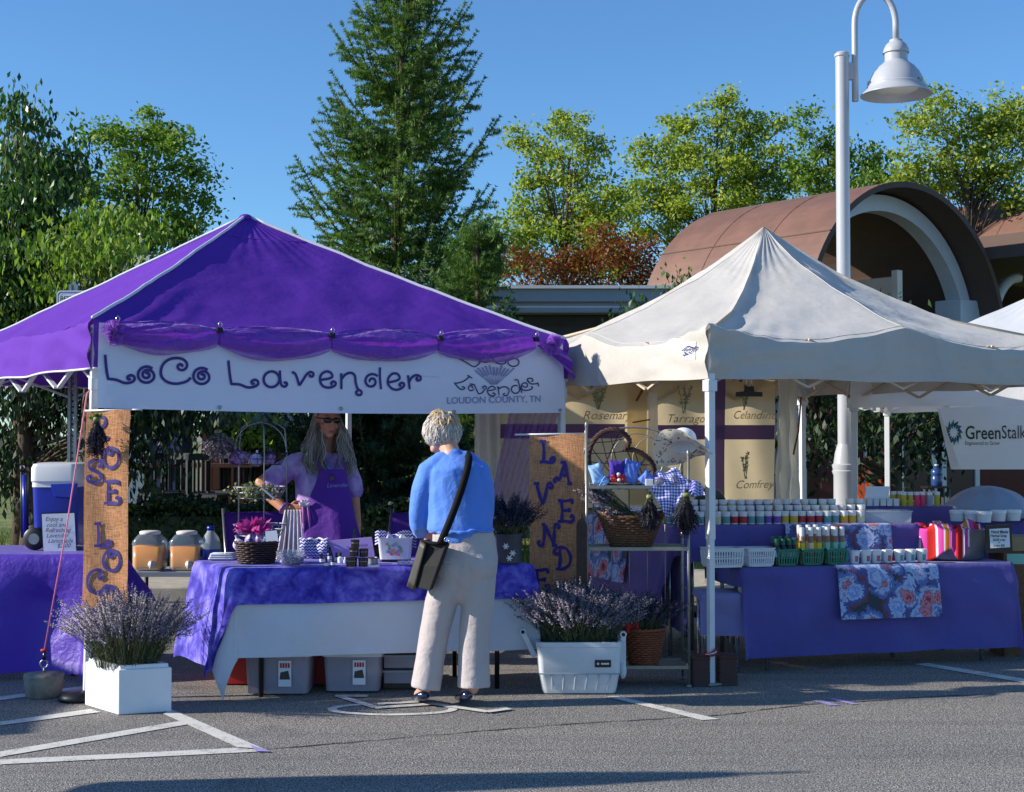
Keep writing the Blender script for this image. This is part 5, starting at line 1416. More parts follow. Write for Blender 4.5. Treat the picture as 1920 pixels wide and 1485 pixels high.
b = MB(); b.prism([mo(76, 962), mo(139, 960), mo(144, 1037), mo(81, 1039)][::-1], -mn * .012); b.build("holder", MATS["black_plastic"], ms, smooth=False)
b = MB(); b.poly([mo(78.5, 964, .003), mo(139.5, 962, .003), mo(143, 1034, .003), mo(82, 1036, .003)][::-1]); b.build("paper", MATS["paper"], ms, smooth=False)
mu = (mo(140, 1000) - mo(80, 1001)).normalized(); mv = (mo(110, 965) - mo(111, 1035)).normalized()
for i, (tx, x, y) in enumerate((("Enjoy a", 85, 977), ("cool and", 87, 988), ("Refreshing", 85, 998), ("Lavender", 87, 1008), ("Lemonade", 90, 1018), ("$2.00", 107, 1027))):
    text_mesh("handwriting", tx, MATS["ink_navy"], ms, mo(x, y, .006), mu, mv, .038, shear=.3, sx=.98)

# ---- juice jugs on a low table behind
JD = 9.75; jz = ZP(1067, JD)
ja, jb_ = P(228, 1067, JD - .12).x, P(440, 1067, JD - .12).x
folding_table("low grey table carrying the juice jugs behind the burlap banner", V(ja, JD - .14, 0), (1, 0, 0), (0, 1, 0), jb_ - ja, .42, jz, MATS["dark_iron"], topm=MATS["fascia_grey"])
def jug(px, label):
    x = P(px, 1060, JD).x; t = thing("juice_jug", label, "jug", (x, JD, jz - .004), "juice dispensers on the low table")
    b = stack([rrect(0, 0, .2, .17, .0, .035), rrect(0, 0, .215, .18, .03, .04), rrect(0, 0, .215, .18, .2, .04), rrect(0, 0, .15, .14, .245, .05)]); b.build("body", MATS["jug_blue"], t, world=False, angle=50)
    b = stack([rrect(0, 0, .19, .16, .006, .03), rrect(0, 0, .205, .172, .03, .035), rrect(0, 0, .205, .172, .165, .035)]); b.build("juice", MATS["juice"], t, world=False)
    b = MB(); b.lathe([(.07, .243), (.072, .262), (.06, .268), (0, .268)], (0, 0, 0), 20); b.build("lid", MATS["white_paint"], t, world=False)
    b = MB(); b.lathe([(.022, -.02), (.022, .02), (.0, .02)], (.04, -.105, .045), 14, R=Matrix.Rotation(PI / 2, 3, 'X')); b.bar((.04, -.12, .02), (.04, -.12, .07), .02, .02); b.build("spigot", MATS["tin_white"], t, world=False)
    b = MB(); b.tube([(.1, -.06, .2), (.135, -.06, .19), (.135, -.06, .1), (.105, -.06, .08)], .011, 7); b.build("handle", MATS["jug_blue"], t, world=False)
    return t
jug(281, "blue tinted dispenser of orange juice nearest the burlap banner"); jug(350, "blue tinted dispenser of darker juice next to the water bottle")
x = P(395, 1050, JD).x; wb = thing("water_bottle", "clear plastic water bottle with a blue label behind the wicker basket", "bottle", (x, JD, jz - .004))
b = MB(); b.lathe([(.066, 0), (.07, .01), (.068, .06), (.07, .1), (.068, .17), (.055, .22), (.028, .26), (.024, .275)], (0, 0, 0), 22); b.build("body", MATS["clear_plastic"], wb, world=False)
b = MB(); b.lathe([(.071, .06), (.072, .065), (.072, .14), (.071, .145)], (0, 0, 0), 22, cap=False); b.build("label", MATS["cooler_blue"], wb, world=False)
b = MB(); b.lathe([(.026, .27), (.027, .3), (0, .302)], (0, 0, 0), 16); b.build("cap", MATS["cooler_blue"], wb, world=False)

# ---- storage bins and drawers under the front table
def bin_(label, x0, x1, ytop, ybot, D, dep, m, lab=True):
    A, B = P(x0, ybot, D), P(x1, ybot, D); w = B.x - A.x; h = ZP(ytop, D)
    t = thing("storage_bin", label, "bin", ((A.x + B.x) / 2, D + dep / 2, 0), "storage bins under the front table")
    b = stack([rrect(0, 0, w * .9, dep * .9, .012, .03), rrect(0, 0, w * .97, dep * .97, h - .03, .03)]); b.build("body", m, t, world=False, angle=40)
    b = stack([rrect(0, 0, w * 1.02, dep * 1.02, h - .03, .03), rrect(0, 0, w * 1.02, dep * 1.02, h, .03), rrect(0, 0, w * .9, dep * .9, h + .012, .03)]); b.build("lid", MATS["cooler_white"], t, world=False, angle=40)
    if lab:
        b = MB(); yf = -dep / 2 * .965 - .012; cx_ = w * .12
        b.quad((cx_ - .037, yf, h * .22), (cx_ + .037, yf, h * .22), (cx_ + .037, yf, h * .8), (cx_ - .037, yf, h * .8)); lb_ = b.build("label", MATS["paper"], t, world=False, smooth=False)
        b = MB(); yf -= .002
        for k in range(4): b.quad((cx_ - .028 + k * .015, yf, h * .64), (cx_ - .017 + k * .015, yf, h * .64), (cx_ - .017 + k * .015, yf, h * .75), (cx_ - .028 + k * .015, yf, h * .75))
        b.build("red_print", MATS["red_plastic"], lb_, world=False, smooth=False)
        b = MB(); b.quad((cx_ - .03, yf, h * .38), (cx_ + .03, yf, h * .38), (cx_ + .02, yf, h * .58), (cx_ - .025, yf, h * .54)); b.build("picture_print", MATS["wall_dark"], lb_, world=False, smooth=False)
    return t
bin_("clear storage bin with a white label nearest the left table leg", 456, 582, 1222, 1305, 8.12, .36, MATS["clear_bin"])
bin_("clear storage bin with a white label left of the customer's legs", 604, 716, 1222, 1300, 8.2, .36, MATS["clear_bin"])
dw = thing("drawer_unit", "dark plastic drawer unit under the table behind the customer's left leg", "drawers", P(745, 1300, 8.3))
w0, w1 = P(717, 1290, 8.3).x, P(800, 1290, 8.3).x; b = MB(); b.box(((w0 + w1) / 2, 8.5, .17), (w1 - w0, .36, .33)); b.build("body", MATS["wall_dark"], dw, smooth=False, bevel=.01)
for z in (.08, .17, .26):
    b = MB(); b.box(((w0 + w1) / 2, 8.31, z), (w1 - w0 - .02, .02, .075)); dd = b.build("drawer", MATS["clear_bin"], dw, smooth=False); b = MB(); b.box(((w0 + w1) / 2, 8.295, z + .033), (w1 - w0, .02, .012)); b.build("rim", MATS["fascia_grey"], dd, smooth=False)
for px, D, lab in ((455, 8.62, "red plastic crate standing behind the left clear bin"), (593, 8.6, "red plastic crate between the two clear bins")):
    c = P(px, 1290, D); t = thing("plastic_crate", lab, "crate", (c.x, D, 0), "red crates under the front table")
    b = stack([rrect(0, 0, .2, .3, .01, .02), rrect(0, 0, .23, .33, .3, .02)]); b.build("body", MATS["red_plastic"], t, world=False, angle=40)
    b = stack([rrect(0, 0, .25, .35, .28, .02), rrect(0, 0, .25, .35, .31, .02)]); b.build("rim", MATS["red_plastic"], t, world=False, angle=40)

# ---- camp chairs behind the table
mat("canvas_violet", (92, 42, 150), .8, var=.12)
def camp_chair(px, D, rot, label, m):
    x = P(px, 1000, D).x; t = thing("camp_chair", label, "chair", (x, D, 0), "purple camp chairs behind the front table")
    R = Matrix.Rotation(rot, 3, 'Z'); L = lambda a, b, c: R @ V(a, b, c)
    b = MB(); b.quad(L(-.22, -.2, .44), L(.22, -.2, .44), L(.22, .22, .42), L(-.22, .22, .42)); b.build("seat", m, t, world=False, smooth=False, thick=.012)
    b = MB(); b.grid(lambda u, v: L(-.23 + .46 * u, .22 + .12 * v + .03 * math.sin(PI * u), .5 + .44 * v), 8, 8); b.build("backrest", m, t, world=False, thick=.01)
    for a in (-.24, .24):
        b = MB(); b.tube([L(a, .28, 0), L(a, .2, .45), L(a, .35, .97)], .012, 8); b.build("post", MATS["chrome"], t, world=False)
        b = MB(); b.tube([L(a, -.22, 0), L(a, -.22, .62)], .012, 8); b.build("leg", MATS["chrome"], t, world=False)
        b = MB(); b.tube([L(a, -.24, .62), L(a, .24, .62)], .016, 8); b.build("armrest", MATS["black_plastic"], t, world=False)
camp_chair(505, 9.9, .45, "purple canvas camp chair behind the wire display stand", MATS["canvas_violet"])
camp_chair(755, 9.7, -.35, "purple canvas camp chair left of the customer's elbow", MATS["canvas_violet"])
# ------------------------------------------------------------------ goods on the front table
def wicker_bowl(name, label, cat, c, rt, rb, h, m, group=None, parent=None, strands=26, rows=9, oval=1.0, handle=None):
    """woven basket: wavy horizontal strands over upright stakes"""
    t = parent or thing(name, label, cat, c, group)
    b = MB(); c = Vector((0, 0, 0))
    n = 72
    for j in range(rows):
        f = (j + .5) / rows; r = rb + (rt - rb) * f ** .8; z = h * f
        pts = [V((r + .004 * (1 if (int(i * strands / n) + j) % 2 else -1)) * math.cos(2 * PI * i / n), oval * (r + .004 * (1 if (int(i * strands / n) + j) % 2 else -1)) * math.sin(2 * PI * i / n), z) for i in range(n + 1)]
        b.tube(pts, h / rows * .52, 5, cap=False)
    b.lathe([(rb * .98, .002), (rb * .97, .01), (rt * .94, h * .96)], (0, 0, 0), 30, sy=oval, cap=True)
    b.build("woven_side", m, t, world=False)
    q = MB(); q.tube([V(rt * 1.02 * math.cos(2 * PI * i / 48), oval * rt * 1.02 * math.sin(2 * PI * i / 48), h + .004 * math.sin(i * 3)) for i in range(49)], max(.007, h * .05), 7, cap=False); q.build("rim", m, t, world=False)
    if handle:
        q = MB(); q.tube([V(rt * math.cos(a), 0, h + handle * math.sin(a)) for a in [PI * k / 16 for k in range(17)]], .008, 7); q.build("handle", m, t, world=False)
    return t
def pouch(name, label, c, w, h, m, rot=(0, 0, 0), group=None, cat="sachet", pinch=True):
    """small filled cloth bag"""
    b = MB(); R = Matrix.Rotation(rot[2], 3, 'Z') @ Matrix.Rotation(rot[1], 3, 'Y') @ Matrix.Rotation(rot[0], 3, 'X')
    def f(u, v):
        a = u * 2 * PI; z = v * h; k = math.sin(PI * min(1, v * 1.18 + .06)) ** .55 if pinch else (math.sin(PI * min(1, max(0, v * .98 + .01)))) ** .4
        top = 1.0 if v < .82 else 1.0 + (v - .82) * 2
        r = w / 2 * max(.12, k) * top
        return R @ V(r * math.cos(a) * (1 + .1 * math.sin(a * 5 + v * 6)), r * .55 * math.sin(a), z) + Vector(c)
    b.grid(f, 20, 12); o = b.build(name, m, smooth=True); return tag(o, label, cat, group)
bp = onT(475, 1058); bp.y += .1
wicker_bowl("wicker_basket", "dark brown wicker basket full of sachets on the left of the front table", "basket", bp, .125, .1, .125, MATS["wicker_dark"], rows=10, oval=.8)
gs = "lavender sachets in the dark wicker basket"
for i, (dx, dy, w, h, m, ry, lab) in enumerate(((-.085, -.02, .07, .1, "bag_lilac", -.35, "pale lilac sachet at the left side of the dark wicker basket"), (-.035, -.05, .075, .1, "bag_navy", .1, "navy patterned sachet at the front left of the dark wicker basket"), (.02, -.045, .08, .095, "bag_navy", .5, "navy patterned sachet leaning right in the dark wicker basket"),
                                          (.06, -.03, .075, .09, "bag_lilac", .6, "lilac sachet leaning over the right of the dark wicker basket"), (.0, .03, .09, .15, "bag_plum", .05, "plum coloured sachet standing tallest in the dark wicker basket"), (-.06, .04, .08, .14, "bag_plum", -.2, "plum coloured sachet behind the pale one in the dark wicker basket"))):
    pouch("lavender_sachet", lab, bp + V(dx, dy, .07), w, h, MATS[m], (.1, ry, i * .5), gs)
b = MB(); b.prism([bp + V(.06, -.04, .12), bp + V(.135, -.03, .125), bp + V(.12, -.01, .19), bp + V(.055, -.02, .185)], (0, .01, 0)); tag(b.build("gift_card", MATS["paper"], smooth=False), "white printed card standing in the dark wicker basket", "card")
b = MB(); rs = random.Random(4); cc = bp + V(-.02, .03, .2)
for k in range(34):
    a, e = rs.uniform(0, 6.28), rs.uniform(-.3, 1.2); d = V(math.cos(a) * math.cos(e) * 1.3, math.sin(a) * math.cos(e) * .6, math.sin(e) * .8); s = d.orthogonal().normalized()
    b.grid(lambda u, v: cc + d * .1 * u + s * (v - .5) * .05 * math.sin(PI * min(1, u + .1)) + V(0, 0, .012 * math.sin(u * 9 + k)), 5, 3)
tag(b.build("tissue_bunch", MATS["pink_tissue"]), "bunch of magenta tissue ribbon above the dark wicker basket", "ribbon")

# three tier wire stand
ws = thing("wire_stand", "tall three tier wire stand behind the dark wicker basket", "display stand", onT(475, 1050) + V(0, .22, 0))
wc_ = wloc(ws); rods = MB(); WD = wc_.y
def wz(py): return ZP(py, WD)
for a in (2.6, .35, -1.3):
    x, y = .17 * math.cos(a), .12 * math.sin(a)
    q = MB(); q.tube([(x, y, 0), (x * .98, y, wz(850) - TZ), (x * .9, y, wz(805) - TZ), (x * .45, y * .4, wz(790) - TZ)], .0042, 6); q.build("rod", MATS["galv"], ws, world=False)
q = MB(); q.tube([(.16 * math.cos(a), 0, wz(845) - TZ + .17 * math.sin(a)) for a in [PI * k / 20 for k in range(21)]], .004, 6); q.build("top_hoop", MATS["galv"], ws, world=False)
for py, m in ((872, "wicker_dark"), (935, "galv"), (1005, "galv")):
    z = wz(py) - TZ; q = MB()
    for f in (0, .5, 1): q.tube([((.125 + .04 * f) * math.cos(2 * PI * k / 32), .72 * (.125 + .04 * f) * math.sin(2 * PI * k / 32), z + .07 * f) for k in range(33)], .003, 5)
    for k in range(20):
        a = 2 * PI * k / 20; q.tube([(.03 * math.cos(a), .02 * math.sin(a), z - .004), (.125 * math.cos(a), .09 * math.sin(a), z), (.165 * math.cos(a), .119 * math.sin(a), z + .07)], .002, 4)
    q.build("wire_basket", MATS[m], ws, world=False)
tg = "goods on the wire stand"
for i, (px, py, w, h, m, ry, lab) in enumerate(((452, 872, .13, .12, "bag_plum", -.3, "dark plum bag at the left of the top wire basket"), (478, 874, .12, .1, "bag_lilac", .1, "lilac patterned bag in the middle of the top wire basket"), (506, 872, .13, .11, "bag_plum", .35, "dark plum bag at the right of the top wire basket"),
                                          (455, 1004, .11, .1, "bag_plum", -.2, "plum bag at the left of the bottom wire basket"), (500, 1002, .12, .09, "bag_navy", .3, "navy patterned bag at the right of the bottom wire basket"))):
    pouch("lavender_bag", lab, P(px, py, WD - .02 + .03 * (i % 2)), w, h, MATS[m], (.1, ry, i), tg)
hb = thing("dried_herb_bunch", "pale green dried herbs heaped in the middle wire basket", "herbs", P(475, 935, WD))
co, _ = leaf_cloud([(tuple(P(475, 922, WD)), (.13, .08, .035), 900)], .026, 66, sub=.03, slim=.6); numpy_mesh("leaves", co, 4, MATS["dried_green"], hb)
b = MB(); b.bar(P(492, 915, WD - .1), P(515, 935, WD - .1), .06, .004); b.build("price_tag", MATS["paper"], hb, smooth=False)
tw = thing("folded_towel", "white folded towel on the left corner of the front table", "towel", onT(412, 1051))
for k in range(3):
    b = stack([rrect(0, .1, .16 - .01 * k, .12, .002 + k * .012, .012, 3), rrect(0, .1, .16 - .01 * k, .12, .012 + k * .012, .012, 3)]); b.build("fold", MATS["under_white"], tw, world=False)

c = onT(541, 1063) + V(0, .09, 0)
cb = thing("crystal_bowl", "cut glass bowl of dark beads right of the dark wicker basket", "bowl", c)
b = MB(); b.lathe([(.05, 0), (.055, .006), (.07, .02), (.085, .055), (.088, .085), (.084, .085), (.08, .055), (.06, .02), (0, .012)], (0, 0, 0), 18, cap=False); b.build("glass", MATS["crystal"], cb, world=False, smooth=False)
b = MB(); rs = random.Random(8)
for k in range(46): b.ell((rs.uniform(-.05, .05), rs.uniform(-.05, .05), .025 + rs.uniform(0, .03)), (.011, .011, .011), nu=8, nv=5)
b.build("beads", MATS["bag_navy"], cb, world=False)
b = MB(); rs = random.Random(5); zc = onT(580, 1052) + V(0, .2, 0)
zp = thing("pattern_pouch", "navy zigzag patterned pouch standing behind the crystal bowl", "pouch", zc)
b = MB(); b.grid(lambda u, v: V(-.085 + .17 * u, -.04 * math.sin(PI * v) - .012 * math.sin(u * 9), .115 * v + .008 * math.sin(u * 7)), 14, 8); b.build("front", MATS["zigzag_navy"], zp, world=False)
b = MB(); b.grid(lambda u, v: V(-.085 + .17 * u, .05 * math.sin(PI * v) + .01, .11 * v), 14, 8, flip=True); b.build("back", MATS["zigzag_navy"], zp, world=False)
b = MB(); b.tube([(-.088 + .176 * k / 12, -.004 + .01 * math.sin(k), .116 + .006 * math.sin(k * 1.7)) for k in range(13)], .007, 6); b.build("edge_trim", MATS["paper"], zp, world=False)
# small bottles
def bottle(px, py, dy, r, h, cap, body, label, lab=True):
    c = onT(px, py) + V(0, dy, 0); t = thing("small_bottle", label, "bottle", c, "small bottles on the front table")
    b = MB(); b.lathe([(r, 0), (r, h * .5), (r * .45, h * .6), (r * .45, h * .64)], (0, 0, 0), 14); b.build("body", MATS[body], t, world=False, angle=45)
    b = MB(); b.lathe([(r * .55, h * .62), (r * .55, h), (0, h)], (0, 0, 0), 12); b.build("cap", MATS[cap], t, world=False, angle=45)
    if lab: b = MB(); b.lathe([(r * 1.03, h * .1), (r * 1.03, h * .46)], (0, 0, 0), 14, cap=False); b.build("label", MATS["bottle_label"], t, world=False)
for px, py, dy, r, h, cap, body, lab in ((601, 1057, .05, .013, .055, "bottle_black", "bottle_black", "black capped bottle farthest left in the row before the lilac card"), (611, 1063, .02, .012, .05, "bottle_black", "bottle_black", "front black capped bottle second in the row before the lilac card"), (614, 1053, .1, .012, .055, "bottle_black", "bottle_black", "rear black capped bottle second in the row before the lilac card"),
                                         (623, 1062, .03, .012, .05, "bottle_black", "bottle_black", "black capped bottle in the middle of the row before the lilac card"), (627, 1055, .1, .012, .052, "bottle_black", "bottle_black", "rear black capped bottle in the middle of the row before the lilac card"), (636, 1057, .06, .017, .062, "bottle_brown", "tin_white", "brown capped white bottle at the right of the bottle row"), (644, 1058, .08, .01, .035, "paper", "bottle_label", "tiny white capped bottle beside the brown capped one")):
    bottle(px, py, dy, r, h, cap, body, lab)
for px, py, dy, z, r, h, lab in ((658, 1063, .03, 0, .031, .052, "front left dark jar in the bottom row of the dark jar stack"), (680, 1063, .03, 0, .027, .048, "front right dark jar in the bottom row of the dark jar stack"), (662, 1061, .05, .052, .026, .048, "left dark jar in the middle row of the dark jar stack"), (680, 1061, .06, .048, .026, .046, "right dark jar in the middle row of the dark jar stack"), (664, 1061, .05, .1, .024, .046, "single dark jar on top of the dark jar stack")):
    c = onT(px, py) + V(0, dy, z); t = thing("salve_jar", lab, "jar", c, "dark salve jars stacked on the front table")
    b = MB(); b.lathe([(r, 0), (r, h * .6)], (0, 0, 0), 18); b.build("body", MATS["jar_dark"], t, world=False, angle=40)
    b = MB(); b.lathe([(r * 1.05, h * .6), (r * 1.05, h), (0, h)], (0, 0, 0), 18); b.build("lid", MATS["jar_dark"], t, world=False, angle=40)
    b = MB(); b.lathe([(r * 1.055, h * .6), (r * 1.075, h * .62), (r * 1.055, h * .66)], (0, 0, 0), 18, cap=False); b.build("foil_ring", MATS["galv"], t, world=False)
c0 = onT(630, 1050) + V(0, .14, 0); kd = c0.y; cd = thing("tent_card", "folded lilac card sign standing behind the dark jars", "sign", c0)
b = MB(); q4 = [P(616, 1014, kd), P(697, 1007, kd), P(703, 1046, kd), P(626, 1047, kd)]; b.quad(q4[3], q4[2], q4[1], q4[0]); b.quad(q4[0], q4[1], P(704, 1044, kd + .1), P(630, 1045, kd + .1)); b.build("card", MATS["card_lilac"], cd, smooth=False, thick=.003)
text_mesh("lettering", "LAVENDER", MATS["ink_purple"], cd, P(664, 1026, kd - .006), V(1, 0, .05).normalized(), V(0, 0, 1), .022, sx=.8); text_mesh("lettering", "KISS", MATS["ink_purple"], cd, P(676, 1036, kd - .006), V(1, 0, .05).normalized(), V(0, 0, 1), .022, sx=.8)
b = MB(); c = onT(654, 1050) + V(0, .3, 0); b.lathe([(.014, 0), (.014, .11), (.007, .14), (.007, .175), (0, .176)], c, 12); tag(b.build("tall_bottle", MATS["bottle_black"], angle=40), "slim tall dark bottle standing behind the lilac card", "bottle")
c = onT(697, 1058) + V(0, .06, 0); t = thing("tin_candle", "small tin candle between the dark jars and the white tin planter", "candle", c)
b = MB(); b.lathe([(.03, 0), (.03, .035), (.028, .035), (.027, .03), (0, .03)], (0, 0, 0), 18); b.build("tin", MATS["galv"], t, world=False, angle=40); b = MB(); b.lathe([(.031, .03), (.031, .036)], (0, 0, 0), 18, cap=False); b.build("rim", MATS["bottle_brown"], t, world=False)
b = MB(); b.lathe([(.034, 0), (.036, .004), (.034, .009), (0, .009)], onT(700, 1063) + V(0, .02, 0), 20); tag(b.build("jar_lid", MATS["tin_white"], angle=40), "round white jar lid lying in front of the tin candle", "lid")
c = onT(738, 1055) + V(0, .13, 0); tp = thing("tin_planter", "white enamel tin with painted flowers left of the customer", "planter", c)
b = stack([rrect(0, 0, .18, .1, .012, .02), rrect(0, 0, .205, .12, .135, .02), rrect(0, 0, .212, .126, .14, .02), rrect(0, 0, .2, .112, .14, .02), rrect(0, 0, .18, .1, .1, .02)], cap=True); b.build("body", MATS["tin_white"], tp, world=False, angle=40)
b = stack([rrect(0, 0, .182, .102, 0, .02), rrect(0, 0, .182, .102, .012, .02)]); b.build("foot", MATS["bottle_black"], tp, world=False)
mat("flower_blue", (96, 120, 176), .6); mat("flower_pink", (196, 96, 110), .6)
for mname, pts in (("ink_green", ((-.045, .105), (-.03, .09), (.035, .075), (.04, .06), (-.02, .06), (.01, .105))), ("flower_blue", ((-.03, .075), (-.01, .095), (.005, .1), (.028, .085), (.02, .06), (-.04, .06))), ("flower_pink", ((-.02, .045), (.008, .05), (.02, .042), (-.005, .07), (-.026, .055)))):
    b = MB()
    for i, (x, z) in enumerate(pts):
        yf = -.0515 - .008 * (z / .135)
        b.poly([(x + .0095 * (1 + .35 * math.cos(5 * a)) * math.cos(a), yf - .002 - .0004 * i, z + .0095 * (1 + .35 * math.cos(5 * a)) * math.sin(a)) for a in [2 * PI * k / 20 for k in range(20)]])
    b.build("painted_flowers", MATS[mname], tp, world=False, smooth=False)
b = MB(); b.grid(lambda u, v: c + V(-.125 + .25 * u, .02 - .02 * math.sin(u * 13), .09 + .08 * v + .015 * math.sin(u * 11)), 22, 5); tag(b.build("pattern_napkin", MATS["zigzag_navy"]), "navy zigzag napkin tucked behind the white enamel tin", "napkin")
for k, (dx, m, lab) in enumerate(((-.03, "bag_lilac", "small lilac sachet in the left of the white enamel tin"), (.035, "paper", "small white sachet in the right of the white enamel tin"))): pouch("lavender_sachet", lab, c + V(dx, 0, .105), .06, .07, MATS[m], (0, .3 * dx / .03, 1))
b = MB(); rs = random.Random(11)
for k in range(5): b.lathe([(.0, 0), (.012, .003), (.014, .012), (.009, .022), (0, .026)], onT(748 + k * 6, 1059) + V(0, .03 + .02 * (k % 2), 0), 10)
sg_ = thing("glass_shells", "row of small clear glass ornaments in front of the enamel tin", "ornaments", onT(760, 1059)); b.build("ornament_row", MATS["crystal"], sg_)
# dark pot of dried lavender right of the customer
c = onT(955, 1057) + V(0, .1, 0); pd = thing("metal_pot", "dark grey metal pot of dried lavender right of the customer", "pot", c)
b = MB(); b.lathe([(.07, 0), (.072, .02), (.078, .14), (.085, .16), (.085, .17), (.077, .17), (.07, .14)], (0, 0, 0), 26); b.build("body", MATS["pot_grey"], pd, world=False, angle=40)
b = MB(); b.tube([(.08, -.03, .15), (.11, -.03, .155), (.12, -.03, .145)], .01, 7); b.build("handle", MATS["pot_grey"], pd, world=False)
b = MB()
for x, z in ((-.02, .1), (.02, .06), (.0, .03)): b.poly([(x + .014 * (1 + .5 * math.cos(6 * a)) * math.cos(a), -.079, z + .014 * (1 + .5 * math.cos(6 * a)) * math.sin(a)) for a in [2 * PI * k / 24 for k in range(24)]])
b.build("painted_flowers", MATS["paper"], pd, world=False, smooth=False)
lavender("lavender_bunch", "dark dried lavender fanning out of the grey metal pot", c + V(0, 0, .13), .12, .1, .28, 230, 61, fm="lav_dark", spread=.95, wild=.03, fs=.009)
# hanging bunches
lavender("lavender_bunch", "dried lavender bunch hanging upside down from the long banner", P(409, 800, 8.7), .075, .06, .2, 190, 62, fm="lav_flower", upside=True, spread=1.1, wild=.012, fs=.009, tie="dried_green")
lavender("lavender_bunch", "dried lavender bunch hanging at the top of the sunlit burlap banner", P(181, 776, 7.83), .05, .045, .26, 140, 63, fm="lav_dark", upside=True, spread=1.0, wild=.01, fs=.009, tie="dried_green")
co, _ = leaf_cloud([(tuple(P(179, 775, 7.85)), (.03, .02, .05), 120)], .022, 67, sub=.012); numpy_mesh("leaf_sprig", co, 4, MATS["leaf_mid"], bpy.data.objects["lavender_bunch.002"])

# ---- white ice chest planter
CB, CD = G(1083, 1304), 0
CD = CB.y + .19; cw0, cw1 = P(1005, 1210, CB.y).x, P(1168, 1210, CB.y).x; cm = (cw0 + cw1) / 2; wdt = cw1 - cw0; ch = ZP(1205, CB.y)
ic = thing("ice_chest", "open white ice chest used as a planter in front of the metal rack", "cooler", (cm, CD, 0))
zs = ch * .4
b = stack([rrect(0, 0, wdt * .84, .31, .006, .03), rrect(0, 0, wdt * .87, .325, .03, .035), rrect(0, 0, wdt * .93, .35, zs, .035), rrect(0, 0, wdt * .945, .356, zs + .004, .035), rrect(0, 0, wdt * .98, .37, ch - .03, .035), rrect(0, 0, wdt, .38, ch - .026, .04), rrect(0, 0, wdt, .38, ch, .04), rrect(0, 0, wdt * .92, .33, ch, .03), rrect(0, 0, wdt * .9, .31, ch - .06, .03)]); b.build("body", MATS["cooler_white"], ic, world=False, angle=35)
b = MB()
for k in range(6):
    f = -.36 + .72 * k / 5; b.bar((wdt * f * .87, -.172, .03), (wdt * f * .95 + .012, -.177, zs), .006, .006)
b.bar((-wdt * .47, -.179, zs), (wdt * .47, -.179, zs), .006, .006); b.build("groove", MATS["fascia_grey"], ic, world=False, smooth=False)
for sx in (-1, 1):
    b = MB()
    if sx < 0: b.bar((-wdt * .5 - .005, -.06, ch - .1), (-wdt * .5 - .075, -.06, ch + .045), .03, .022, up=(0, 1, 0)); b.lathe([(.02, -.014), (.02, .014)], (-wdt * .5 - .075, -.06, ch + .045), 14, R=Matrix.Rotation(PI / 2, 3, 'X'))
    else: b.bar((wdt * .5 + .012, -.06, ch - .15), (wdt * .5 + .012, -.06, ch + .03), .03, .022, up=(0, 1, 0)); b.lathe([(.02, -.014), (.02, .014)], (wdt * .5 + .012, -.06, ch + .03), 14, R=Matrix.Rotation(PI / 2, 3, 'X')); b.ell((wdt * .5 + .01, -.06, ch - .18), (.022, .03, .05))
    b.build("handle_arm", MATS["cooler_white"], ic, world=False, angle=40)
    b = MB(); b.lathe([(.011, -.016), (.011, .016)], ((-wdt * .5 - .075) if sx < 0 else wdt * .5 + .012, -.06, ch + (.045 if sx < 0 else .03)), 12, R=Matrix.Rotation(PI / 2, 3, 'X')); b.build("pivot", MATS["bottle_black"], ic, world=False)
b = MB(); b.box((wdt * .27, -.1855, ch * .6), (.092, .004, .042)); pl = b.build("badge", MATS["bottle_black"], ic, world=False, smooth=False)
b = MB(); b.box((wdt * .27 + .012, -.189, ch * .6), (.045, .002, .009)); b.lathe([(.007, -.001), (.007, .001)], (wdt * .27 - .028, -.189, ch * .6), 10, R=Matrix.Rotation(PI / 2, 3, 'X')); b.build("badge_print", MATS["tin_white"], pl, world=False, smooth=False)
b = MB(); b.poly([p for p in rrect(0, 0, wdt * .89, .31, ch - .045, .03)]); b.build("soil", MATS["soil"], ic, world=False, smooth=False)
lavender("lavender_plant", "bushy dried lavender growing in the white ice chest", (cm, CD, ch - .06), .31, .2, .41, 760, 52, spread=.74, wild=.04)
# ------------------------------------------------------------------ metal rack with baskets, and the soap stall
RD = 8.4
def rk(px, py, d=0.0): return P(px, py, RD + d)
mat("rack_metal", (150, 148, 140), .45, metal=.6, var=.2, vs=12)
rck = thing("metal_rack", "tall thin metal display rack between the ice chest and the white tent leg", "rack", rk(1195, 1288))
xl, xr = rk(1100, 1000).x, rk(1291, 1000).x; yb = RD + .27
for x, y, ztop in ((xl, RD, ZP(797, RD)), (xr, RD, ZP(850, RD)), (xl + .01, yb, ZP(812, yb)), (xr - .005, yb, ZP(850, yb))):
    q = MB(); q.tube([(x, y, .012), (x, y, ztop)], .0085, 8); q.lathe([(.016, 0), (.016, .012), (.01, .02)], (x, y, 0), 10); q.ell((x, y, ztop), (.011, .011, .022), nu=10, nv=6); q.build("post", MATS["rack_metal"], rck)
shz = [ZP(913, RD), ZP(1029, RD), ZP(1251, RD)]
for z in shz:
    q = MB(); q.box(((xl + xr) / 2, (RD + yb) / 2, z - .008), (xr - xl, yb - RD, .008))
    q.bar((xl, RD, z), (xr, RD, z), .014, .018); q.bar((xl, yb, z), (xr, yb, z), .014, .018); q.build("shelf", MATS["rack_metal"], rck, smooth=False)
for k in range(5):
    x = xl + (xr - xl) * (k + .5) / 5.5; q = MB(); q.tube([(x, yb, .12), (x, yb, shz[0])], .0035, 5); q.build("back_bar", MATS["rack_metal"], rck)
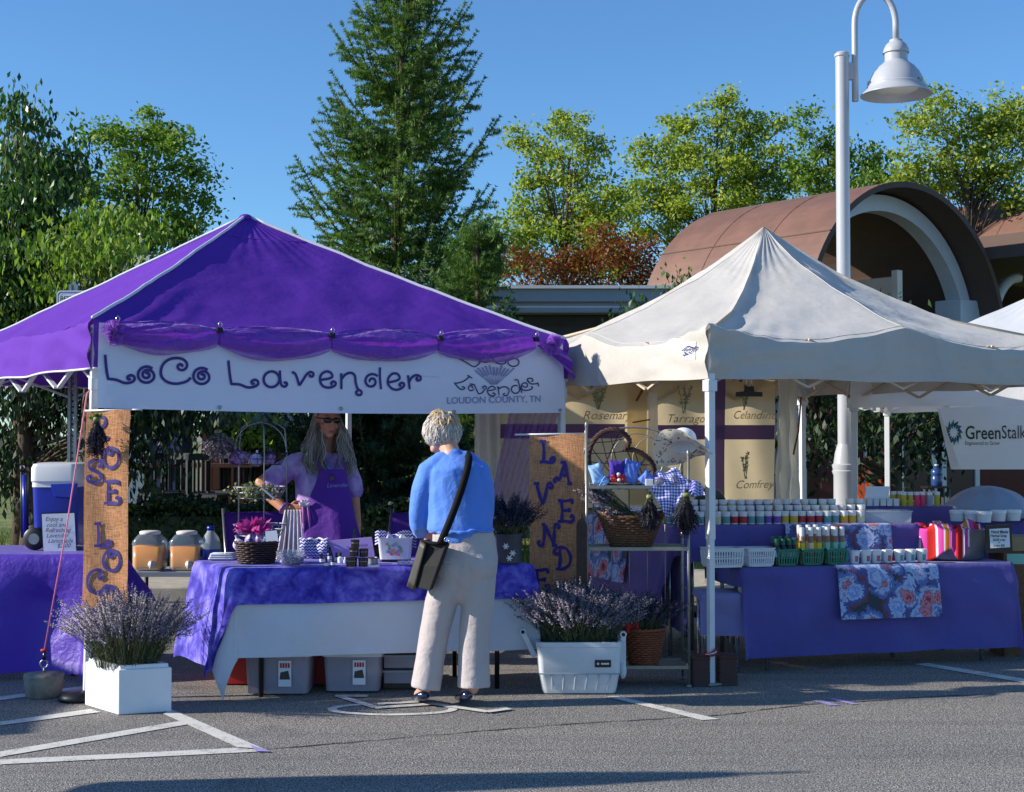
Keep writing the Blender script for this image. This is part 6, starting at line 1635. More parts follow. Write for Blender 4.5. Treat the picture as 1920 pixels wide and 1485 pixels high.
for k in range(8):
    z = .2 + k * .125; q = MB(); q.tube([(xr, RD, z), (xr - .005, yb, z)], .003, 5); q.build("side_rung", MATS["rack_metal"], rck)
q = MB(); q.tube([(xl + (xr - xl) * (.5 - .5 * math.cos(a)), yb, ZP(850, yb) + .16 * math.sin(a)) for a in [PI * k / 20 for k in range(21)]], .006, 6); q.build("top_arch", MATS["rack_metal"], rck)
for cx_, r_ in ((1195, .16), (1232, .15)):
    c = P(cx_, 862, yb - .02); q = MB(); q.tube([c + V(r_ * math.cos(a), 0, r_ * math.sin(a)) for a in [2 * PI * k / 32 for k in range(33)]], .0035, 5); q.build("scroll_ring", MATS["rack_metal"], rck)

def pillow(name, label, c, w, h, m, ry, group):
    b = MB(); R = Matrix.Rotation(ry, 3, 'Y')
    for sg in (-1, 1):
        def f(u, v):
            x, z = 2 * u - 1, 2 * v - 1; k = (1 - x ** 4) * (1 - z ** 4); pin = 1 - .1 * (1 - abs(z)) * abs(x) ** 3 - .0
            return R @ V(w / 2 * x * (1 - .1 * (1 - z * z)), sg * .024 * k ** .6 + .003 * math.sin(9 * x + 7 * z), h / 2 * (1 + z * (1 - .1 * (1 - x * x)))) + c
        b.grid(f, 12, 12, flip=sg > 0)
    return tag(b.build(name, m), label, "sachet", group)
hbk = thing("heart_basket", "heart shaped brown twig basket standing on the top shelf of the rack", "basket", rk(1165, 912, .1))
loop = smooth_pts([(1172, 843), (1180, 826), (1165, 810), (1142, 806), (1118, 820), (1104, 848), (1106, 876), (1118, 900), (1142, 911), (1180, 912), (1214, 908), (1227, 888), (1222, 866), (1204, 850), (1186, 843), (1172, 843)], 6)
q = MB(); rs = random.Random(2)
for st in range(5):
    ph = st * 1.26
    q.tube([rk(x + 3.2 * math.cos(i * .55 + ph), y + 3.2 * math.sin(i * .55 + ph), .1 + .012 * math.cos(i * .55 + ph + 1.2)) for i, (x, y) in enumerate(loop)], [.0065 + .002 * math.sin(i * .8 + st) for i in range(len(loop))], 6, cap=False)
q.build("twig_rim", MATS["twig_brown"], hbk)
q = MB()
for (xa, ya), (xb, yb_) in (((1106, 850), (1172, 846)), ((1112, 830), (1170, 823)), ((1106, 866), (1222, 872)), ((1126, 815), (1150, 905)), ((1142, 808), (1165, 900)), ((1190, 846), (1210, 906)), ((1176, 846), (1205, 905)), ((1120, 895), (1222, 890)), ((1108, 838), (1160, 905)), ((1160, 812), (1120, 900)), ((1225, 878), (1190, 908)), ((1212, 856), (1176, 905))):
    q.tube([rk(xa, ya, .12), rk((xa + xb) / 2, (ya + yb_) / 2 + 2, .16), rk(xb, yb_, .12)], .0032, 5, cap=False)
q.build("lattice", MATS["twig_brown"], hbk)
mat("pillow_sky", (122, 168, 226), .8, col2=(160, 196, 236), c2s=40); mat("pillow_violet", (70, 40, 150), .8); mat("pillow_blue", (84, 116, 206), .8, col2=(110, 140, 220), c2s=20); mat("berry_red", (178, 28, 40), .5)
for i, (px, py, w, h, m, ry, lab) in enumerate(((1125, 908, .085, .13, "pillow_sky", -.3, "pale blue pillow sachet at the left of the heart basket"), (1155, 906, .1, .14, "pillow_violet", .05, "deep violet pillow sachet in the middle of the heart basket"), (1177, 908, .1, .15, "pillow_blue", .25, "blue pillow sachet behind the violet one in the heart basket"), (1202, 909, .1, .09, "pillow_blue", .8, "blue pillow sachet lying at the right of the heart basket"), (1138, 911, .09, .045, "pillow_sky", -1.0, "pale blue pillow sachet lying lowest in the heart basket"))):
    pillow("pillow_sachet", lab, rk(px, py, .06 - .008 * i), w, h, MATS[m], ry, "pillow sachets in the heart basket")
q = MB(); rs = random.Random(6)
for k in range(16): q.ell(rk(1162 + rs.uniform(-15, 12), 897 + rs.uniform(-7, 6), .015), (.013, .011, .012), nu=8, nv=6)
tag(q.build("berry_cluster", MATS["berry_red"]), "cluster of red berries in front of the violet pillow sachet", "decoration")
q = MB()
for px, py in ((1160, 889), (1161, 900)): q.ell(rk(px, py, 0), (.012, .01, .01), nu=8, nv=6)
tag(q.build("white_blossom", MATS["tin_white"]), "two small white blossoms on the red berry cluster", "decoration")
# floppy sun hat
mat("hat_white", (226, 228, 232), .8, bump=.2, bs=120, var=.05)
n_ = NT("hat_lining"); v_ = n_.new("ShaderNodeTexVoronoi"); v_.inputs["Scale"].default_value = 26; n_.link(n_.co(), v_.inputs["Vector"])
nz = n_.noise(22, 3, .7, 1.0); n_.link(n_.ramp(nz.outputs[0], [(.0, C(216, 208, 190)), (.56, C(216, 208, 190)), (.58, C(70, 86, 74)), (.64, C(170, 60, 62)), (.67, C(216, 208, 190))], 'CONSTANT'), n_.b.inputs["Base Color"]); n_.b.inputs["Roughness"].default_value = .85; MATS["hat_lining"] = n_.mat
ht = thing("sun_hat", "floppy white sun hat with a flowered lining hung on the right rack post", "hat", rk(1283, 850, .05))
hc = rk(1281, 838, .06)
axu = V(.12, .5, .85).normalized(); axx = V(1, -.1, -.25).normalized(); axx = (axx - axu * axx.dot(axu)).normalized(); axy = axu.cross(axx)
def hatp(r, a, h): return hc + axx * r * math.cos(a) + axy * r * math.sin(a) + axu * h
q = MB(); q.grid(lambda u, v: hatp(.078 * (math.sin(PI / 2 * min(1, v * 1.12)) if v < .9 else 1.0), 2 * PI * u, .12 * math.cos(PI / 2 * v) ** .6), 32, 14, flip=False); q.build("crown", MATS["hat_white"], ht)
def brim(u, v, off=0.0):
    a = 2 * PI * u; r = .078 + .1 * v
    dz = -.02 * v * v - .05 * v * v * math.cos(2 * (a + .75)) + .005 * v * math.sin(7 * a + 1)
    return hatp(r, a, dz + off)
q = MB(); q.grid(lambda u, v: brim(u, v, .0015), 56, 10); q.build("brim", MATS["hat_white"], ht)
q = MB(); q.grid(lambda u, v: brim(u, v, -.0015), 56, 10); q.build("brim_lining", MATS["hat_lining"], ht)
# gingham cloth, jars and box on the top shelf
gk = thing("gingham_cloth", "blue gingham cloth draped over the right end of the top rack shelf", "cloth", rk(1260, 914))
def tri(u, v):
    x = 1222 + (1302 - 1222) * u; tip = max(0.0, 1 - abs(u - .42) / (.42 if u < .42 else .58))
    return rk(x + 4 * math.sin(v * 5), 909 + (8 + 58 * tip ** 1.15) * v, -.012 - .012 * math.sin(u * 19 + v * 2) * v)
q = MB(); q.grid(tri, 30, 16, flip=True); q.build("hanging_corner", MATS["gingham_blue"], gk)
q = MB(); q.grid(lambda u, v: rk(1222 + 78 * u, 909 - 30 * math.sin(PI * v) * math.sin(PI * (u * .8 + .15)) - 5 * math.sin(u * 14), .0 + .18 * v + .02 * math.sin(u * 11 + v * 7)), 30, 14); q.build("bunched_top", MATS["gingham_blue"], gk)
q = MB(); q.grid(lambda u, v: rk(1288 + 26 * u + 8 * v, 898 + 6 * u + 34 * v * (1 - .3 * u), -.02 + .02 * math.sin(u * 8 + v * 3)), 12, 12); q.build("loose_end", MATS["gingham_blue"], gk)
for px, py, r, h, m, lab in ((1236, 911, .03, .05, "crystal", "small clear glass jar at the left of the gingham cloth"), (1262, 906, .026, .045, "crystal", "small clear glass jar on the middle of the gingham cloth")):
    c = rk(px, py, -.0 if px < 1250 else .03); t = thing("glass_jar", lab, "jar", c, "glass jars on the gingham cloth")
    b = MB(); b.lathe([(r * .8, 0), (r, .006), (r, h * .75), (r * .8, h * .85)], (0, 0, 0), 16); b.build("body", MATS["crystal"], t, world=False); b = MB(); b.lathe([(r * .85, h * .85), (r * .85, h), (0, h)], (0, 0, 0), 16); b.build("lid", MATS["card_lilac"], t, world=False)
b = MB(); b.box(rk(1217, 905, .02), (.045, .05, .045)); tag(b.build("small_box", MATS["tin_white"], smooth=False, bevel=.003), "small plain white box between the heart basket and the gingham cloth", "box")
# boat shaped basket of lavender on the middle shelf
bc_ = rk(1183, 1027, .12); bb = thing("boat_basket", "brown woven boat shaped basket on the middle rack shelf", "basket", bc_)
def boat(f, a, o=0.0): 
    rx = (.115 + .09 * f); ry = (.06 + .045 * f)
    return V((rx + o) * math.cos(a), (ry + o) * math.sin(a), .19 * f + .03 * f * abs(math.cos(a)) ** 3)
q = MB()
for j in range(13):
    f = (j + .4) / 13; q.tube([boat(f, 2 * PI * i / 80, .004 * (1 if (i // 2 + j) % 2 else -1)) for i in range(81)], .0085, 5, cap=False)
q.build("woven_side", MATS["wicker_brown"], bb, world=False)
q = MB(); q.grid(lambda u, v: boat(v * .97, 2 * PI * u, -.008), 40, 6); q.build("inner_wall", MATS["wicker_brown"], bb, world=False)
q = MB(); q.tube([boat(1.0, 2 * PI * i / 60) for i in range(61)], .011, 7, cap=False); q.build("rim", MATS["wicker_brown"], bb, world=False)
q = MB(); q.tube([(.02 + .16 * k / 14 * 0 + .14 * math.cos(PI * k / 14), .02, .2 + .02 * math.sin(PI * k / 14)) for k in range(15)], .006, 6); q.lathe([(.018, -.004), (.018, .004)], (.14, -.09, .16), 14, R=Matrix.Rotation(PI / 2, 3, 'X')); q.build("wooden_button", MATS["bag_lilac"], bb, world=False)
def spray(name, label, a, b_, n, seed, wid, fm, fs=.008):
    rs = np.random.RandomState(seed); a, b_ = np.array(a), np.array(b_); t = thing(name, label, "flowers", Vector(a)); S, Fq = [], []
    for i in range(n):
        e = b_ + rs.normal(0, 1, 3) * wid; s0 = a + rs.normal(0, 1, 3) * wid * .35; m_ = (s0 + e) / 2 + rs.normal(0, .01, 3) + np.array([0, 0, .02])
        pts = [s0, (s0 + m_) / 2 + np.array([0, 0, .006]), m_, (m_ + e) / 2 + np.array([0, 0, .006]), e]; sd = rs.normal(size=3) * .0012
        for k in range(4): S.append([pts[k] - sd, pts[k] + sd, pts[k + 1] + sd, pts[k + 1] - sd])
        ax = (e - pts[3]); ax /= np.linalg.norm(ax)
        for k in range(8):
            c = e - ax * .08 * (k / 8.0)
            for j in range(2):
                u = rs.normal(size=3); u -= ax * u.dot(ax); u /= np.linalg.norm(u); v = np.cross(ax, u); s = fs * rs.uniform(.7, 1.3)
                Fq.append([c - v * s * .5, c + u * s, c + v * s * .5, c + ax * s])
    numpy_mesh("stems", np.array(S).reshape(-1, 3), 4, MATS["lav_stem"], t); numpy_mesh("flower_spikes", np.array(Fq).reshape(-1, 3), 4, MATS[fm], t)
spray("lavender_bunch", "grey dried lavender spilling up to the left out of the boat basket", rk(1195, 978, .12), rk(1112, 925, .06), 130, 71, .035, "lav_flower")
spray("lavender_bunch", "dried lavender lying along the rim of the boat basket", rk(1225, 985, .1), rk(1148, 968, .07), 90, 72, .022, "lav_flower")
lavender("lavender_bunch", "dark dried lavender bunch hanging over the front of the boat basket", rk(1218, 922, -.03), .055, .05, .24, 120, 73, fm="lav_dark", upside=True, wild=.008, tie="dried_green", fs=.009)
lavender("lavender_bunch", "dried lavender bunch hanging from the right rack post", rk(1287, 918, -.04), .075, .05, .28, 130, 74, fm="lav_dark", upside=True, wild=.012, tie="dried_green", fs=.009)
pdl = thing("wooden_paddle", "dark brown paddle shaped board hanging on the left rack post", "board", rk(1090, 1092, -.06))
q = MB(); q.prism([rk(x, y, -.06) for x, y in ((1081, 1094), (1101, 1094), (1101, 985), (1097, 976), (1093, 970), (1092, 962), (1088, 962), (1088, 970), (1084, 976), (1081, 985))][::-1], (0, .015, 0)); q.build("blade", MATS["wicker_dark"], pdl, smooth=False, bevel=.004)
# terracotta coloured wicker pot on the bottom shelf
c = rk(1207, 1250, .1); c.z = shz[2] + .003
wicker_bowl("wicker_pot", "reddish brown wicker pot of dried lavender on the bottom rack shelf", "basket", c, .125, .08, .215, MATS["wicker_red"], rows=16, strands=30)
lavender("lavender_plant", "sparse dark dried lavender in the reddish wicker pot", c + V(0, 0, .18), .15, .13, .26, 170, 75, fm="lav_dark", spread=1.0, wild=.04)
b = MB(); b.grid(lambda u, v: rk(1172 + 26 * u, 1168 + 22 * v * (1 - .4 * u), .0 - .01 * math.sin(u * 9)), 8, 6); tag(b.build("red_ribbon", MATS["red_cloth"]), "dark red ribbon on the rim of the reddish wicker pot", "ribbon")

# ------------------------------------------------------------------ soap stall
def floral(name):
    n = NT(name); mp = n.new("ShaderNodeMapping"); mp.inputs["Scale"].default_value = (1, 1, 1); n.link(n.co(), mp.inputs[0])
    wv = n.noise(9, 3, .6); ds = n.new("ShaderNodeVectorMath", operation='MULTIPLY_ADD'); n.link(wv.outputs["Color"], ds.inputs[0]); ds.inputs[1].default_value = (.06, .06, .06); n.link(mp.outputs[0], ds.inputs[2])
    v = n.new("ShaderNodeTexVoronoi"); v.inputs["Scale"].default_value = 7.5; n.link(ds.outputs[0], v.inputs["Vector"])
    pet = n.noise(24, 4, .6, 2.4)
    d = n.math('ADD', n.math('MULTIPLY', v.outputs["Distance"], .8), n.math('MULTIPLY', n.math('SUBTRACT', pet.outputs[0], .5), .5))
    r1 = n.ramp(d, [(.0, C(110, 20, 40)), (.1, C(168, 48, 66)), (.2, C(206, 128, 140)), (.3, C(150, 90, 104)), (.36, C(168, 182, 214)), (.46, C(96, 112, 170)), (.6, C(52, 60, 70))], 'CONSTANT')
    r2 = n.ramp(d, [(.0, C(190, 150, 110)), (.08, C(176, 190, 218)), (.22, C(126, 146, 204)), (.32, C(172, 186, 214)), (.42, C(70, 84, 146)), (.55, C(120, 60, 70)), (.66, C(56, 70, 60))], 'CONSTANT')
    sp = n.new("ShaderNodeSeparateColor"); n.link(v.outputs["Color"], sp.inputs[0])
    col = n.mix(n.ramp(sp.outputs[0], [(0, (0, 0, 0, 1)), (.5, (1, 1, 1, 1))], 'CONSTANT'), r1, r2)
    n.link(col, n.b.inputs["Base Color"]); n.b.inputs["Roughness"].default_value = .75; MATS[name] = n.mat
floral("floral_cloth")
WZ = .655
s0, s1 = G(1392, 1066, WZ), G(1897, 1053, WZ)
sex = V(s1.x - s0.x, s1.y - s0.y, 0); SW = sex.length; sex.normalize(); sey = V(-sex.y, sex.x, 0)
folding_table("low folding table under the indigo cloth at the front of the soap stall", s0, sex, sey, SW, .6, WZ - .01, MATS["chrome"])
drape("tablecloth", "indigo cloth hanging in front of the low soap stall table", "tablecloth", s0, sex, sey, SW, .6, WZ, .565, .35, .1, .12, MATS["cloth_purple"], .014, .034, 7, 11, flare=.07)
def run(name, label, x0, x1, O, ex, ey, z, d, back_, m):
    b = MB()
    def f(u, v):
        a = x0 + (x1 - x0) * u; s = -d + (d + back_) * v
        p = O + ex * a
        if s < 0: q = p - ey * (.045 + .16 * -s + .006 * math.sin(a * 26)); return V(q.x, q.y, z + .004 + s)
        q = p + ey * (s - .028 * max(0, 1 - s / .03)); return V(q.x, q.y, z + .006)
    b.grid(f, 30, 30); return tag(b.build(name, m), label, "cloth")
O0 = V(s0.x, s0.y, 0)
def along(px): return (onplane(px, 1060, O0, -sey) - O0).dot(sex)
run("table_runner", "flower printed cloth hanging over the front of the indigo table", along(1564), along(1752), O0, sex, sey, WZ, .335, .3, MATS["floral_cloth"])
TZ2 = .9
u0_, u1_ = G(1296, 986, TZ2), G(1742, 986, TZ2)
uex = V(math.cos(.14), math.sin(.14), 0); uey = V(-uex.y, uex.x, 0); U0 = V(u0_.x, u0_.y, 0); UW = u1_.x - u0_.x
folding_table("raised back table holding rows of jars in the soap stall", u0_, uex, uey, UW, .62, TZ2 - .01, MATS["chrome"])
drape("tablecloth", "indigo cloth on the raised back table of the soap stall", "tablecloth", u0_, uex, uey, UW, .62, TZ2, .235, .2, .06, .72, MATS["cloth_purple"], .012, .03, 11, 12, flare=.05)
run("table_runner", "flower printed cloth hanging on the raised back table behind the tall jars", (P(1470, 1000, 9.38).x - u0_.x), (P(1668, 1000, 9.5).x - u0_.x), U0, uex, uey, TZ2, .24, .1, MATS["floral_cloth"])
v0_, v1_ = P(1098, 961, 10.85), P(1262, 984, 9.45)
vex = V(v1_.x - v0_.x, v1_.y - v0_.y, 0); VW = vex.length; vex.normalize(); vey = V(-vex.y, vex.x, 0)
folding_table("side table running back behind the metal rack", v0_, vex, vey, VW, .5, TZ2 - .02, MATS["chrome"])
drape("tablecloth", "mauve cloth falling to the ground from the side table behind the rack", "tablecloth", v0_, vex, vey, VW, .5, TZ2 - .01, .78, .2, .1, .3, MATS["cloth_mauve"], .012, .045, 12, 13, flare=.12)
run("table_runner", "flower printed cloth on the side table seen through the metal rack", .0, VW * .62, V(v0_.x, v0_.y, 0), vex, vey, TZ2 - .01, .44, .2, MATS["floral_cloth"])
w0_ = G(1750, 973, TZ2); ww_ = P(1940, 973, w0_.y).x - w0_.x
folding_table("small back table behind the galvanised tub carrying white bowls", w0_, uex, uey, ww_, .5, TZ2 - .01, MATS["chrome"])
drape("tablecloth", "indigo cloth on the small back table behind the galvanised tub", "tablecloth", w0_, uex, uey, ww_, .5, TZ2, .3, .1, .05, .05, MATS["cloth_purple"], .012, .02, 11, 15, flare=.05)
# jars
jar_cols = {"teal": (96, 150, 150), "red": (176, 40, 52), "purple": (110, 70, 160), "yellow": (196, 168, 50), "cream": (206, 200, 160), "green": (120, 150, 110)}
for k, v_ in jar_cols.items(): mat("jarlabel_" + k, v_, .5)
mat("jar_white", (226, 226, 224), .4)
JP = {}
def jar(x, y, z, col, group, label, r=.027, h=.085):
    key = (col, round(r, 4), round(h, 4))
    if key not in JP:
        t = thing("cosmetic_jar", label, "jar", (x, y, z), group)
        b = MB(); b.lathe([(r * .92, 0), (r, .004), (r, h * .7)], (0, 0, 0), 14); b.build("body", MATS["jar_white"], t, world=False, angle=40)
        b = MB(); b.lathe([(r * 1.015, h * .1), (r * 1.015, h * .62)], (0, 0, 0), 14, cap=False); b.build("label", MATS["jarlabel_" + col], t, world=False)
        b = MB(); b.lathe([(r * 1.06, h * .7), (r * 1.06, h), (0, h)], (0, 0, 0), 14); b.build("lid", MATS["tin_white"], t, world=False, angle=40)
        JP[key] = t; return t
    c = copy_tree(JP[key]); c.location = (x, y, z); tag(c, label, "jar", group); c.rotation_euler.z = rnd.uniform(-.3, .3); return c
pat = ["teal", "teal", "teal", "cream", "teal", "red", "red", "teal", "teal", "purple", "purple", "yellow", "yellow", "red", "red", "red", "teal", "teal", "yellow", "yellow", "cream", "cream", "red", "red"]
def rowp(x, dy): return U0 + uex * x + uey * dy
x = .02; i = 0
while x < UW - .32:
    c = pat[i % len(pat)]
    jar(*rowp(x, .06 + .006 * math.sin(i * 3)).xy, TZ2 + .004, c, "front row of jars on the raised back table", "white lidded jar with %s %s label in the front row on the raised indigo table" % ("an" if c[0] in "aeiou" else "a", c)); x += .0585; i += 1
for row, dy, ofs, nm in ((1, .155, 3, "second"), (2, .25, 8, "third")):
    x = -.02 + .02 * row; i = ofs; zr = TZ2 + (.036, .072)[row - 1]
    b = MB(); pc_ = rowp((UW - .3) / 2, dy); b.box((pc_.x, pc_.y, (TZ2 + .003 + zr) / 2), (UW - .26, .085, zr - TZ2 - .003), Matrix.Rotation(.14, 3, 'Z'))
    tag(b.build("riser_board", MATS["cloth_mauve"], smooth=False), "mauve covered riser board under the %s row of jars on the raised indigo table" % nm, "riser")
    while x < UW - .3:
        c = pat[(i * 5 + row) % len(pat)]
        if rnd.random() < .93: jar(*rowp(x, dy + rnd.uniform(-.008, .008)).xy, zr + .002, c, nm + " row of jars on the raised back table", "white lidded jar with a %s label in the %s row on the raised indigo table" % (c, nm))
        x += rnd.uniform(.06, .07); i += 1
n_ = int(VW / .075)
for k in range(n_):
    p = V(v0_.x, v0_.y, 0) + vex * (.04 + k * .075) + vey * .07; c = pat[(k * 7 + 2) % len(pat)]
    jar(p.x, p.y, TZ2 - .004, c, "jars along the side table behind the rack", "white lidded jar with a %s label on the side table behind the metal rack" % c)
for k, (px, c, lab) in enumerate(((1612, "red", "pink"), (1634, "red", "pink"), (1653, "red", "pink"), (1674, "red", "pink"), (1697, "teal", "teal"), (1718, "teal", "teal"), (1739, "teal", "teal"))):
    p = O0 + sex * along(px) + sey * .07
    t = thing("salve_tub", "white tub with %s %s in the row above the flower printed cloth" % ("a", lab + " label"), "tub", (p.x, p.y, WZ + .008), "row of seven white tubs above the flower printed cloth")
    b = MB(); b.lathe([(.027, 0), (.034, .062)], (0, 0, 0), 20); b.build("body", MATS["jar_white"], t, world=False, angle=40)
    b = MB(); b.lathe([(.036, .062), (.0365, .08), (.034, .084), (0, .084)], (0, 0, 0), 20); b.build("lid", MATS["tin_white"], t, world=False, angle=40)
    b = MB(); b.add([V((.0275 + .007 * z / .062 + .0008) * math.sin(a), -(.0275 + .007 * z / .062 + .0008) * math.cos(a), z) for z in (.012, .05) for a in [(-.1 + .75 * i / 6) for i in range(7)]], [(i, i + 1, 8 + i, 7 + i) for i in range(6)]); b.build("label", MATS["flower_pink" if lab == "pink" else "jarlabel_teal"], t, world=False)
# baskets
def slat_basket(label, px, py, w, h, d, m, group, taper=.86, rows=2, n=9, rot=0.0, dy=.1, name="plastic_basket"):
    p = O0 + sex * along(px) + sey * dy; t = thing(name, label, "basket", (p.x, p.y, WZ + .006), group)
    ang = math.atan2(sex.y, sex.x) + rot; R = Matrix.Rotation(ang, 3, 'Z')
    def ring(f, k=1.0, e=0): return [R @ q for q in rrect(0, 0, (w * (taper + (1 - taper) * f)) * k, (d * (taper + (1 - taper) * f)) * k, h * f + e, .018, 3)]
    b = MB(); b.poly(ring(.02)[::-1])
    for f0, f1 in ((0, .16), (.86, 1.0)) + (((.46, .54),) if rows > 1 else ()):
        A, B = ring(f0), ring(f1); k = len(A); b.add(A + B, [(i, (i + 1) % k, k + (i + 1) % k, k + i) for i in range(k)])
    A, B = ring(1.0, 1.05), ring(1.0, 1.05, .006); C_ = ring(1.0, .97, .006); k = len(A)
    b.add(A + B + C_, [(i, (i + 1) % k, k + (i + 1) % k, k + i) for i in range(k)] + [(k + i, k + (i + 1) % k, 2 * k + (i + 1) % k, 2 * k + i) for i in range(k)])
    for side in range(4):
        cnt = n if side % 2 == 0 else max(3, int(n * d / w))
        for i in range(cnt + 1):
            f = -.46 + .92 * i / cnt
            def pt(g, f=f, side=side):
                ww, dd = w * (taper + (1 - taper) * g), d * (taper + (1 - taper) * g)
                return R @ (V(f * ww, -dd / 2, h * g) if side == 0 else V(f * ww, dd / 2, h * g) if side == 2 else V(-ww / 2, f * dd, h * g) if side == 1 else V(ww / 2, f * dd, h * g))
            b.bar(pt(.1), pt(.92), w / n * .42, .003, up=(R @ V(0, 1, 0)) if side % 2 == 0 else (R @ V(1, 0, 0)))
    b.build("lattice_shell", m, t, world=False, smooth=False); return t
mat("basket_white", (220, 224, 226), .45); mat("basket_green", (32, 122, 98), .45); mat("cap_green", (34, 96, 72), .4); mat("tube_amber", (150, 112, 84), .35, var=.2); mat("tube_yellow", (222, 190, 40), .4); mat("tube_teal", (126, 190, 170), .4); mat("tube_cream", (220, 206, 160), .4)
slat_basket("white open weave basket nearest the tent leg on the indigo table", 1366, 1056, .235, .115, .17, MATS["basket_white"], "white plastic baskets on the low table", taper=.92, n=12)
slat_basket("white open weave basket right next to the first green basket", 1431, 1058, .19, .112, .17, MATS["basket_white"], "white plastic baskets on the low table", taper=.86, n=11)
slat_basket("green basket of green capped bottles beside the white basket", 1482, 1058, .15, .1, .15, MATS["basket_green"], "green plastic baskets on the low table", n=7)
slat_basket("middle green basket holding amber tubes with yellow labels", 1529, 1057, .155, .1, .15, MATS["basket_green"], "green plastic baskets on the low table", n=8)
slat_basket("green basket of tubes with teal labels beside the white tubs", 1575, 1055, .145, .1, .15, MATS["basket_green"], "green plastic baskets on the low table", n=7)
def tube_bottle(px, dyy, h, r, cm_, bm, lm, label, group, z0=.012):
    p = O0 + sex * along(px) + sey * dyy; t = thing("lotion_bottle", label, "bottle", (p.x, p.y, WZ + z0), group)
    b = MB(); b.lathe([(r, 0), (r, h * .72), (r * .6, h * .78)], (0, 0, 0), 12); b.build("body", MATS[bm], t, world=False, angle=40)
    b = MB(); b.lathe([(r * .8, h * .76), (r * .8, h), (0, h)], (0, 0, 0), 12); b.build("cap", MATS[cm_], t, world=False, angle=40)
    b = MB(); b.lathe([(r * 1.03, h * .3), (r * 1.03, h * .58)], (0, 0, 0), 12, cap=False); b.build("label", MATS[lm], t, world=False)
for k, (px, dy) in enumerate(((1464, .06), (1476, .06), (1488, .06), (1497, .06), (1466, .13), (1479, .13), (1492, .13))):
    tube_bottle(px, dy, .165 + .012 * (k > 3), .017, "cap_green", "bottle_black", "bottle_label", "green capped dark bottle in the first green basket, %s row" % ("front" if k < 4 else "back"), "bottles in the first green basket")
for k, (px, dy) in enumerate(((1513, .07), (1530, .07), (1545, .07), (1517, .14), (1534, .14), (1548, .14))):
    tube_bottle(px, dy, .235 + .012 * (k > 2), .019, "tin_white", "tube_amber", ("tube_yellow", "tube_cream", "tube_yellow")[k % 3], "amber tube with %s label in the middle green basket, %s row" % (("yellow", "cream", "yellow")[k % 3], "front" if k < 3 else "back"), "tubes in the middle green basket")
for k, (px, dy) in enumerate(((1561, .07), (1576, .07), (1589, .07), (1565, .14), (1582, .14))):
    tube_bottle(px, dy, .235, .019, "tin_white", "tube_amber", "tube_teal", "amber tube with teal label in the green basket beside white tubs, %s row" % ("front" if k < 3 else "back"), "tubes in the third green basket")
# galvanised tub with towel and sign
pc = O0 + sex * along(1822) + sey * .24; PC = V(pc.x, pc.y, WZ + .006)
tb_ = thing("metal_tub", "oval galvanised tub at the right end of the indigo table", "tub", PC)
b = MB(); b.lathe([(.2, 0), (.21, .01), (.235, .19), (.245, .2), (.235, .205), (.222, .19), (.2, .02), (0, .02)], (0, 0, 0), 40, sy=.7); b.build("body", MATS["galv"], tb_, world=False, angle=40)
n_ = NT("towel_stripe"); X, Y, Z = n_.sep(); f_ = n_.math('FRACT', n_.math('MULTIPLY', n_.math('ADD', X, n_.math('MULTIPLY', Y, .15)), 6.2))
n_.link(n_.ramp(f_, [(0, C(196, 24, 22)), (.28, C(226, 220, 230)), (.34, C(206, 60, 150)), (.52, C(226, 220, 230)), (.58, C(232, 128, 24)), (.74, C(226, 220, 230)), (.8, C(206, 60, 150))], 'CONSTANT'), n_.b.inputs["Base Color"]); n_.b.inputs["Roughness"].default_value = .85; n_.bump(n_.noise(300, 2).outputs[0], .3, .004); MATS["towel_stripe"] = n_.mat
tl = thing("striped_towel", "red pink and orange striped towel hanging over the galvanised tub", "towel", PC + V(-.1, -.15, .2))
def twl(a0_, a1_, drop, ph):
    def f(u, v):
        a = a0_ + (a1_ - a0_) * u; s = (v - .3) / .7
        r = 1.0 + .03 * math.sin(u * 15 + ph)
        if s < 0: return PC + V(.245 * (1 + s * .5) * r * math.cos(a), .7 * .245 * (1 + s * .5) * r * math.sin(a), .212 + .03 * math.sin(u * 9 + v * 6 + ph))
        k = drop * (.7 + .5 * math.sin(PI * min(1, u * 1.1)))
        return PC + V((.25 + .01 * s + .01 * math.sin(u * 17 + ph)) * math.cos(a), .7 * (.252 + .012 * math.sin(u * 17 + ph)) * math.sin(a) - .006, .212 - s * k)
    return f
b = MB(); b.grid(twl(PI * .92, PI * 1.46, .19, 0), 34, 16); b.build("left_fold", MATS["towel_stripe"], tl, thick=.006)
b = MB(); b.grid(twl(PI * 1.43, PI * 1.58, .17, 2), 14, 16); b.build("hanging_end", MATS["towel_stripe"], tl, thick=.006)
b = MB(); b.grid(lambda u, v: PC + V(-.16 + .36 * u, -.02 + .1 * (v - .5) - .06 * math.sin(u * 3), .215 + .035 * math.sin(u * 11) * math.sin(PI * v) + .02 * math.sin(v * 9 + u * 5)), 26, 10); b.build("bunched_middle", MATS["towel_stripe"], tl, thick=.006)
sgn = thing("framed_sign", "small framed white sign reading hand made herbal soap on the galvanised tub", "sign", PC + V(.17, -.19, .1))
sp0 = PC + V(.17, -.21, .1)
def sgp(px, py, off=0.0): return onplane(px, py, sp0 + V(0, -off, 0), V(0, -1, 0))
b = MB(); b.prism([sgp(1848, 985), sgp(1896, 983), sgp(1899, 1036), sgp(1849, 1037)][::-1], (0, .012, 0)); b.build("frame", MATS["bottle_black"], sgn, smooth=False)
b = MB(); b.poly([sgp(1855, 992, .003), sgp(1892, 990, .003), sgp(1894, 1026, .003), sgp(1857, 1028, .003)][::-1]); b.build("paper", MATS["paper"], sgn, smooth=False)
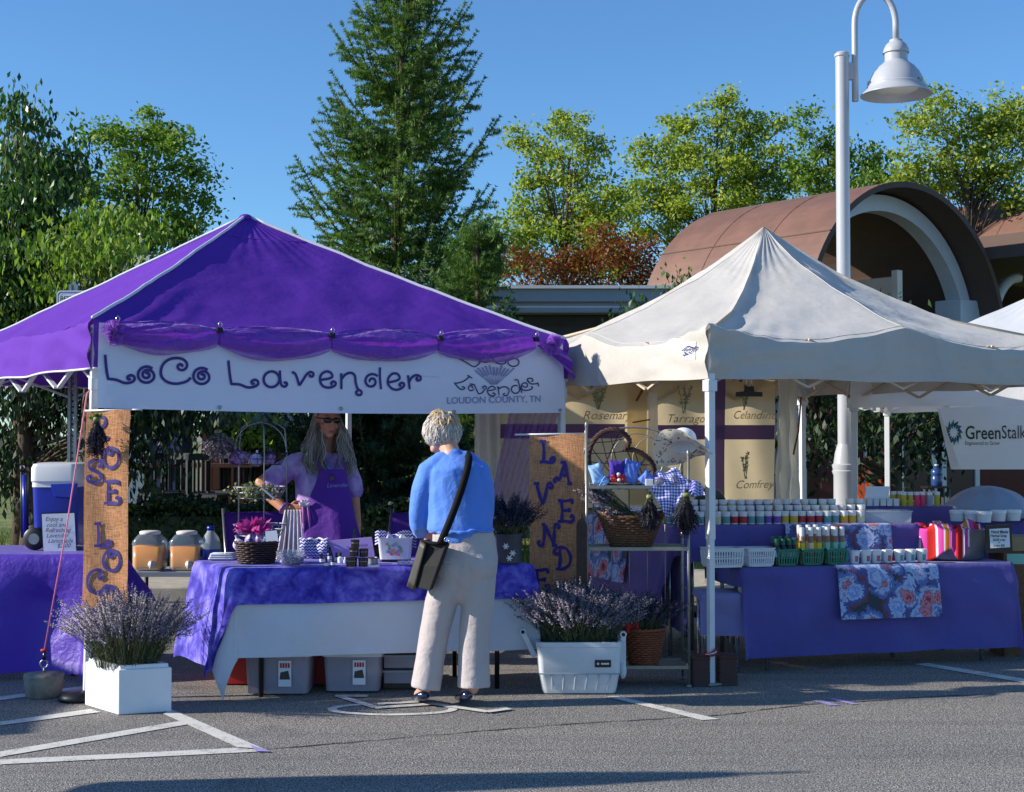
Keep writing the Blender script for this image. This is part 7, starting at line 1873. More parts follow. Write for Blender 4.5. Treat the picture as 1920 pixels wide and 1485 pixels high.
for tx, x, y, s_ in (("Hand Made", 1858, 1000, .03), ("Herbal Soap", 1857, 1007, .027), ("$5.00 a bar", 1862, 1014, .022), ("or", 1872, 1018, .016), ("6 bars $25", 1863, 1025, .021)):
    text_mesh("lettering", tx, MATS["ink_black"], sgn, sgp(x, y, .006), V(1, 0, 0), V(0, 0, 1), s_, sx=.82, bold=.0004)
# raised display with tall jars, sign and covers
DZ = 10.0; rz = ZP(949, DZ)
rxa, rxb = P(1606, 950, DZ).x, P(1785, 950, DZ).x
rd_ = thing("display_riser", "mauve cloth covered riser with tall jars at the back of the soap stall", "riser", ((rxa + rxb) / 2, DZ + .1, TZ2))
b = MB(); b.grid(lambda u, v: V(rxa + (rxb - rxa) * u, DZ - .012 * math.sin(u * 16) - .02, rz - (rz - .84) * (1 - v)), 30, 6); b.grid(lambda u, v: V(rxa + (rxb - rxa) * u, DZ - .02 + .22 * v, rz), 6, 3); b.build("cloth", MATS["cloth_mauve"], rd_)
b = MB(); b.box(((rxa + rxb) / 2, DZ + .1, (rz + .45) / 2 - .002), (rxb - rxa - .02, .18, rz - .46)); b.build("box", MATS["white_paint"], rd_, smooth=False)
b = MB(); b.prism([P(1621, 936, DZ + .07), P(1666, 936, DZ + .07), P(1668, 912, DZ + .1), P(1625, 912, DZ + .1)], (0, .008, 0)); b.prism([P(1621, 948, DZ + .06), P(1668, 948, DZ + .06), P(1667, 930, DZ + .068), P(1622, 930, DZ + .068)], (0, .012, 0)); tag(b.build("price_card", MATS["paper"], smooth=False), "large white price card standing behind the white boxes on the riser", "card")
for k, px in enumerate((1617, 1630, 1642, 1655, 1667, 1680)):
    p = P(px, 948, DZ + .02); b = MB(); b.box((p.x, p.y, rz + .024), (.038, .038, .046)); b.box((p.x, p.y, rz + .049), (.041, .041, .006)); tag(b.build("soap_box", MATS["jar_white"], smooth=False, bevel=.002), "small white soap box in the row on the mauve riser", "box", "white soap boxes on the riser")
mat("jelly_yellow", (196, 176, 60), .25, spec=.6); mat("jelly_pink", (232, 60, 110), .25, spec=.6); mat("jelly_grey", (150, 158, 172), .3)
for px, m, lab, dd in ((1676, "jelly_yellow", "yellow", .12), (1688, "jelly_yellow", "yellow", .12), (1695, "jelly_yellow", "yellow", .03), (1707, "jelly_yellow", "yellow", .03), (1719, "jelly_pink", "pink", .03), (1730, "jelly_pink", "pink", .03), (1743, "jelly_grey", "pale grey", .03), (1757, "jelly_yellow", "golden", .05)):
    p = P(px, 948, DZ + dd); t = thing("bath_salt_jar", "tall clear lidded jar of %s bath salt on the mauve riser" % lab, "jar", (p.x, p.y, rz), "tall jars on the riser")
    b = MB(); b.lathe([(.019, 0), (.02, .004), (.02, .078)], (0, 0, 0), 14); b.build("body", MATS[m], t, world=False, angle=40); b = MB(); b.lathe([(.0208, .078), (.0208, .1), (0, .1)], (0, 0, 0), 14); b.build("lid", MATS["tin_white"], t, world=False, angle=40)
b = MB(); c = rowp(UW - .18, .14); c.z = TZ2 + .006; b2 = stack([rrect(c.x, c.y, .33, .2, c.z, .02), rrect(c.x, c.y, .34, .21, c.z + .07, .02), rrect(c.x, c.y, .35, .22, c.z + .072, .02), rrect(c.x, c.y, .35, .22, c.z + .08, .02)]); tag(b2.build("plastic_tray", MATS["clear_plastic"], angle=40), "long clear plastic tray between the jar rows and the galvanised tub", "tray")
for k, (px, py, D) in enumerate(((1795, 968, 9.75), (1822, 968, 9.7), (1845, 970, 9.62), (1872, 969, 9.75), (1900, 967, 9.8))):
    p = P(px, py, D); b = MB(); zz = TZ2 + .054 ; b.lathe([(.045, -.05), (.05, .0), (.054, .002), (.054, .02), (.05, .026), (0, .027)], (p.x, p.y, zz), 22); tag(b.build("white_bowl", MATS["tin_white"], angle=40), "white lidded bowl behind the galvanised tub", "bowl", "white lidded bowls behind the tub")
mat("cover_grey", (140, 152, 172), .5, var=.08, sheer=.0); mat("cover_mauve", (104, 78, 104), .7, var=.1)
def dome(name, label, px0, px1, pyt, pyb, D, m, cat, ribs=10, asym=0.0):
    a, b_ = P(px0, pyb, D), P(px1, pyb, D); c = (a + b_) / 2; r = (b_ - a).length / 2; h = ZP(pyt, D) - ZP(pyb, D); t = thing(name, label, cat, c)
    q = MB(); q.grid(lambda u, v: V(r * (math.sin(PI / 2 * v) ** 1.0) * math.cos(2 * PI * u) + asym * r * (1 - v) , .7 * r * math.sin(PI / 2 * v) * math.sin(2 * PI * u), h * (math.cos(PI / 2 * v) ** (1.15)) - .02 * v * abs(math.cos(ribs / 2 * 2 * PI * u)) + .008 * noise.noise(Vector((math.cos(2 * PI * u) * 3, math.sin(2 * PI * u) * 3, v * 3)))), 60, 14); q.build("cover", m, t, world=False)
    q = MB(); q.lathe([(r * .97, -.03), (r * .99, 0)], (0, 0, 0), 30, sy=.7); q.build("base", m, t, world=False)
dome("dome_cover", "pale blue grey dome cover at the right edge behind the galvanised tub", 1768, 1935, 911, 962, 10.2, MATS["cover_grey"], "cover")
dome("dome_cover", "mauve dome shaped cover behind the rows of jars", 1328, 1500, 939, 968, 10.1, MATS["cover_mauve"], "cover", asym=-.15)
b = MB(); c = P(1331, 945, 10.3); b.lathe([(0, -.03), (.115, -.025), (.12, 0), (.115, .025), (0, .03)], c, 30, R=Matrix.Rotation(PI / 2, 3, 'X')); b.bar(c + V(0, 0, -.1), V(c.x, c.y, .2), .03, .03); b.box((c.x, c.y, .21), (.38, .38, .04))
for a in (-.16, .16):
    for d in (-.16, .16): b.bar((c.x + a, c.y + d, 0), (c.x + a, c.y + d, .2), .025, .025)
st_ = tag(b.build("round_back_chair", MATS["bottle_black"], angle=40), "black round backed chair behind the white tent leg", "chair")
b = MB(); ca_, cb_ = P(1476, 962, 10.0), P(1522, 958, 10.0); mid = (ca_ + cb_) / 2; b.tube([mid + V((cb_ - ca_).length / 2 * -math.cos(a), 0, .085 * math.sin(a) - .01) for a in [PI * k / 16 for k in range(17)]], .008, 8)
bk_ = thing("red_handled_bag", "pale bag with a red hoop handle behind the jar rows", "bag", mid + V(0, 0, -.1)); b.build("handle", MATS["red_cloth"], bk_)
b = stack([rrect(mid.x + .06, mid.y + .03, .42, .16, TZ2 - .2, .05), rrect(mid.x + .08, mid.y + .03, .44, .17, mid.z - .03, .06), rrect(mid.x + .12, mid.y + .03, .3, .1, mid.z + .005, .04)]); b.build("body", MATS["under_white"], bk_, angle=40)
# cloth covered stool, buckets and strap at the tent leg
c0 = G(1313, 1112, .5); c1 = G(1388, 1110, .5); wst = c1.x - c0.x
t = folding_table("small chrome legged stool under a lilac cloth beside the tent leg", c0, (1, 0, 0), (0, 1, 0), wst, .3, .49, MATS["chrome"], name="stool")
drape("stool_cover", "pale lilac cloth draped over the stool beside the white tent leg", "cloth", c0, V(1, 0, 0), V(0, 1, 0), wst, .3, .5, .27, .1, .04, .04, MATS["cloth_lilac"], .01, .02, 12, 14)
mat("bucket_brown", (74, 44, 40), .6, var=.15)
for px, lab in ((1311, "dark brown ribbed weight box left of the white tent leg"), (1364, "dark brown ribbed weight box right of the white tent leg")):
    D = 8.47 if px < 1330 else 8.5; x = P(px, 1283, D).x; t = thing("weight_box", lab, "box", (x, D + .03, 0), "weight boxes at the tent leg")
    rings = []
    for k in range(13): rings.append(rrect(0, 0, .118 - .006 * (k % 2), .16 - .006 * (k % 2), .004 + k * .0135, .02))
    b = stack(rings); b.build("body", MATS["bucket_brown"], t, world=False, angle=30)
    b = stack([rrect(0, 0, .124, .166, .166, .02), rrect(0, 0, .124, .166, .175, .02), rrect(0, 0, .1, .14, .178, .02)]); b.build("lid", MATS["bucket_brown"], t, world=False, angle=40)
sp_ = thing("red_strap", "red and white strap tied round the foot of the white tent leg", "strap", P(1333, 1224, 8.42))
c = P(1332, 1224, 8.47); b = MB()
for dz, tl_ in ((.012, .2), (-.008, -.25)): b.tube([c + V(.034 * math.cos(a), .034 * math.sin(a), dz + .01 * math.sin(a + tl_ * 4) + .012 * math.cos(a)) for a in [2 * PI * k / 20 for k in range(21)]], .0055, 6)
b.tube([c + V(-.03, -.02, .01), c + V(-.05, -.02, -.02), c + V(-.085, 0, -.03)], .005, 6); b.build("cord", MATS["red_cloth"], sp_)
b = MB(); b.tube([c + V(.036 * math.cos(a), .036 * math.sin(a), .0 + .008 * math.cos(a)) for a in [2 * PI * k / 20 for k in range(21)]], .004, 6); b.build("white_cord", MATS["tin_white"], sp_)
bx = P(1921, 1050, 9.3); t = thing("cardboard_box", "brown cardboard box with a pale green label at the right picture edge", "box", (bx.x + .12, 9.7, 0))
b = MB(); b.box((0, 0, .36), (.34, .3, .72)); b.build("body", MATS["wicker_brown"], t, world=False, smooth=False); b = MB(); b.box((0, 0, .76), (.36, .32, .09)); b.build("lid", MATS["backdrop_tan"], t, world=False, smooth=False); b = MB(); b.box((-.08, -.153, .66), (.14, .006, .07)); b.build("label", MATS["tube_teal"], t, world=False, smooth=False)
# ------------------------------------------------------------------ people
mat("skin_light", (214, 160, 134), .5, var=.1, vs=14, bump=.08, bs=120, spec=.4); mat("skin_tan", (206, 140, 108), .48, var=.14, vs=14, bump=.08, bs=120, spec=.4)
cloth_mat("shirt_blue", (92, 142, 232), trans=.06, wr=.42, ws=7, var=.06, sheen=.2); cloth_mat("pants_beige", (188, 178, 176), trans=.03, wr=.45, ws=8, var=.07)
tiedye("tee_lilac", (150, 114, 190), (190, 158, 218), (218, 204, 238), 8, .12); cloth_mat("apron_violet", (92, 40, 150), trans=.06, wr=.4, ws=6, var=.08); cloth_mat("jeans_blue", (52, 74, 148), trans=0, wr=.5, ws=9, var=.15)
cloth_mat("skirt_white", (232, 224, 232), trans=.2, wr=.4, ws=9); cloth_mat("wrap_pink", (178, 104, 186), trans=.2, wr=.5, ws=8)
mat("shoe_navy", (24, 40, 74), .18, spec=.7, coat=.4); mat("bag_dark", (22, 22, 24), .85, bump=.4, bs=220, bd=.004, var=.3, vs=30); mat("bag_side", (64, 60, 52), .55, var=.3, vs=20); mat("strap_black", (9, 9, 11), .75, spec=.2)
mat("lens_dark", (14, 12, 14), .08, spec=.8); mat("eye_white", (225, 222, 218), .3); mat("lip", (160, 84, 74), .5); mat("bangle_violet", (122, 72, 176), .35); mat("pendant", (92, 66, 60), .5); mat("nail", (214, 150, 140), .35)
def hair_mat(name, cols):
    n = NT(name); ge = n.new("ShaderNodeNewGeometry"); c = n.ramp(ge.outputs["Random Per Island"], [(i / (len(cols) - 1), C(*q)) for i, q in enumerate(cols)])
    n.link(c, n.b.inputs["Base Color"]); n.b.inputs["Roughness"].default_value = .5; n.b.inputs["Specular IOR Level"].default_value = .35; n.translucent(.15, c); MATS[name] = n.mat
hair_mat("hair_white", [(166, 158, 150), (222, 214, 204), (244, 236, 222), (188, 178, 176)]); hair_mat("hair_grey", [(112, 104, 94), (158, 148, 134), (192, 182, 166), (134, 124, 112)]); hair_mat("hair_blond", [(206, 170, 120), (236, 208, 160), (222, 196, 156)])

class Blob(MB):
    """overlapping closed shapes that are fused into one continuous surface"""
    def limb(self, pts, rad, ref=None, n=16):
        P_ = [Vector(p) for p in pts]
        self.tube(P_, rad, n, True, 1.0, ref); 
        for p, r in ((P_[0], rad[0]), (P_[-1], rad[-1])):
            r0 = r if not isinstance(r, (tuple, list)) else min(r); self.ell(p, (r0, r0, r0), nu=12, nv=8)
        return self
    def fuse(self, name, m, parent, voxel=.008, iters=5, fac=.5, wr=0.0, wscale=9, zs=.55):
        me = bpy.data.meshes.new("tmp"); me.from_pydata(self.v, [], self.f); bm = bmesh.new(); bm.from_mesh(me); bmesh.ops.recalc_face_normals(bm, faces=bm.faces); bm.to_mesh(me); bm.free()
        t = bpy.data.objects.new("tmp", me); COL.objects.link(t)
        md = t.modifiers.new("r", 'REMESH'); md.mode = 'VOXEL'; md.voxel_size = voxel
        ms = t.modifiers.new("s", 'SMOOTH'); ms.iterations = iters; ms.factor = fac
        dg = bpy.context.evaluated_depsgraph_get(); dg.update()
        out = bpy.data.meshes.new_from_object(t.evaluated_get(dg)); bpy.data.objects.remove(t)
        if wr:
            nr = [v.normal.copy() for v in out.vertices]
            for v, n_ in zip(out.vertices, nr):
                q = v.co * wscale
                v.co += n_ * wr * (1.5 * (.22 - abs(noise.noise(Vector((q.x * .9 + q.z * .5 + 5, q.y * .9, q.z * zs * 1.3))))) + noise.noise(Vector((q.x + q.z * .25, q.y, q.z * zs))) + .6 * noise.noise(Vector((q.x * 2.1 + q.z * .8, q.y * 2.1, (q.z * 2.4 - q.x) * zs))) )
        out.materials.clear(); out.materials.append(m); out.polygons.foreach_set("use_smooth", [True] * len(out.polygons)); out.update()
        o = bpy.data.objects.new(name, out); COL.objects.link(o)
        if parent is not None: o.parent = parent; o.location = -wloc(parent)
        return o
def head(B, c, fw, upv, s=1.0):
    """skull, jaw, nose, brow, lips, ears; returns local frame"""
    fw = Vector(fw).normalized(); upv = Vector(upv); upv = (upv - fw * upv.dot(fw)).normalized(); rt = fw.cross(upv)
    R = Matrix((rt, fw, upv)).transposed()
    def L(x, y, z): return c + R @ V(x * s, y * s, z * s)
    def E(p, r): B.ell(L(*p), tuple(q * s for q in r), R=R, nu=16, nv=10)
    E((0, -.01, .03), (.074, .092, .086)); E((0, .022, -.03), (.06, .066, .075)); E((0, .05, -.09), (.032, .034, .026)); E((0, .03, -.07), (.05, .05, .04))
    for sx in (-1, 1):
        E((sx * .038, .052, -.035), (.024, .024, .024)); E((sx * .03, .074, .028), (.026, .016, .01)); E((sx * .074, -.005, -.01), (.01, .02, .03)); E((sx * .048, .02, -.07), (.02, .036, .026))
    B.limb([L(0, .076, .02), L(0, .094, -.015), L(0, .104, -.033)], [.009 * s, .011 * s, .012 * s], n=10); E((-.011, .09, -.036), (.009, .011, .008)); E((.011, .09, -.036), (.009, .011, .008))
    E((0, .079, -.06), (.023, .012, .006)); E((0, .077, -.07), (.02, .012, .007))
    return L, R
def face_parts(t, L, R, s=1.0, eyes=True):
    if eyes:
        for sx in (-1, 1):
            b = MB(); b.ell(L(sx * .031, .07, .008), (.0115 * s,) * 3, nu=12, nv=8); e = b.build("eye", MATS["eye_white"], t)
            b = MB(); b.ell(L(sx * .031, .0785, .008), (.0055 * s,) * 3, nu=10, nv=6); b.build("iris", MATS["lens_dark"], e)
    b = MB(); b.ell(L(0, .0855, -.061), (.02 * s, .006 * s, .004 * s), R=R, nu=12, nv=6); b.ell(L(0, .084, -.068), (.018 * s, .006 * s, .005 * s), R=R, nu=12, nv=6); b.build("lips", MATS["lip"], t)
def hand(B, wrist, d, palm_n, s=1.0, curl=.35, side=1, spread=.12):
    """palm plus five separate fingers; d = direction of the fingers, palm_n = out of the palm, side = thumb side along d x n"""
    d = Vector(d).normalized(); n = Vector(palm_n); n = (n - d * n.dot(d)).normalized(); w = d.cross(n) * side
    B.ell(wrist + d * .045 * s, (.02 * s, .045 * s, .042 * s), R=Matrix((n, d, w)).transposed() @ Matrix.Diagonal((.72, 1, 1)), nu=14, nv=10)
    tips = []
    for i, (off, ln) in enumerate(((.03, .068), (.0105, .076), (-.0095, .071), (-.028, .056))):
        a = spread * (1.2 - i * .8); dd = (d * math.cos(a) + w * math.sin(a)).normalized(); p = wrist + d * .078 * s + w * off * s; pts = [p]; ang = curl * .5
        for k, f in enumerate((.45, .32, .26)):
            v = dd * math.cos(ang) + n * math.sin(ang); p = p + v * ln * f * s; pts.append(p); ang += curl * (1 + .1 * i)
        B.limb(pts, [.0092 * s, .0086 * s, .0078 * s, .0066 * s], n=10); tips.append((pts[-1], (pts[-1] - pts[-2]).normalized(), n))
    p = wrist + d * .022 * s + w * .03 * s; v = (d * .7 + w * .75 + n * .25).normalized(); v2 = (d * .95 + w * .2 + n * .3).normalized()
    B.limb([wrist + d * .02 * s + w * .015 * s, p + v * .012 * s, p + v * .04 * s, p + v * .04 * s + v2 * .028 * s], [.013 * s, .0115 * s, .0098 * s, .0078 * s], n=10)
    return tips

# ---------------- customer, seen from behind
CUD = 7.86
def q_(px, py, d=0.0): return P(px, py, CUD + d)
cu = thing("person", "woman in a blue top and pale trousers seen from behind at the front table", "person", (q_(845, 1300).x, CUD, 0))
B = Blob()
hd_c = q_(829, 816, .1); fwd = V(-.3, .86, -.42); upv = V(-.1, .42, .9)
Lc, Rc = head(B, hd_c, fwd, upv, 1.0)
B.limb([q_(848, 872, .0), q_(846, 850, .03), q_(836, 826, .07)], [.062, .052, .056])
B.limb([q_(870, 1075), q_(868, 1010), q_(858, 940, .0), q_(852, 890, .0), q_(850, 868, .02)], [(.11, .15), (.115, .155), (.11, .15), (.1, .15), (.07, .11)], ref=(0, 1, 0))
B.limb([q_(806, 882), q_(790, 930, .0), q_(784, 978, .04), q_(796, 1000, .22), q_(806, 1003, .27)], [.052, .046, .04, .03, .026]); 
B.limb([q_(898, 886), q_(908, 930, .01), q_(908, 975, .06), q_(888, 996, .24), q_(880, 1000, .28)], [.052, .046, .04, .03, .026])
hand(B, q_(808, 1004, .28), V(.25, .95, -.15), V(.3, .1, -.9), curl=.45, side=1); hand(B, q_(877, 1001, .29), V(-.25, .95, -.15), V(-.3, .1, -.9), curl=.45, side=-1)
for hx, kx, ax_, fx_ in ((844, 822, 797, 786), (898, 892, 887, 872)):
    B.limb([q_(hx, 1075), q_(kx, 1180, .0), q_(ax_, 1284, -.02)], [.085, .055, .038])
    B.limb([q_(ax_, 1290, -.04), q_(fx_, 1302, .02), q_(fx_ - 3, 1306, .12)], [.034, .03, .022])
B.fuse("body", MATS["skin_light"], cu, .0052, 4)
face_parts(cu, Lc, Rc)
# trousers
B = Blob()
B.limb([q_(866, 988), q_(869, 1012), q_(872, 1045), q_(871, 1078), q_(866, 1100)], [(.118, .165), (.125, .176), (.14, .184), (.13, .178), (.1, .15)], ref=(0, 1, 0))
B.ell(q_(845, 1062, -.06), (.09, .085, .1)); B.ell(q_(897, 1060, -.06), (.09, .085, .1))
B.tube([q_(842, 1085), q_(827, 1130), q_(815, 1185), q_(806, 1240, -.01), q_(798, 1291, -.02)], [(.12, .1), (.108, .09), (.094, .084), (.088, .08), (.092, .084)], 24, ref=(0, 1, 0))
B.tube([q_(897, 1085), q_(896, 1130), q_(890, 1185), q_(888, 1240, -.01), q_(888, 1289, -.02)], [(.12, .1), (.108, .09), (.096, .088), (.092, .087), (.098, .092)], 24, ref=(0, 1, 0))
B.fuse("trousers", MATS["pants_beige"], cu, .0085, 4, wr=.0024, wscale=10, zs=.28)
b = MB()
for (px, py, w_) in ((842, 1036, 24),):
    b.ribbon([q_(px - w_, py - 4, -.142), q_(px - w_ + 2, py + 12, -.158), q_(px, py + 20, -.16), q_(px + w_ - 4, py + 10, -.158), q_(px + w_ - 4, py - 5, -.15)], (0, -1, 0), .005)
b.build("pocket_seam", MATS["pants_beige"], cu, smooth=False)
for pts in ([(773, 1284), (798, 1290), (823, 1286)], [(861, 1282), (888, 1287), (915, 1281)]): pass
# top
B = Blob()
B.limb([q_(862, 996), q_(862, 985), q_(860, 955), q_(856, 915), q_(853, 882), q_(851, 862, .02)], [(.138, .186), (.14, .186), (.132, .176), (.125, .172), (.112, .165), (.07, .115)], ref=(0, 1, 0))
B.limb([q_(822, 868, .01), q_(804, 882, .0), q_(792, 920, -.005), q_(785, 962, .02), q_(784, 982, .045), q_(788, 993, .11)], [.056, .064, .062, .056, .052, .05])
B.limb([q_(882, 868, .01), q_(899, 884, .0), q_(907, 922, .0), q_(909, 962, .03), q_(906, 980, .07), q_(897, 990, .13)], [.056, .064, .062, .056, .052, .05])
B.limb([q_(826, 862, .015), q_(878, 862, .015)], [.05, .05])
B.fuse("blouse", MATS["shirt_blue"], cu, .0085, 6, wr=.0028, wscale=9, zs=.6)
b = MB(); b.tube([q_(806 + 118 * k / 24, 996 - 4 * math.sin(k * .8) * .5 - (3 if k > 12 else 0), -.005) + V(0, -.142 * math.sin(PI * k / 24) ** .55, 0) for k in range(25)], [.009 + .003 * math.sin(k * 1.7) for k in range(25)], 7); b.build("hem", MATS["shirt_blue"], cu)
# hair: many curled tufts over the skull
def tufts(n, seed, cover, r0, L0, zmin=-.5, front=.45, out=1.0, crown=V(.12, -.42, .9).normalized()):
    """fine layered strands that fan out from the crown, lift and curl in at the tips"""
    rs = random.Random(seed); b = MB(); k = 0
    while k < n:
        d = Vector((rs.gauss(0, 1), rs.gauss(0, 1), rs.gauss(0, 1))).normalized()
        if d.y > front or d.z < zmin or not cover(d): continue
        k += 1
        lump = 1 + .1 * noise.noise(Vector((d.x * 2.6, d.y * 2.6, d.z * 2.6 + seed)))
        t = d - crown; t = t - d * t.dot(d); t.normalize(); side = d.cross(t)
        sw = rs.uniform(-.7, .7) + .9 * noise.noise(Vector((d.x * 4, d.y * 4, d.z * 4)))
        L = L0 * rs.uniform(.65, 1.15); lift = rs.uniform(.008, .026); flip = rs.uniform(-.6, 1.0); pts = []
        for i in range(7):
            f = i / 6; dd = (d + t * (L / .1) * f + side * sw * f * f * (L / .1)).normalized()
            r = (1 + .0) * out * lump; h = lift * math.sin(PI * min(1, f * .85 + .08)) - .006 * f + .012 * flip * f ** 3
            pts.append(Lc(dd.x * (.086 * r + h), dd.y * (.097 * r + h) - .012, dd.z * (.095 * r + h) + .022))
        r = r0 * rs.uniform(.6, 1.3); b.tube(pts, [r * .8, r, r, r, r * .8, r * .55, r * .12], 4, cap=False)
    return b
tufts(2300, 5, lambda d: True, .0026, .075, -.72).build("hair", MATS["hair_white"], cu)
tufts(300, 6, lambda d: d.z > .2 and abs(d.x - .1) < .62, .0026, .07, -.2, .45, 1.05).build("blond_crown", MATS["hair_blond"], cu)
b = MB(); b.ell(Lc(0, -.014, .024), (.082, .094, .094), R=Rc); b.build("hair_base", MATS["hair_white"], cu)
for fx_, ax_ in ((787, 797), (868, 887)):
    b = Blob(); b.limb([q_(fx_ + 7, 1304, -.07), q_(fx_ + 3, 1305, .0), q_(fx_ - 3, 1307, .1), q_(fx_ - 5, 1308, .15)], [(.026, .036), (.028, .04), (.024, .042), (.016, .03)], ref=(0, 0, 1)); b.fuse("shoe", MATS["shoe_navy"], cu, .007, 4)
# shoulder bag
hb = thing("handbag", "dark woven shoulder bag hanging at the customer's left hip on a black strap", "bag", q_(800, 1110, -.16))
b = stack([[q_(*p) for p in ((766, 1100, -.1), (806, 1108, -.21), (812, 1105, -.15), (776, 1096, -.03))], [q_(*p) for p in ((778, 1060, -.13), (822, 1062, -.24), (829, 1060, -.17), (786, 1058, -.05))], [q_(*p) for p in ((789, 1014, -.15), (838, 1020, -.225), (845, 1018, -.17), (797, 1013, -.09))]]); b.build("body", MATS["bag_dark"], hb, smooth=False, bevel=.008)
b = MB(); b.grid(lambda u, v: q_(763 + 14 * u + (26 - 4 * u) * v, 1099 + 8 * u - 86 * v, -.115 - .03 * u - .05 * v), 4, 8); b.build("side_panel", MATS["bag_side"], hb, thick=.008)
b = MB(); b.tube([q_(790, 1013, -.17), q_(815, 1020, -.215), q_(840, 1018, -.225)], .008, 7); b.build("zip", MATS["strap_black"], hb)
b = MB(); b.tube([q_(838, 1012, -.215) + V(.014 * math.cos(a), -.002, .014 * math.sin(a)) for a in [2 * PI * k / 14 for k in range(15)]], .003, 6); b.build("ring", MATS["chrome"], hb)
sp = [(838, 1012, -.215), (826, 1010, -.2)]
strap = smooth_pts([(826, 1018), (838, 990), (852, 955), (866, 915), (876, 880), (879, 858), (874, 848)], 6)
def strap_d(py): return float(np.interp(py, [846, 856, 870, 890, 930, 960, 990, 1018], [.02, -.075, -.125, -.148, -.158, -.168, -.178, -.21]))
b = MB(); b.ribbon([q_(x, y, strap_d(y)) for x, y in strap], (0, -1, .0), .04); b.build("strap", MATS["strap_black"], hb, thick=.005)

# ---------------- seller behind the table
VD = 9.2
def s_(px, py, d=0.0): return P(px, py, VD + d)
se = thing("person", "long haired seller in sunglasses and a violet apron behind the front table", "person", (s_(612, 1000).x, VD, 0))
B = Blob()
hc_ = s_(613, 787, -.01); fw2 = V(.5, -.84, -.14)
Ls, Rs = head(B, hc_, fw2, V(.02, 0, 1), 1.0)
B.limb([s_(604, 868, .04), s_(606, 846, .04), s_(610, 815, .02)], [.066, .054, .055])
B.limb([s_(612, 1060), s_(612, 1005), s_(606, 950), s_(604, 900, .02), s_(604, 866, .03)], [(.11, .165), (.105, .16), (.1, .15), (.1, .16), (.065, .12)], ref=(0, -1, 0))
wr_ = s_(538, 957, -.12)
B.limb([s_(556, 866, .02), s_(522, 885, .0), s_(490, 905, -.01)], [.052, .047, .042]); B.limb([s_(490, 905, -.01), s_(510, 932, -.06), s_(534, 955, -.115), wr_], [.042, .041, .031, .026])
tips = hand(B, wr_, V(.96, -.12, .08), V(.12, .75, -.3), curl=.2, side=1, s=.98, spread=.15)
B.limb([s_(650, 868, .02), s_(660, 910, .03), s_(664, 945, .0)], [.052, .046, .04]); B.limb([s_(664, 945, .0), s_(668, 985, -.06), s_(668, 1010, -.1)], [.04, .034, .026]); hand(B, s_(668, 1012, -.1), V(0, -.2, -.95), V(-.9, 0, 0), curl=.3, side=-1)
for hx in (592, 634):
    B.limb([s_(hx, 1055), s_(hx - 2, 1150), s_(hx - 2, 1250)], [.09, .06, .042]); B.limb([s_(hx - 2, 1258, .02), s_(hx - 2, 1282, -.03), s_(hx - 2, 1290, -.14)], [.036, .036, .026])
B.fuse("body", MATS["skin_tan"], se, .0046, 3)
face_parts(se, Ls, Rs, eyes=False)
b = MB()
for p, d, n_ in tips: b.ell(p - n_ * .004, (.0045, .006, .0025), nu=8, nv=6)
nb_ = b.build("fingernails", MATS["nail"], se)
b = MB()
for sx in (-1, 1):
    R = Rs
    b.add([Ls(sx * .032 + .028 * math.cos(a), .094 - .012 * abs(sx * .032 + .028 * math.cos(a)) / .06, .008 + .02 * math.sin(a)) for a in [2 * PI * k / 20 for k in range(20)]] + [Ls(sx * .032 + .024 * math.cos(a), .1 - .012 * abs(sx * .032 + .024 * math.cos(a)) / .06, .008 + .016 * math.sin(a)) for a in [2 * PI * k / 20 for k in range(20)]], [(k, (k + 1) % 20, 20 + (k + 1) % 20, 20 + k) for k in range(20)] + [tuple(range(20, 40))])
b.tube([Ls(-.01, .098, .014), Ls(.01, .098, .014)], .004, 6)
for sx in (-1, 1): b.tube([Ls(sx * .06, .082, .014), Ls(sx * .078, .04, .014), Ls(sx * .08, -.02, .01)], .0035, 6)
b.build("sunglasses", MATS["lens_dark"], se)
# T-shirt
B = Blob()
B.limb([s_(606, 990), s_(606, 955), s_(604, 915), s_(603, 885, .02), s_(604, 862, .03)], [(.13, .182), (.125, .176), (.125, .182), (.115, .18), (.07, .12)], ref=(0, -1, 0))
B.limb([s_(578, 862, .03), s_(556, 868, .02), s_(532, 884, .0), s_(514, 899, -.005)], [.058, .068, .078, .08]); B.limb([s_(634, 864, .03), s_(650, 872, .02), s_(659, 900, .03), s_(662, 920, .02)], [.055, .062, .066, .066])
B.fuse("tee_shirt", MATS["tee_lilac"], se, .0085, 5, wr=.005, wscale=9, zs=.6)
# apron as a curved sheet in front of the body
def apr(u, v):
    xl = np.interp(v, [0, .2, .45, .7, 1], [599, 592, 577, 574, 570]); xr = np.interp(v, [0, .2, .45, .7, 1], [648, 653, 660, 666, 678]); y = 880 + 132 * v + 14 * v * math.sin(PI * u)
    bul = -.13 - .045 * math.sin(PI * min(1, max(0, u))) - .03 * v - .012 * math.sin(u * 9 + v * 2) * v
    return s_(xl + (xr - xl) * u, y, bul)
b = MB(); b.grid(apr, 26, 26, flip=True); b.build("apron", MATS["apron_violet"], se, thick=.004)
a0 = s_(612, 914, -.2); text_mesh("apron_lettering", "Lavender", MATS["ink_pale"], se, a0, V(1, .02, .03).normalized(), V(0, 0, 1), .038, shear=.3)
b = MB()
for x0, x1 in ((599, 592), (647, 640)): b.tube([s_(x0, 881, -.135), s_((x0 + x1) / 2, 862, -.11), s_(x1 + 4, 848, -.03)], .006, 6)
b.build("apron_strap", MATS["apron_violet"], se)
B = Blob(); B.limb([s_(613, 990), s_(613, 1030), s_(613, 1075)], [(.125, .17), (.135, .182), (.12, .175)], ref=(0, -1, 0))
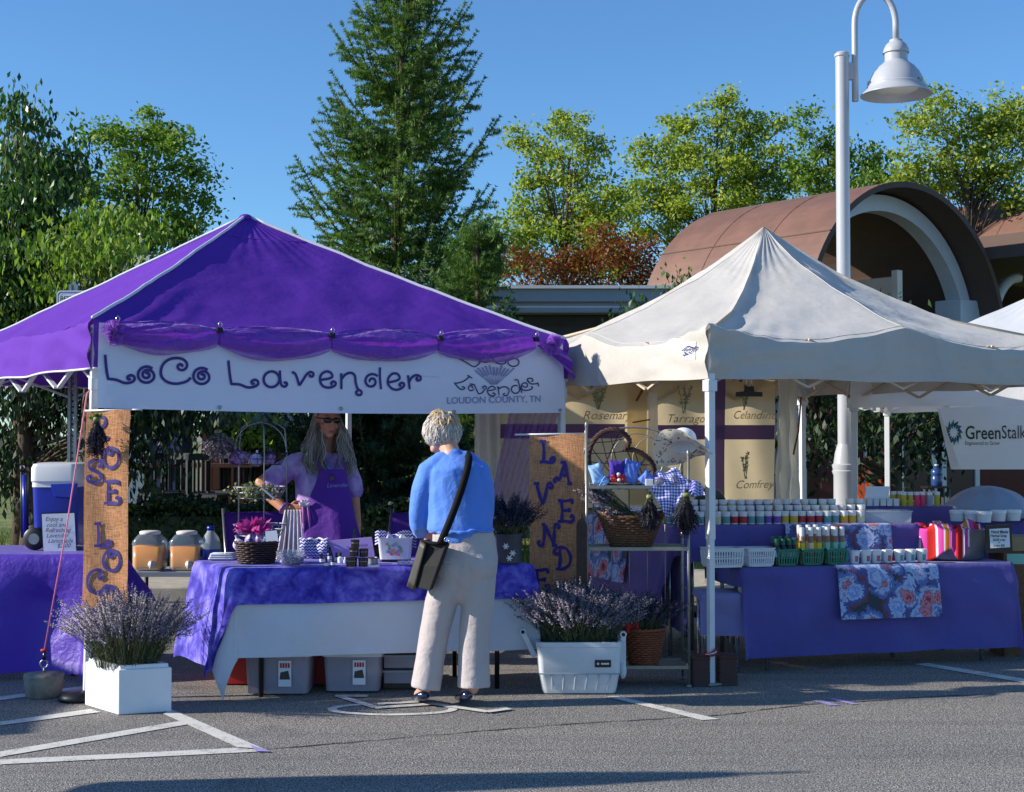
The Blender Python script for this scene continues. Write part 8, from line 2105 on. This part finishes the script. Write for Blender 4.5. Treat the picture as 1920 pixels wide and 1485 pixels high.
for hx in (590, 636): B.limb([s_(hx, 1070), s_(hx - 1, 1160), s_(hx - 1, 1278)], [.105, .085, .075])
B.fuse("jeans", MATS["jeans_blue"], se, .011, 4, wr=.005)
# white pleated cloth and pink wrap tied at the hip
b = MB(); b.grid(lambda u, v: s_(549 - 5 * v + (20 + 18 * v) * (u - .5) * 1.5, 956 + 98 * v, -.15 - .012 * math.sin(u * 34) * (.3 + v)), 60, 14); b.build("pleated_cloth", MATS["skirt_white"], se, thick=.003)
b = MB(); b.grid(lambda u, v: s_(566 + 6 * v + (16 + 16 * v) * u, 946 + 104 * v, -.165 - .012 * math.sin(u * 12 + v * 3) - .01 * math.sin(v * 8)), 24, 20); b.build("pink_wrap", MATS["wrap_pink"], se, thick=.003)
b = MB()
for k in range(5):
    a = .5 + k * .5; d = V(math.cos(a), -.2, math.sin(a)); s1 = V(-d.z, 0, d.x); b.grid(lambda u, v: s_(571, 948, -.17) + d * .05 * u + s1 * (v - .5) * .045 * math.sin(PI * min(1, u + .15)) + V(0, -.012 * math.sin(v * PI), 0), 6, 5)
b.build("knot", MATS["skirt_white"], se)
b = MB(); c = s_(534, 953, -.115); dv = (wr_ - s_(510, 932, -.06)).normalized(); x1 = dv.orthogonal().normalized(); x2 = dv.cross(x1); b.tube([c + (x1 * math.cos(a) + x2 * math.sin(a)) * .036 for a in [2 * PI * k / 24 for k in range(25)]], .0085, 8); b.build("bangle", MATS["bangle_violet"], se)
b = MB(); b.tube([s_(600, 856, -.07), s_(608, 870, -.13), s_(620, 888, -.175), s_(622, 893, -.185)], .002, 5); b.tube([s_(634, 856, -.06), s_(630, 872, -.13), s_(624, 888, -.175), s_(622, 893, -.185)], .002, 5); nk = b.build("necklace", MATS["strap_black"], se); b = MB(); b.ell(s_(622, 897, -.195), (.014, .006, .02)); b.build("pendant", MATS["pendant"], nk)
# long wavy hair
b = MB(); rs = random.Random(21)
for k in range(620):
    left = k % 2 == 0
    u = rs.random()
    ang = rs.uniform(.25, 2.95)                    # around the back of the skull, from one temple to the other
    d = V(math.cos(ang) * (-1 if True else 1), -math.sin(ang), 0)
    z0 = rs.uniform(.0, .1)
    root = V(d.x * .08 * math.sqrt(max(.1, 1 - (z0 / .13) ** 2)), d.y * .094 * math.sqrt(max(.1, 1 - (z0 / .13) ** 2)) - .012, z0 + .03)
    p0 = Ls(*root)
    sgn = -1 if d.x < 0 else 1
    # frame: head right axis rt = Rs col 0
    spread = rs.uniform(.0, 1)
    if sgn * Rs.col[0].x < 0 or abs(d.x) < .25:     # falls to the picture left
        px = 566 + 34 * spread + rs.uniform(-6, 6); yend = 888 + rs.uniform(-26, 16); dep = -.14 + .16 * rs.random() if spread > .2 else .0
        wide = [(px + (598 - px) * .55, 805), (px + 6, 835), (px - 2 + 4 * spread, 866), (px + 10, yend)]
    else:
        px = 640 + 20 * spread + rs.uniform(-4, 6); yend = 884 + rs.uniform(-26, 14); dep = -.12 + .14 * rs.random()
        wide = [(px - (px - 636) * .5, 808), (px - 4, 838), (px + 2, 866), (px + 3, yend)]
    if k % 6 == 0:                                  # strands that fall behind the neck
        px = rs.uniform(592, 648); dep = .12; yend = rs.uniform(840, 885); wide = [(px, 805), (px + 1, 835), (px, 860), (px + 2, yend)]
    ph = rs.uniform(0, 6.28); am = rs.uniform(1.2, 3.2)
    pts = [p0]
    ctrl = [(None, None)] 
    for i, (x, y) in enumerate(wide): pts.append(s_(x, y, (dep * (.5 + .17 * i)) + .01 * rs.uniform(-1, 1)))
    # resample with waves
    res = []
    for i in range(len(pts) - 1):
        for j in range(5):
            f = j / 5; q = pts[i].lerp(pts[i + 1], f); a = (i * 5 + j) * .85 + ph
            res.append(q + V(am * .0035 * math.sin(a), am * .0025 * math.cos(a * .9), 0) * min(1, (i * 5 + j) / 5))
    res.append(pts[-1])
    r = rs.uniform(.0028, .0055); n_ = len(res)
    b.tube(res, [r * (1 - .75 * (i / (n_ - 1)) ** 3) for i in range(n_)], 4, cap=False)
b.build("hair", MATS["hair_grey"], se)
b = MB(); b.grid(lambda u, v: Ls(-.083 * math.sin(PI * v / 1.9) * math.cos(PI * (u * 1.16 - .08)), -.098 * math.sin(PI * v / 1.9) * math.sin(PI * (u * 1.16 - .08)) - .006, .03 + .094 * math.cos(PI * v / 1.9)), 24, 12); b.build("hair_cap", MATS["hair_grey"], se)
